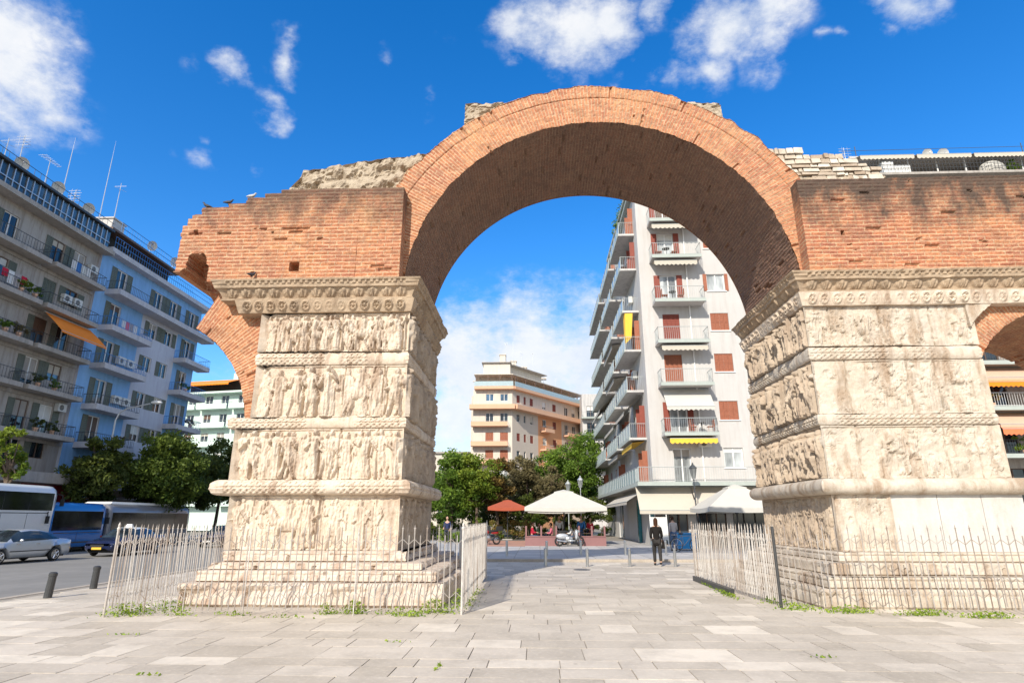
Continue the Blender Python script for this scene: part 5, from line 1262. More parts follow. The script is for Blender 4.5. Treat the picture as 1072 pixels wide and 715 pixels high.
def balcony(parent, f, u0, u1, z, depth, slab='gray_slab', rail='rail', th=.16, h=.95, kind='bars', step=.13, curve=False, edge=None, sides=True, d0=0):
    mb = MB(); fb(mb, f, u0, u1, z - th, z, d0 + .003, depth)
    if edge: mb.cm = 1; fb(mb, f, u0 - .02, u1 + .02, z - th - .04, z + .04, depth + .002, depth + .05); mb.cm = 0
    o = mb.build('balcony', [slab, edge or slab], parent)
    mb = MB(); e = depth - .05
    if kind in ('bars', 'curl'):
        runs = [((u0 + .04, e), (u1 - .04, e))] + ([((u0 + .04, d0 + .02), (u0 + .04, e)), ((u1 - .04, d0 + .02), (u1 - .04, e))] if sides else [])
        for (a, da), (b, db) in runs:
            L = math.hypot(b - a, db - da); n = max(2, int(L / step))
            mb.tube(f.p(a, z + h, da), f.p(b, z + h, db), .022, .022, 5); mb.tube(f.p(a, z + .1, da), f.p(b, z + .1, db), .014, .014, 4)
            for k in range(n + 1):
                q = k / n; mb.tube(f.p(a + (b - a) * q, z, da + (db - da) * q), f.p(a + (b - a) * q, z + h, da + (db - da) * q), .010, .010, 4, False)
    elif kind == 'glass':
        mb.cm = 1; fb(mb, f, u0 + .05, u1 - .05, z + .08, z + h - .05, e - .02, e); mb.cm = 0
        mb.tube(f.p(u0 + .04, z + h, e), f.p(u1 - .04, z + h, e), .025, .025, 5)
        n = max(1, int((u1 - u0) / 1.1))
        for k in range(n + 1): u = u0 + .05 + (u1 - u0 - .1) * k / n; mb.tube(f.p(u, z, e + .02), f.p(u, z + h, e + .02), .02, .02, 5)
        for u in (u0 + .04, u1 - .04):
            mb.tube(f.p(u, z + h, d0 + .02), f.p(u, z + h, e), .022, .022, 5)
            for k in range(9): d = d0 + .05 + (e - d0 - .05) * k / 8; mb.tube(f.p(u, z, d), f.p(u, z + h, d), .010, .010, 4, False)
    mb.build('railing', [rail, 'railglass'], o); return o
def awning(parent, f, u0, u1, z, out, drop, mat, d0=.05, val=.22, wave=True, name='awning', arms=True):
    n = max(4, int((u1 - u0) / .28)); mb = MB()
    for k in range(n):
        a = u0 + (u1 - u0) * k / n; b = u0 + (u1 - u0) * (k + 1) / n
        mb.poly([f.p(a, z, d0), f.p(b, z, d0), f.p(b, z - drop * .52, d0 + out * .55), f.p(a, z - drop * .52, d0 + out * .55)]); mb.poly([f.p(a, z - drop * .52, d0 + out * .55), f.p(b, z - drop * .52, d0 + out * .55), f.p(b, z - drop, d0 + out), f.p(a, z - drop, d0 + out)])
        w = .06 if wave else 0; zz = z - drop
        mb.poly([f.p(a, zz, d0 + out + .002), f.p(b, zz, d0 + out + .002), f.p(b, zz - val + w * .5, d0 + out + .01), f.p((a + b) / 2, zz - val - w, d0 + out + .01), f.p(a, zz - val + w * .5, d0 + out + .01)])
    o = mb.build(name, mat, parent)
    mb = MB(); mb.tube(f.p(u0, z, d0), f.p(u1, z, d0), .05, .05, 8); mb.tube(f.p(u0, z - drop, d0 + out), f.p(u1, z - drop, d0 + out), .022, .022, 6)
    if arms:
        for u in (u0 + .15, u1 - .15): m = u + (.45 if u < (u0 + u1) / 2 else -.45); mb.tube(f.p(u, z - .05, d0), f.p(m, z - drop * .5 - .05, d0 + out * .5), .016, .016, 5); mb.tube(f.p(m, z - drop * .5 - .05, d0 + out * .5), f.p(u, z - drop - .02, d0 + out), .016, .016, 5)
    mb.build('awning_frame', 'rail', o); return o
def rolled(parent, f, u0, u1, z, mat, d0=.05, out=.95):
    return awning(parent, f, u0, u1, z, out, .14, mat, d0, .3, True, arms=False)
def aircon(parent, f, u, z, w=.8, h=.55, d0=.06):
    mb = MB(); fb(mb, f, u, u + w, z, z + h, d0, d0 + .3); o = mb.build('air_conditioner', 'acwhite', parent)
    mb = MB(); c = f.p(u + w * .4, z + h / 2, d0 + .303); nx, ny = f.n
    n = 16; mb.poly([f.p(u + w * .4 + .2 * math.cos(2 * math.pi * i / n), z + h / 2 + .2 * math.sin(2 * math.pi * i / n), d0 + .304) for i in range(n)])
    mb.cm = 1
    for k in range(-3, 4): hw = math.sqrt(max(0, .2 ** 2 - (k * .055) ** 2)); fb(mb, f, u + w * .4 - hw, u + w * .4 + hw, z + h / 2 + k * .055 - .006, z + h / 2 + k * .055 + .006, d0 + .306, d0 + .316)
    mb.build('fan_grille', ['black', 'acwhite'], o)
    return o
def plant(label, x, y, z, sz, mat, seed, n=500, group='potted plants on the balconies'):
    t = thing('potted_plant', label, 'plant', (x, y, z), group=group)
    mb = MB(); mb.lathe([(.12, 0), (.17, .26), (.18, .28)], n=10); mb.build('pot', 'orange_slab', t, True)
    o, _ = crown(t, (x, y, z + .28 + sz[2] * .8), sz, 14, n, .12, mat, seed); o.name = 'foliage'; return t
def antenna(label, x, y, z, h, kind, lean=0, rot=0, group='aerials on the roofs'):
    t = thing('roof_aerial', label, 'aerial', (x, y, z), rot, group); t.rotation_euler = (lean, 0, rot)
    mb = MB(); mb.tube((0, 0, 0), (0, 0, h), .035, .022, 6); mb.build('mast', 'aerial', t, True)
    mb = MB()
    if kind == 'yagi':
        mb.tube((0, -.7, h - .1), (0, .9, h - .1), .015, .015, 5)
        for k in range(9): y_ = -.65 + k * .18; mb.tube((-.32 + k * .018, y_, h - .1), (.32 - k * .018, y_, h - .1), .009, .009, 4)
    elif kind == 'grid':
        for k in range(4): mb.tube((-.45, -.1, h - .15 - k * .22), (.45, -.1, h - .15 - k * .22), .012, .012, 4); mb.tube((-.3, .2, h - .15 - k * .22), (.3, .2, h - .15 - k * .22), .01, .01, 4)
        for k in (-.2, .2): mb.tube((k, -.12, h), (k, -.12, h - .95), .008, .008, 4)
        mb.tube((0, -.1, h - .4), (0, .6, h - .4), .012, .012, 4)
    elif kind == 'whip': mb.tube((0, 0, h), (0, 0, h * 1.25), .015, .006, 5)
    elif kind == 'cross':
        for a in (0, 1.1, 2.2): mb.tube((-.5 * math.cos(a), -.5 * math.sin(a), h * .92 - a * .25), (.5 * math.cos(a), .5 * math.sin(a), h * .92 - a * .25), .012, .012, 4)
    if mb.v: mb.build('elements', 'aerial', t, True)
    return t
def dish(label, x, y, z, rz, r=.45):
    t = thing('satellite_dish', label, 'satellite dish', (x, y, z), rz, 'satellite dishes on the roofs')
    mb = MB(); mb.smooth = True; n = 16; rows = []
    for j in range(5):
        a = j / 4; rr = max(.01, r * a); rows.append(mb.pts([(.12 + .22 * a * a * r / .45 + (rr * math.sin(q)) * .35, rr * math.cos(q), .75 + rr * math.sin(q)) for q in [2 * math.pi * i / n for i in range(n)]]))
    for a, b in zip(rows, rows[1:]):
        for i in range(n): mb.face((a + i, a + (i + 1) % n, b + (i + 1) % n, b + i))
    mb.build('reflector', 'acwhite', t, True)
    mb = MB(); mb.tube((0, 0, 0), (0, 0, .85), .03, .03, 6); mb.tube((0, 0, .75), (.14, 0, .75), .03, .03, 6); mb.tube((.1, 0, .4), (.62, 0, .72), .012, .012, 5); mb.ball((.62, 0, .74), .05, 6, 5); mb.build('mount', 'aerial', t, True); return t
HL = .5
# ============ white apartment block behind the arch
wb = thing('apartment_block', 'white apartment block with red shutters and balconies seen through the big arch', 'building', (13, 50, .1), group='apartment blocks round the square')
F = Fr((0, 39.6), (1, 0), (0, -1)); Sd = Fr((7.45, 0), (0, 1), (-1, 0))
ZB = [3.88, 6.95, 10.2, 13.1, 16.0, 19.25, 22.05]; X0, X1 = 7.45, 21.5
ops = []; wins = []
styles = [(None, 'glass_pale'), (None, 'glass_pale'), ('closed', 'glass'), ('closed', 'glass'), ('open2', 'glass_pale'), ('open2', 'glass_pale'), ('open2', 'glass_pale')]
ws = [(None, 'glass_pale'), ('closed', 'glass'), ('closed', 'glass'), ('closed', 'glass'), ('half', 'glass_pale'), ('closed', 'glass'), ('closed', 'glass')]
for k, z in enumerate(ZB):
    du0, du1 = (8.85, 10.0) if k != 2 else (8.75, 9.95)
    ops.append((du0, du1, z + .02, z + 2.2)); ops.append((12.12, 13.35, z + .98, z + 2.24)); ops.append((16.3, 17.5, z + .98, z + 2.24))
ops += [(10.1, 11.9, .12, 2.9), (12.3, 14.4, .12, 2.9), (14.8, 17.5, .12, 2.9), (7.85, 9.5, .12, 2.9)]
wall(wb, F, X0, X1, .1, 25.6, ops, 'white_wall', 14)
for k, z in enumerate(ZB):
    du0, du1 = (8.85, 10.0) if k != 2 else (8.75, 9.95)
    st, g = styles[k]
    door(wb, F, du0, du1, z + .02, z + 2.2, 'white_paint' if k != 2 and k != 3 else 'red_shutter', g, 'closed' if st == 'closed' else None, 'red_shutter' if k % 2 else 'rust_shutter')
    if st == 'open2' or k == 1:
        for a, b in ((du0 - .42, du0 - .02), (du1 + .02, du1 + .4)): mb = MB(); fb(mb, F, a, b, z + .04, z + 2.18, .012, .05); mb.build('shutter', 'red_shutter', wb)
    st, g = ws[k]; window(wb, F, 12.12, 13.35, z + .98, z + 2.24, 'white_paint', g, st if st != 'half' else None, 'rust_shutter')
    if st == 'half':
        for a, b in ((11.86, 12.11), (13.36, 13.58)): mb = MB(); fb(mb, F, a, b, z + .98, z + 2.24, .012, .05); mb.build('shutter', 'rust_shutter', wb)
    window(wb, F, 16.3, 17.5, z + .98, z + 2.24, 'white_paint', 'glass', 'closed', 'rust_shutter')
    if k: balcony(wb, F, 8.2, 11.6, z, 1.15, 'white_wall', 'rail', .14, .95, edge='sage')
balcony(wb, F, 6.35, 21.5, ZB[0], 1.1, 'white_wall', 'rail', .16, .95, edge='sage', step=.15)
rolled(wb, F, 8.35, 11.4, 22.05 - .2, 'cream_cloth'); rolled(wb, F, 8.35, 11.3, 19.25 - .2, 'cream_cloth'); rolled(wb, F, 8.45, 11.5, 13.1 - .2, 'cream_cloth'); rolled(wb, F, 8.5, 11.5, 6.95 - .2, 'yellow_cloth', out=1.05)
awning(wb, F, 8.45, 11.5, 10.2 - .2, 1.1, 1.35, 'white_cloth')
aircon(wb, F, 10.4, 22.2, .75, .5); aircon(wb, F, 10.5, 6.15, .8, .5)
mb = MB(); mb.tube(F.p(10.75, 3.9, .06), F.p(10.75, 25, .06), .05, .05, 8); mb.build('downpipe', 'white_paint', wb)
mb = MB(); fb(mb, F, X0 - .4, X1 + .2, 25.603, 25.85, -14.3, .35); mb.build('roof', 'sage', wb)
# side elevation along the street, three stacks of deep balconies
sops = []
for k, z in enumerate(ZB):
    for u in (40.9, 43.9, 48.0, 51.4, 56.4, 60.4, 63.6): sops.append((u, u + 1.5, z + .02, z + 2.25))
sops += [(40.4, 44.6, .12, 3.2), (45.2, 50, .12, 3.2), (51, 57, .12, 3.2)]
wall(wb, Fr((7.449, 0), (0, 1), (-1, 0)), 39.83, 66, .1, 25.6, sops, 'white_side', .6, name='side_wall')
for k, z in enumerate(ZB):
    for i, u in enumerate((40.9, 43.9, 48.0, 51.4, 56.4, 60.4, 63.6)):
        o = door(wb, Sd, u, u + 1.5, z + .02, z + 2.25, 'red_shutter' if (i + k) % 3 else 'white_paint', 'glass', 'closed' if (i * 3 + k) % 4 == 1 else None, 'red_shutter', div=2)
        if (i + k) % 3 == 0 or (i == 0 and k % 2):
            for q in (0, 1.47): mb = MB(); fb(mb, Sd, u + q, u + q + .04, z + .04, z + 2.2, .01, .36); mb.build('shutter', 'red_shutter' if (i + k) % 3 else 'rust_shutter', o)
    if k:
        for a, b in ((40.7, 46.0), (47.2, 54.0), (55.4, 66.0)): balcony(wb, Sd, a, b, z, 1.15, 'white_side', 'rail', .15, .95, kind='glass', edge='sage')
    else: balcony(wb, Sd, 38.5, 66, z, 1.1, 'white_side', 'rail', .16, .95, kind='glass', edge='sage')
for z, a, b, m, o in ((6.75, 41, 45.8, 'yellow_cloth', 0), (10.0, 41.5, 45.8, 'cream_cloth', 1), (9.9, 47.4, 53.8, 'cream_cloth', 1), (12.9, 48.4, 54, 'cream_cloth', 0), (12.9, 57, 65, 'cream_cloth', 1), (15.8, 48.5, 54.8, 'cream_cloth', 0), (6.75, 48.4, 54.6, 'cream_cloth', 0)):
    (awning(wb, Sd, a, b, z, 1.3, 1.2, m) if o else rolled(wb, Sd, a, b, z, m))
mb = MB(); mb.poly([Sd.p(40.75, 15.8, 1.0), Sd.p(41.3, 15.8, 1.05), Sd.p(41.2, 14.0, 1.06), Sd.p(40.9, 13.6, 1.02)]); mb.poly([Sd.p(40.75, 15.8, 1.0), Sd.p(40.72, 15.8, .45), Sd.p(40.85, 14.0, .6), Sd.p(40.9, 13.6, 1.02)]); mb.build('hanging_curtain', 'yellow_cloth', wb)
for k in (1, 2, 4, 5): aircon(wb, Sd, 42.6, ZB[k] + 1.3)
for k in (2, 3, 4): aircon(wb, Sd, 50.0, ZB[k] + 1.2)
mb = MB(); fb(mb, Sd, 39.7, 66, 25.0, 25.2, .004, .35); mb.build('eaves_slab', 'sage', wb)
bush('roof_planting', 'green planting along the top left edge of the white block roof', 'plant', 7.35, 46, 25.6, (.25, 4.0, .35), 'leaf_green', 30, 2200, .16)
# shops of the ground floor
awning(wb, F, 6.3, 9.75, 3.66, 1.2, 1.45, 'cream_cloth', .1, .22, False); awning(wb, F, 9.8, 15.5, 3.66, 1.35, 1.3, 'cream_cloth', .1, .22, False); awning(wb, F, 15.6, 21, 3.66, 1.35, 1.3, 'cream_cloth', .1, .22, False)
awning(wb, Sd, 39.8, 52, 3.62, 1.5, .85, 'cream_cloth', .2, .2, False)
for a, b, m in ((7.85, 9.5, 'brown_door'), (10.1, 11.9, 'brown_door'), (12.3, 14.4, 'dark'), (14.8, 17.5, 'dark')): window(wb, F, a, b, .12, 2.9, m, 'glass', None, nm='shop_window', div=3)
mb = MB()
for q in range(7): fb(mb, F, 7.47, 7.83, .3 + q * .42, .66 + q * .42, .005, .03)
mb.build('brown_cladding', 'brown_door', wb)
for a, b in ((40.4, 44.6), (45.2, 50), (51, 57)): window(wb, Sd, a, b, .12, 3.2, 'steel', 'glass_blue', None, nm='shop_window', div=5)
mb = MB(); fb(mb, Sd, 39.9, 40.3, .1, 3.0, .02, .25); fb(mb, Sd, 44.7, 45.1, .1, 3.0, .02, .25); mb.build('teal_pilaster', 'teal_paint', wb)
for x, q, cl in ((9.0, 1, 'blue'), ):
    t = thing('storage_crate', 'bright blue crate under the awning behind the bicycle', 'crate', (8.0, 34.2, .1)); mb = MB(); mb.box(-.5, .5, -.35, .35, .08, .82); mb.build('bin', 'cyan_plastic', t, True); mb = MB(); mb.box(-.54, .54, -.39, .39, .822, .88); mb.build('lid', 'cyan_plastic', t, True)
    for sx in (-1, 1): mb = MB(); mb.tube((sx * .38, -.25, .07), (sx * .38, .25, .07), .07, .07, 10); mb.build('wheel', 'black', t, True)
t = thing('display_stand', 'tall white and grey display stand in front of the brown shop window', 'stand', (7.0, 36.2, .1))
mb = MB(); mb.hexa([(-.5, -.04, .45), (.5, -.04, .45), (.5, .04, .45), (-.5, .04, .45), (-.5, .1, 1.7), (.5, .1, 1.7), (.5, .18, 1.7), (-.5, .18, 1.7)]); mb.build('board', 'acwhite', t, True)
for sx in (-.47, .47): mb = MB(); mb.tube((sx, -.1, 0), (sx, .12, 1.85), .025, .025, 6); mb.tube((sx, -.35, .03), (sx, .35, .03), .025, .025, 6); mb.build('leg', 'white_paint', t, True)

# ============ block at the right: roof terrace above the brick wall, balconies behind the small passage
rb = thing('apartment_block', 'apartment block at the right with orange awnings and a roof terrace over the brick wall', 'building', (33, 50, .1), group='apartment blocks round the square')
ops = []
for k in range(8):
    z = 2.55 + k * 2.95
    for u in (23.6, 26.6, 29.2, 32, 34.8, 37.6): ops.append((u, u + 1.6, z + .02, z + 2.2))
ZR = [2.55 + k * 2.95 for k in range(8)]
wall(rb, F, 22.0, 46, .1, 25.1, ops, 'gray_wall', 14)
for k, z in enumerate(ZR):
    for u in (23.6, 26.6, 29.2, 32, 34.8, 37.6): door(rb, F, u, u + 1.6, z + .02, z + 2.2, 'brown_door', 'glass', None)
    balcony(rb, F, 22.5, 45, z, 1.3, 'gray_slab', 'white_paint' if k == 2 else 'darkrail', .18, .9, edge='sage', step=.16)
awning(rb, F, 27.6, 31.8, ZR[3] - .2, 1.4, .95, 'tan_cloth', .3); awning(rb, F, 27.6, 31.8, ZR[3] - 1.1, .35, .35, 'orange_cloth', 1.45, .3, arms=False)
awning(rb, F, 28.6, 33, ZR[2] - .2, 1.4, .95, 'tan_cloth', .3); awning(rb, F, 28.6, 33, ZR[2] - 1.1, .35, .35, 'coral_cloth', 1.45, .35, arms=False)
awning(rb, F, 31.9, 38, ZR[3] - .2, 1.4, 1.3, 'orange_cloth', .3)
mb = MB(); fb(mb, F, 21.8, 46, 25.103, 25.28, -14.3, 1.3); mb.build('roof_terrace', 'gray_slab', rb)
mb = MB(); fb(mb, F, 23.5, 46, 25.283, 27.0, -12, -2.2); mb.build('penthouse_wall', 'dark', rb)
mb = MB(); fb(mb, F, 23.2, 46, 27.003, 27.16, -12.3, 0.5); mb.build('penthouse_roof', 'white_wall', rb)
for a, b in ((23.6, 27.4), (27.6, 31.4), (31.6, 35.6), (35.8, 40)): awning(rb, F, a, b, 27.0, .6, .18, 'cream_cloth', .5, .3)
for k in range(9): mb = MB(); fb(mb, F, 23.3 + k * 2.0, 23.38 + k * 2.0, 25.283, 27.0, .35, .43); mb.build('pergola_post', 'white_paint', rb)
mb = MB(); n = 75
for k in range(n + 1): u = 22.2 + 18 * k / n; mb.tube(F.p(u, 25.283, 1.2), F.p(u, 26.25, 1.2), .012, .012, 4, False)
for z in (26.25, 25.95, 25.65): mb.tube(F.p(22.2, z, 1.2), F.p(40.2, z, 1.2), .02, .02, 5)
mb.build('terrace_railing', 'darkrail', rb)
mb = MB(); fb(mb, F, 24.2, 27.9, 27.163, 28.2, -8, -4.6); mb.build('stair_head', 'white_wall', rb)
mb = MB(); mb.tube(F.p(23, 27.95, 0), F.p(46, 28.05, 0), .018, .018, 5); mb.tube(F.p(36, 27.16, 0), F.p(36, 28.3, 0), .03, .03, 6); mb.tube(F.p(24.0, 27.16, 0), F.p(24.0, 28.3, 0), .03, .03, 6); mb.build('roof_rail', 'darkrail', rb)
for x, y, z, s, l in ((30.2, 38.5, 5.5, (.6, .4, .55), 'bright green plant on the lowest balcony behind the small passage'), (28.95, 38.6, 8.45, (.55, .35, .4), 'yellow flowering plant on the balcony between the orange awnings')): plant(l, x, y, z, s, 'weed' if 'bright' in l else 'flower', int(x * 10), 900)
plant('shrub in a pot on the right roof terrace', 34.5, 38.9, 25.283, (.5, .4, .5), 'leaf_green', 77, 700)
t = thing('covered_furniture', 'pale sheet covered furniture on the right roof terrace', 'furniture', (33.0, 39.0, 25.283)); mb = MB(); mb.smooth = True; mb.ball((0, 0, .45), .9, 14, 9, (1.0, .6, .75)); mb.build('sheet', 'white_cloth', t, True)
t = thing('covered_furniture', 'white cabinet standing at the left end of the right roof terrace', 'furniture', (25.6, 39.0, 25.283)); mb = MB(); mb.box(-.4, .35, -.3, .3, 0, 1.15); mb.box(.36, 1.5, -.3, .3, 0, .8); mb.build('cabinet', 'white_paint', t, True)
antenna('twin aerial on the white stair head of the right roof', 24.0, 41, 27.16, 2.0, 'grid'); antenna('single aerial on the white stair head of the right roof', 26.0, 44.5, 28.2, 1.4, 'cross')
dish('white dish on the right roof above the brick wall', 29.6, 40.5, 27.16, R(-90), .4); dish('second white dish on the right roof, beside the first', 30.8, 40.5, 27.16, R(-100), .4)

# ============ beige corner block far behind the park
fbk = thing('apartment_block', 'beige and terracotta corner block far behind the park trees', 'building', (-3, 106, .1), group='apartment blocks round the square')
FA = Fr((0, 98), (1, 0), (0, -1))
a0 = np.array((-3.9, 98.0)); a1 = np.array((9.5, 117.0)); dd = (a1 - a0) / np.linalg.norm(a1 - a0); FB = Fr(tuple(a0), tuple(dd), (dd[1], -dd[0])); LB = float(np.linalg.norm(a1 - a0))
ZF = [7.1, 10.35, 13.2, 16.4, 19.6, 22.6]
opA = []; opB = []
for k, z in enumerate(ZF[:5]):
    for u in (-8.3, -5.9): opA.append((u, u + 1.3, z + (.05 if k < 4 else .9), z + 2.1))
    for u in (1.2, 3.2, 5.0): opB.append((u, u + (.9 if u != 3.2 else .6), z + .8, z + 2.1))
    for u in (8.8, 12.0): opB.append((u, u + 1.1, z + .8, z + 2.1))
    for u in (16.0, 18.6, 21): opB.append((u, u + 1.2, z + .1, z + 2.1))
wall(fbk, FA, -10.4, -3.9, .1, 22.4, opA, 'cream_wall', 12); 
wall(fbk, FB, 0, LB, .1, 22.4, opB, ['tan_wall', 'orange_wall', 'cream_wall'], 9, name='side_wall', zones=[(7.4, 14.9, .1, 19.2, 1), (0, LB, 19.2, 22.4, 2)])
for k, z in enumerate(ZF[:5]):
    for u in (-8.3, -5.9): window(fbk, FA, u, u + 1.3, z + (.05 if k < 4 else .9), z + 2.1, 'white_paint', 'glass_pale' if k in (0,) else 'glass_blue' if k == 4 else 'glass', 'closed' if k in (1, 2) else None, 'rust_shutter', sill=False)
    for u in (1.2, 3.2, 5.0): window(fbk, FB, u, u + (.9 if u != 3.2 else .6), z + .8, z + 2.1, 'white_paint', 'glass', 'closed' if (k + int(u)) % 2 else None, 'red_shutter', sill=False, div=1)
    for u in (8.8, 12.0): window(fbk, FB, u, u + 1.1, z + .8, z + 2.1, 'white_paint', 'glass', 'closed' if u > 9 else None, 'red_shutter', sill=False)
    for u in (16.0, 18.6, 21): window(fbk, FB, u, u + 1.2, z + .1, z + 2.1, 'white_paint', 'glass', None, sill=False)
    if k < 4:
        o = balcony(fbk, FA, -10.6, -4.6, z, 1.3, 'orange_slab', 'rail', .22, .6, step=.4); mb = MB(); fb(mb, FA, -10.6, -4.6, z, z + .5, 1.18, 1.3); mb.build('parapet', 'orange_slab', o)
        for a, b in ((8, 10.8), (15.3, LB)):
            o = balcony(fbk, FB, a, b, z, 1.2, 'orange_slab', 'rail', .22, .8, step=.4); mb = MB(); fb(mb, FB, a, b, z, z + .4, 1.1, 1.2); mb.build('parapet', 'orange_slab', o)
mb = MB(); fb(mb, FA, -10.9, -3.4, 19.0, 19.75, .005, 1.4); fb(mb, FB, -.4, LB, 19.004, 19.754, .008, 1.4); fb(mb, FA, -10.2, -3.6, 22.403, 22.85, -10, .9); fb(mb, FB, -.3, LB, 22.404, 22.856, -8, .9); mb.build('string_cornice', 'orange_slab', fbk)
mb = MB(); fb(mb, FA, -9.6, -4.2, 22.86, 24.9, -9, -1.4); fb(mb, FB, 0, LB - 1, 22.862, 24.85, -8, -1.6); mb.build('setback_storey', 'cream_wall', fbk)
mb = MB(); fb(mb, FA, -10.3, -3.7, 24.903, 25.02, -9.5, .55); fb(mb, FB, -.4, LB, 24.853, 24.99, -8.5, .5); mb.build('roof', 'cream_wall', fbk)
for k in range(8): mb = MB(); fb(mb, FB, .3 + k * 2.8, .45 + k * 2.8, 22.86, 24.85, .4, .55); mb.build('terrace_post', 'brown_door', fbk)
for k in range(4): mb = MB(); fb(mb, FA, -10 + k * 2, -9.85 + k * 2, 22.86, 24.9, .5, .65); mb.build('terrace_post', 'brown_door', fbk)
mb = MB()
for f, a, b in ((FA, -10.2, -3.7), (FB, -.2, LB)):
    fb(mb, f, a, b, 22.9, 23.7, .75, .80)
mb.build('terrace_railing', 'railglass', fbk)
mb = MB(); fb(mb, FA, -8.9, -4.3, 25.1, 27.4, -8, -1.5); fb(mb, FB, 2, 11.5, 25.06, 27.1, -7, -2); mb.build('penthouse', 'cream_wall', fbk)
mb = MB(); fb(mb, FA, -9.2, -4.1, 27.403, 27.52, -8.3, -1.1); fb(mb, FB, 1.6, 12, 27.103, 27.22, -7, -1.0); mb.build('penthouse_roof', 'gray_slab', fbk)
for k in range(3): window(fbk, Fr((0, 99.49), (1, 0), (0, -1)), -8.5 + k * 1.4, -7.5 + k * 1.4, 25.4, 27.2, 'white_paint', 'glass_blue', None, sill=False, nm='penthouse_window')
for k in range(5):
    mb = MB(); c = FB.p(1.2 + k * 3.1, 27.2 if k < 4 else 25, -3); mb.box(c[0] - .5, c[0] + .5, c[1] - .5, c[1] + .5, 27.3, 29.0 - k * .5); mb.box(c[0] - .6, c[0] + .6, c[1] - .6, c[1] + .6, 29.003 - k * .5, 29.15 - k * .5); mb.build('chimney', 'cream_wall', fbk)
for i, (u, h, kd) in enumerate(((1.5, 4.0, 'yagi'), (3.5, 4.8, 'whip'), (6, 3.6, 'cross'), (9.5, 3.8, 'yagi'), (13, 2.6, 'cross'), (17, 2.8, 'whip'))):
    c = FB.p(u, 27.3 if u < 12 else 25.05, -2.5); antenna(('%s aerial of six on the far beige corner block, counted from the left' % ('first', 'second', 'third', 'fourth', 'fifth', 'sixth')[i]), c[0], c[1], c[2], h, kd)
ob2 = thing('apartment_block', 'grey block with curved balconies between the beige corner block and the white block', 'building', (14, 112, .1), group='apartment blocks round the square')
F2 = Fr((0, 108), (1, 0), (0, -1)); ops = [(u, u + 1.4, 4 + k * 3.05, 6.1 + k * 3.05) for k in range(6) for u in (9.2, 12, 15)]
wall(ob2, F2, 8.4, 24, .1, 23.6, ops, 'white_side', 10)
for o in ops: window(ob2, F2, *o, 'brown_door', 'glass', None, sill=False)
for k in range(6): balcony(ob2, F2, 8.2, 24, 3.95 + k * 3.05, 1.2, 'sage', 'rail', .25, .9, step=.4)

# ============ shaded grey block at far left
gb = thing('apartment_block', 'shaded grey apartment block with planted balconies at the left edge', 'building', (-38, 32, -.06), group='apartment blocks round the square')
GF = Fr((-33.6, 0), (0, 1), (1, 0)); ZG = [4.75, 7.15, 10.0, 12.75, 15.55, 18.5]
ops = []; gl = []
for k, z in enumerate(ZG):
    for b in (30.2, 36.2):
        ops.append((b + .5, b + 1.65, z + .03, z + 2.05)); gl.append((k, b, ops[-1], 1)); ops.append((b + 2.5, b + 3.7, z + (.03 if (k + int(b)) % 2 else .85), z + 2.05)); gl.append((k, b, ops[-1], 2))
ops2 = [(30, 33.5, .0, 3.3), (34.5, 39.5, .0, 3.3)]
wall(gb, GF, 29.5, 41.15, -.06, 21.3, ops + ops2, 'gray_wall', 11)
for k, b, o, q in gl:
    blue = (k + int(b) + q) % 4 == 0
    f = window if (q == 2 and not (k + int(b)) % 2) else door
    f(gb, GF, *o, 'white_paint' if (k + q) % 2 else 'brown_door', 'glass_blue' if blue else 'glass', 'open' if (k + q) % 3 == 0 else ('closed' if (k * 2 + q + int(b)) % 5 == 0 else 'left'), 'green_shutter', sill=False)
for o in ops2: window(gb, GF, *o, 'brown_door', 'glass', None, nm='shop_window', div=4)
for k, z in enumerate(ZG):
    for b in (30.0, 36.2):
        if k: balcony(gb, GF, b, b + (5.9 if b < 36 else 4.75), z, 1.05 + (.1 if b > 36 else 0), 'gray_slab', 'darkrail', .30, .75, step=.22)
    mb = MB(); fb(mb, GF, 29.5, 41.14, z - .55, z - .32, .004, .10); mb.build('string_course', 'gray_slab', gb)
mb = MB(); fb(mb, GF, 29.4, 41.3, 3.9, 4.55, .006, 2.2); mb.build('shop_canopy', 'gray_slab', gb)
mb = MB(); fb(mb, GF, 37.6, 41.9, 2.6, 3.88, .9, 1.05); mb.build('shop_fascia', 'dkred', gb)
mb = MB(); fb(mb, GF, 29.4, 41.35, 21.303, 21.62, -11.2, 1.0); mb.build('cornice', 'gray_slab', gb)
mb = MB(); fb(mb, GF, 29.5, 41.2, 21.623, 21.75, -.6, .62); fb(mb, GF, 29.5, 41.2, 21.75, 23.25, -9, -.65); mb.build('penthouse_wall', 'dark', gb)
n = 40
for k in range(5):
    u = 28.7 + k * 2.5; mb = MB()
    for q in range(5): fb(mb, GF, u + q * .5, u + q * .5 + .06, 21.753, 23.2, .46, .53)
    fb(mb, GF, u, u + 2.48, 22.3, 22.36, .462, .528); o = mb.build('glazed_veranda', 'aerial', gb); mb = MB(); mb.poly([GF.p(u, 21.76, .44), GF.p(u + 2.49, 21.76, .44), GF.p(u + 2.49, 23.2, .44), GF.p(u, 23.2, .44)]); mb.build('pane', 'glass_blue', o)
mb = MB(); fb(mb, GF, 28.6, 41.3, 23.253, 23.42, -9.3, .7); mb.build('roof', 'darksteel', gb)
mb = MB()
for k in range(25): u = 29 + k * .5; mb.tube(GF.p(u, 23.42, .55), GF.p(u, 23.95, .55), .012, .012, 4, False)
mb.tube(GF.p(29, 23.95, .55), GF.p(41.2, 23.95, .55), .02, .02, 5); mb.build('roof_railing', 'darkrail', gb)
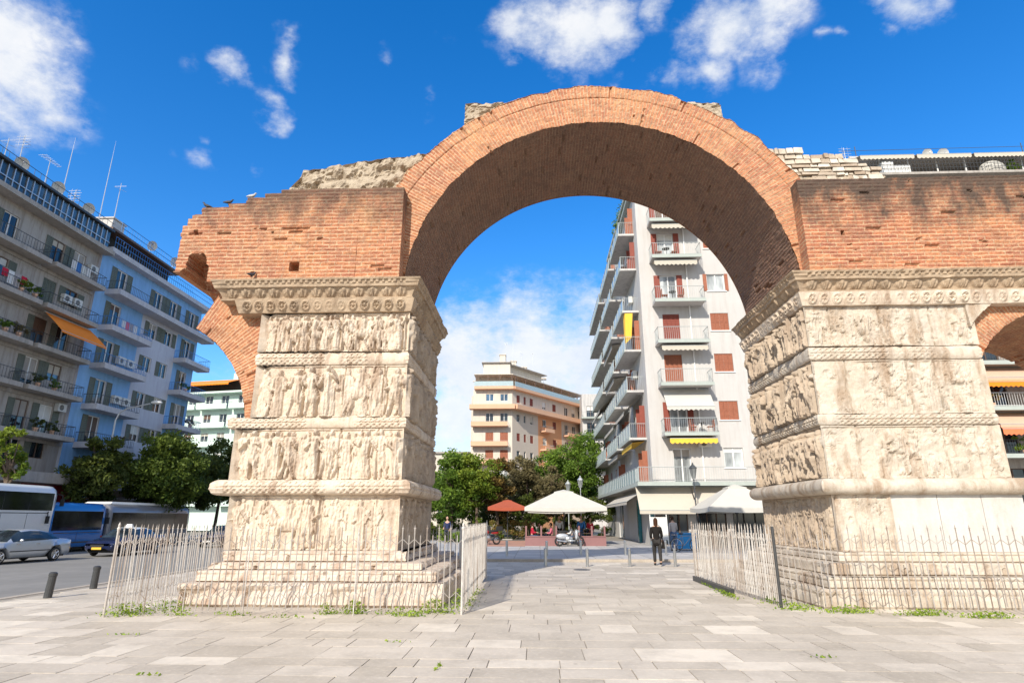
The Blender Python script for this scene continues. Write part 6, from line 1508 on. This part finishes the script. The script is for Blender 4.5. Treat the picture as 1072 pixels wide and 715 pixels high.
o = awning(gb, GF, 36.7, 41.0, 15.1, 1.5, 1.35, 'orange_cloth', .6, .12, False); o['label'] = 'deep orange canvas awning'
for u, z in ((40.1, 19.5), (39.3, 16.5), (38.3, 16.45), (31.2, 19.4), (30.3, 19.4), (39.9, 8.9)): aircon(gb, GF, u, z, .75, .55)
mb = MB(); fb(mb, GF, 38.0, 39.0, 23.43, 24.1, -1.5, -.5); fb(mb, GF, 37.9, 39.1, 24.103, 24.2, -1.6, -.4); mb.build('chimney', 'cream_wall', gb)
pl = [(33.9, 12.75, 'leaf_green', 'leafy plant on the third row balcony of the grey block, left end'), (34.9, 12.75, 'leaf_olive', 'reddish plant on the third row balcony of the grey block, beside the leafy one'), (37.2, 10.0, 'leaf_dark', 'dark plant on the second balcony below the orange awning, left side'), (38.6, 10.0, 'leaf_green', 'dark plant on the second balcony below the orange awning, middle'), (37.8, 7.15, 'leaf_dark', 'dark plant low on the grey block, left of its lowest balcony'), (39.2, 7.15, 'leaf_dark', 'dark plant low on the grey block, middle of its lowest balcony'), (32.4, 10.0, 'leaf_bright', 'yellowish plant on a left edge balcony of the grey block'), (35.4, 15.55, 'leaf_green', 'lush plant beside the top of the orange awning on the grey block'), (34.3, 15.55, 'leaf_bright', 'bright plant on the balcony left of the orange awning')]
for i, (u, z, m, l) in enumerate(pl): plant(l, -32.75, u, z, (.35, .6, .38), m, 40 + i, 700)
# ============ blue block
bb = thing('apartment_block', 'bright blue and lilac apartment block behind the street trees', 'building', (-38, 48, -.06), group='apartment blocks round the square')
BF = Fr((-33.4, 0), (0, 1), (1, 0)); ZL = [3.95, 7.05, 9.85, 12.95, 15.95, 18.85]
ops = []; gl = []
for k, z in enumerate(ZL):
    for u, w, zz in ((43.0, 1.25, .03), (47.9, 1.15, .8), (50.2, 1.15, .8), (53.3, 1.1, .03)):
        if k == 5 and zz > .5: zz = .03
        o = (u, u + w, z + zz, z + 2.1); ops.append(o); gl.append((k, u, o))
sh = [(42, 46.5, .0, 3.1), (47.5, 54, .0, 3.1)]
wall(bb, BF, 41.16, 55.4, -.06, 21.6, ops + sh, ['lilac_wall', 'blue_wall'], 11, zones=[(41.16, 46.9, -.06, 21.6, 1), (52.1, 55.4, -.06, 18.3, 1), (41.16, 55.4, 18.6, 21.6, 1)])
for k, u, o in gl: (door if o[2] - ZL[k] < .5 else window)(bb, BF, *o, 'white_paint', 'glass', 'open' if (k + int(u)) % 3 != 2 else 'left', 'green_shutter', sill=False)
for o in sh: window(bb, BF, *o, 'brown_door', 'glass', None, nm='shop_window', div=4)
for k, z in enumerate(ZL):
    if k == 5: balcony(bb, BF, 42.1, 56.2, z, 1.25, 'lilac_slab', 'darkrail', .42, .7, step=.2, )
    elif k:
        balcony(bb, BF, 42.1, 47.0, z, 1.2, 'lilac_slab', 'bluerail' if k > 2 else 'darkrail', .42, .7, step=.2); balcony(bb, BF, 52.0, 56.2, z, 1.2, 'lilac_slab', 'bluerail', .42, .7, step=.2)
mb = MB(); fb(mb, BF, 41.2, 56.0, 21.603, 22.0, -11, .7); mb.build('cornice', 'lilac_slab', bb)
mb = MB(); fb(mb, BF, 41.5, 50.5, 22.003, 23.6, -9, -.8); mb.build('penthouse_wall', 'dark', bb)
mb = MB(); fb(mb, BF, 41.3, 50.8, 23.603, 23.78, -9.3, .25); mb.build('roof', 'brown_door', bb)
mb = MB()
for a, b, z, d in ((41.4, 55.9, 22.0, .62), (42.4, 50.7, 23.78, .1)):
    n = int((b - a) / .3)
    for k in range(n + 1): u = a + (b - a) * k / n; mb.tube(BF.p(u, z, d), BF.p(u, z + .95, d), .014, .014, 4, False)
    for q in (.95, .5): mb.tube(BF.p(a, z + q, d), BF.p(b, z + q, d), .025, .025, 5)
mb.build('roof_railing', 'bluerail', bb)
mb = MB(); fb(mb, BF, 42.2, 43.6, 23.783, 25.0, -2.5, -.6); fb(mb, BF, 42.1, 43.7, 25.003, 25.12, -2.6, -.5); mb.build('chimney', 'white_wall', bb)
for u, z in ((44.6, 13.5), (45.7, 13.5), (44.9, 10.4), (46.0, 10.4)): aircon(bb, BF, u, z, .85, .62)
mb = MB(); fb(mb, BF, 41.8, 55, 3.3, 3.75, .006, 1.8); mb.build('shop_canopy', 'gray_slab', bb)
for u, z, l in ((53.0, 12.95, 'trailing plant on the right hand balcony of the blue block'), (54.6, 9.85, 'red leaved plant on a right hand balcony of the blue block'), (45.3, 7.05, 'dark plant on the lowest left balcony of the blue block')): plant(l, -32.4, u, z, (.3, .8, .3), 'leaf_green' if 'trailing' in l else 'leaf_olive', int(u * 7), 600)
# roof aerials of the two left blocks
for x, y, z, h, kd, ln, l in ((-34.5, 31.0, 23.42, 4.2, 'whip', 0, 'dark whip aerial nearest the left edge, on the grey block roof'), (-34.3, 32.4, 23.42, 2.2, 'cross', 0, 'short crossed aerial near the left edge on the grey block'), (-34.4, 33.6, 23.42, 3.2, 'grid', .03, 'grid shaped aerial on the grey block roof'), (-34.0, 35.4, 23.42, 2.6, 'yagi', 0, 'white comb aerial on the grey block roof'),
                       (-34.3, 37.3, 23.42, 4.6, 'whip', 0, 'tall pale pole in the middle of the grey block roof'), (-34.2, 38.3, 23.42, 1.9, 'grid', 0, 'small grid aerial right of the tall pale pole'), (-34.2, 41.0, 23.42, 6.4, 'whip', 0, 'tallest white pole, at the right end of the grey block roof'), (-34.6, 43.0, 25.12, 3.6, 'cross', 0, 'dark crossed aerial on the chimney of the blue block')):
    antenna(l, x, y, z, h, kd, ln)
for x, y, z, l in ((-34.0, 33.3, 23.42, 'satellite dish below the grid aerial on the grey block'), (-33.9, 36.3, 23.42, 'satellite dish beside the comb aerial on the grey block'), (-33.9, 39.3, 23.42, 'satellite dish near the right end of the grey block roof'), (-33.6, 46.5, 23.78, 'satellite dish on the middle of the blue block roof'), (-33.6, 49.9, 23.78, 'satellite dish at the right end of the blue block roof')): dish(l, x, y, z, R(-30), .42)
# ============ pale green block beyond
mg = thing('apartment_block', 'pale mint green block with an orange roof awning beyond the blue block', 'building', (-54, 104, -.06), group='apartment blocks round the square')
a0 = np.array((-62.0, 97.0)); a1 = np.array((-40.0, 93.0)); dd = (a1 - a0) / np.linalg.norm(a1 - a0); MF = Fr(tuple(a0), tuple(dd), (dd[1], -dd[0])); LM = float(np.linalg.norm(a1 - a0))
ZM = [3.8 + 3.05 * k for k in range(6)]; ops = [(u, u + 1.4, z + .05, z + 2.15) for z in ZM for u in (1.2, 4.2, 7.4, 10.4, 13.6, 17)]
wall(mg, MF, 0, LM, -.06, 21.4, ops, 'mint_wall', 12)
for o in ops: door(mg, MF, *o, 'white_paint', 'glass', None, sill=False)
for k, z in enumerate(ZM):
    for a, b in ((0.5, 6.5), (6.9, 12.5), (12.9, 20.5)): o = balcony(mg, MF, a, b, z, 1.3, 'mint_wall', 'rail', .25, .9, step=.4); mb = MB(); fb(mb, MF, a, b, z, z + .6, 1.2, 1.3); mb.build('parapet', 'mint_wall', o)
mb = MB(); fb(mb, MF, -.3, LM, 21.403, 21.7, -12, 1.3); mb.build('cornice', 'mint_wall', mg)
mb = MB(); fb(mb, MF, 2, LM, 21.703, 24.3, -10, -2.4); mb.build('penthouse_wall', 'dark', mg)
awning(mg, MF, 1.0, 12, 24.4, 3.2, 1.2, 'orange_cloth', -2.3, .3)
mb = MB(); fb(mb, MF, 12.5, LM, 24.303, 24.6, -10, -1); fb(mb, MF, 9, 10.5, 24.304, 26, -6, -4); mb.build('roof', 'mint_wall', mg)

def laundry(label, x, y, z, rz, cols, n=4):
    t = thing('hung_laundry', label, 'laundry', (x, y, z), rz, 'laundry hung on the balconies')
    mb = MB(); mb.tube((-1, 0, 0), (1, 0, 0), .012, .012, 5); mb.build('line', 'rail', t, True); r = random.Random(int(y * 10))
    for k in range(n):
        a = -.95 + k * 1.9 / n + .03; b = a + 1.9 / n - .06; h = r.uniform(.5, .95); mb = MB()
        for q in range(5):
            u0, u1 = a + (b - a) * q / 5, a + (b - a) * (q + 1) / 5; mb.poly([(u0, .03 * math.sin(q * 2.1), -h), (u1, .03 * math.sin((q + 1) * 2.1), -h), (u1, .01, .012), (u0, .01, .012)])
        mb.build('cloth', cols[k % len(cols)], t, True)
laundry('row of white and blue laundry on an upper balcony of the grey block', -32.7, 38.6, 19.35, R(90), ('shirt_white', 'shirt_blue', 'acwhite'))
laundry('row of red and white laundry on the top left balcony of the grey block', -32.7, 33.6, 13.6 + 3.0, R(90), ('shirt_red', 'shirt_white', 'coat_grey'))
laundry('row of pale laundry on an upper left balcony of the blue block', -32.4, 44.2, 16.75, R(90), ('shirt_white', 'shirt_pink', 'coat_grey'))
laundry('row of white laundry on a side balcony of the white block', 6.5, 50.5, 13.95, R(90), ('shirt_white', 'acwhite', 'shirt_white'))
def balcony_set(label, x, y, z, rz):
    t = thing('balcony_furniture', label, 'furniture', (x, y, z), rz, 'small table sets on the balconies')
    mb = MB(); mb.lathe([(.26, .68), (.27, .70)], n=14); mb.lathe([(.03, 0), (.03, .68)], n=8); mb.lathe([(.2, 0), (.19, .02)], n=12); mb.build('table', 'darksteel', t, True)
    for s in (-1, 1): mb = MB(); mb.box(s * .55 - .2, s * .55 + .2, -.2, .2, .42, .46); mb.box(s * .75 - .02, s * .75 + .02, -.2, .2, .47, .88); [mb.tube((s * .55 + a, b, 0), (s * .55 + a, b, .42), .014, .014, 5) for a in (-.18, .18) for b in (-.18, .18)]; mb.build('chair', 'rust_shutter', t, True)
balcony_set('round table and two chairs on the sixth floor front balcony of the white block', 9.5, 38.95, 16.0, 0)
balcony_set('round table and two chairs on the seventh floor front balcony of the white block', 9.3, 38.95, 19.25, 0)
balcony_set('table and two reddish chairs behind the railing over the yellow valance', 10.7, 38.95, 6.95, 0)

# ============ low pale block closing the view left of the park
lb = thing('apartment_block', 'low pale block on the horizon, showing just beside the carved pier behind the park trees', 'building', (-27, 130, .1), group='apartment blocks round the square')
LF = Fr((0, 124), (1, 0), (0, -1)); ops = [(u, u + 1.5, z, z + 1.5) for z in (2.2, 5.2, 8.2, 11.2) for u in (-40, -36, -32, -28, -24, -20, -16)]
wall(lb, LF, -42, -12.5, .1, 14.6, ops, 'cream_wall', 10)
for o in ops: window(lb, LF, *o, 'white_paint', 'glass', None)
mb = MB(); fb(mb, LF, -42.4, -12.1, 14.603, 14.95, -10.4, .5); mb.build('roof', 'gray_slab', lb)

CLOUDS = [(-0.613, 0.555, 0.563, 0.073, 1), (-0.611, 0.592, 0.525, 0.062, 1), (-0.602, 0.62, 0.503, 0.043, 0.85), (-0.639, 0.592, 0.491, 0.058, 0.9), (-0.573, 0.584, 0.575, 0.03, 0.7), (-0.409, 0.686, 0.602, 0.035, 1), (-0.397, 0.706, 0.587, 0.028, 1), (-0.37, 0.672, 0.642, 0.025, 0.7), (-0.458, 0.677, 0.577, 0.029, 0.8), (-0.476, 0.695, 0.539, 0.021, 0.9), (-0.498, 0.712, 0.495, 0.022, 0.45), (-0.534, 0.689, 0.49, 0.014, 0.4), (-0.002, 0.717, 0.697, 0.054, 1), (0.062, 0.724, 0.687, 0.07, 1), (0.117, 0.708, 0.697, 0.057, 0.95), (0.183, 0.69, 0.7, 0.042, 0.8), (0.276, 0.703, 0.655, 0.053, 0.8), (0.324, 0.687, 0.651, 0.058, 0.85), (0.254, 0.742, 0.62, 0.037, 0.75), (0.22, 0.753, 0.62, 0.03, 0.6), (0.317, 0.713, 0.626, 0.035, 0.75), (0.458, 0.632, 0.626, 0.042, 0.85), (0.488, 0.615, 0.619, 0.028, 0.7), (0.444, 0.657, 0.609, 0.02, 0.55), (-0.219, 0.704, 0.675, 0.022, 0.4), (-0.278, 0.722, 0.634, 0.012, 0.5), (-0.027, 0.752, 0.659, 0.023, 0.5), (-0.128, 0.962, 0.241, 0.12, 1.05), (-0.032, 0.966, 0.258, 0.127, 1.25), (0.063, 0.967, 0.249, 0.117, 1.2), (-0.064, 0.948, 0.311, 0.072, 0.8), (-0.143, 0.977, 0.156, 0.111, 1.0), (0.062, 0.983, 0.171, 0.108, 1.05), (-0.065, 0.983, 0.172, 0.111, 1.0), (-0.278, 0.948, 0.152, 0.091, 0.5), (-0.448, 0.885, 0.129, 0.082, 0.5), (-0.556, 0.821, 0.134, 0.072, 0.4), (-0.422, 0.75, 0.51, 0.013, 0.4), (-0.164, 0.761, 0.628, 0.02, 0.3), (0.154, 0.746, 0.648, 0.022, 0.4), (0.191, 0.76, 0.621, 0.028, 0.45), (0.234, 0.727, 0.645, 0.029, 0.5), (0.388, 0.702, 0.598, 0.014, 0.4), (0.401, 0.696, 0.596, 0.012, 0.4), (0.121, 0.77, 0.626, 0.02, 0.35), (-0.116, 0.719, 0.685, 0.02, 0.3), (0.441, 0.664, 0.604, 0.018, 0.4)]
SKY_SAT, SKY_VAL, SKY_HUE, SKY_STR, CLOUD_L, EXPO = 1.4, 2.35, 0.507, 0.10, 9.4, 0.12

# ------------------------------------------------------------------ camera, sun, sky
cd = bpy.data.cameras.new('camera'); cd.sensor_width = 36; cd.sensor_fit = 'HORIZONTAL'; cd.lens = 625 / 1072 * 36; cd.clip_end = 4000; cd.clip_start = .05
cam = bpy.data.objects.new('camera', cd); COL.objects.link(cam); cam.location = (0, 0, 1.7); cam.rotation_euler = (R(90 + 16.53), 0, R(2.3)); scene.camera = cam
SUN = Vector((-.36, -1.0, .70)).normalized()
sd = bpy.data.lights.new('sun', 'SUN'); sd.energy = 5.0; sd.angle = R(.53); sd.color = (1, .93, .82)
so = bpy.data.objects.new('sun', sd); COL.objects.link(so); so.rotation_euler = SUN.to_track_quat('Z', 'Y').to_euler(); so.location = (-10, -30, 40)
w = bpy.data.worlds.new('World'); scene.world = w; w.use_nodes = True; nt = w.node_tree; bgn = nt.nodes['Background']
sky = N(nt, 'ShaderNodeTexSky'); sky.sky_type = 'NISHITA'; sky.sun_disc = False; sky.sun_elevation = math.asin(SUN.z); sky.sun_rotation = math.atan2(SUN.x, SUN.y); sky.altitude = 50; sky.air_density = 1.0; sky.dust_density = .3; sky.ozone_density = 2.5
hs = N(nt, 'ShaderNodeHueSaturation'); hs.inputs['Saturation'].default_value = SKY_SAT; hs.inputs['Value'].default_value = SKY_VAL; hs.inputs['Hue'].default_value = SKY_HUE; nt.links.new(sky.outputs[0], hs.inputs['Color'])
# clouds: patches round fixed sky directions, broken up by noise on the direction vector
gen = N(nt, 'ShaderNodeTexCoord').outputs['Generated']
dist = N(nt, 'ShaderNodeVectorMath', operation='MULTIPLY_ADD'); cn = N(nt, 'ShaderNodeTexNoise'); cn.inputs['Scale'].default_value = 5.5; cn.inputs['Detail'].default_value = 5
nt.links.new(gen, cn.inputs['Vector']); nt.links.new(cn.outputs['Color'], dist.inputs[0]); dist.inputs[1].default_value = (.2, .2, .2); nt.links.new(gen, dist.inputs[2])
sub = N(nt, 'ShaderNodeVectorMath', operation='SUBTRACT'); nt.links.new(dist.outputs[0], sub.inputs[0]); sub.inputs[1].default_value = (.1, .1, .1)
vec = sub.outputs[0]
cur = None
for (x, y, z, r, wgt) in CLOUDS:
    d = N(nt, 'ShaderNodeVectorMath', operation='DISTANCE'); nt.links.new(vec, d.inputs[0]); d.inputs[1].default_value = (x, y, z)
    mr = N(nt, 'ShaderNodeMapRange'); mr.inputs[1].default_value = r * 1.25; mr.inputs[2].default_value = 0; mr.inputs[3].default_value = 0; mr.inputs[4].default_value = wgt; nt.links.new(d.outputs['Value'], mr.inputs[0])
    if cur is None: cur = mr.outputs[0]
    else:
        mx = N(nt, 'ShaderNodeMath', operation='MAXIMUM'); nt.links.new(cur, mx.inputs[0]); nt.links.new(mr.outputs[0], mx.inputs[1]); cur = mx.outputs[0]
# unseen broken cloud added behind and above the viewpoint to whiten the shade fill
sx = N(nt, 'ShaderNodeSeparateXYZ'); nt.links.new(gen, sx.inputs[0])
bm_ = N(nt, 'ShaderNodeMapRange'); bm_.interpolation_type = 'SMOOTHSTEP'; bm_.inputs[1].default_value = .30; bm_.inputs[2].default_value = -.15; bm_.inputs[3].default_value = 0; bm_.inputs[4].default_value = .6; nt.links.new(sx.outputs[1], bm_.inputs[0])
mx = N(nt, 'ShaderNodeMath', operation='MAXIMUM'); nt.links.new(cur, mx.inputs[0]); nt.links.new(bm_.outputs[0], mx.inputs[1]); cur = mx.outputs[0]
n1 = noise(nt, mapping(nt, gen, (1, 1, 1.3)), 7.5, 10, .66); n2 = noise(nt, mapping(nt, gen, (.7, 1, 1.5)), 22, 9, .7)
a = N(nt, 'ShaderNodeMath', operation='MULTIPLY_ADD'); nt.links.new(n1, a.inputs[0]); a.inputs[1].default_value = 1.5; a.inputs[2].default_value = -.75
b_ = N(nt, 'ShaderNodeMath', operation='MULTIPLY_ADD'); nt.links.new(n2, b_.inputs[0]); b_.inputs[1].default_value = .85; b_.inputs[2].default_value = -.42
s1 = N(nt, 'ShaderNodeMath', operation='ADD'); nt.links.new(a.outputs[0], s1.inputs[0]); nt.links.new(b_.outputs[0], s1.inputs[1])
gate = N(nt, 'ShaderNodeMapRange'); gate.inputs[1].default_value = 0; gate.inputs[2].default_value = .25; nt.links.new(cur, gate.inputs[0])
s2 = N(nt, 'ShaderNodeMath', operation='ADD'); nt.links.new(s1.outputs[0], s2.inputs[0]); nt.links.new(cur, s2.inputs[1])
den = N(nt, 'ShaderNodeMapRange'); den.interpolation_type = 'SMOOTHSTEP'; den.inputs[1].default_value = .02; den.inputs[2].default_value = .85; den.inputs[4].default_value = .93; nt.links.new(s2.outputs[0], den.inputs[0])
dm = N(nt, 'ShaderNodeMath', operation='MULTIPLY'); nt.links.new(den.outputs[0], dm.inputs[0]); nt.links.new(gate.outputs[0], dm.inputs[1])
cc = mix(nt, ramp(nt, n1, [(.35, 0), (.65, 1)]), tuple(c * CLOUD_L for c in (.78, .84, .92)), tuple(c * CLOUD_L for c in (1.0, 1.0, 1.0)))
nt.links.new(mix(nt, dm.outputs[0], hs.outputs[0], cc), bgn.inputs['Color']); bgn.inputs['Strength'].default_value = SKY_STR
vs = scene.view_settings; vs.view_transform = 'Standard'; vs.look = 'None'; vs.gamma = 1; vs.use_curve_mapping = False; vs.exposure = EXPO
scene.cycles.max_bounces = 8; scene.cycles.diffuse_bounces = 4; scene.cycles.glossy_bounces = 4; scene.cycles.transparent_max_bounces = 8; scene.cycles.use_denoising = True
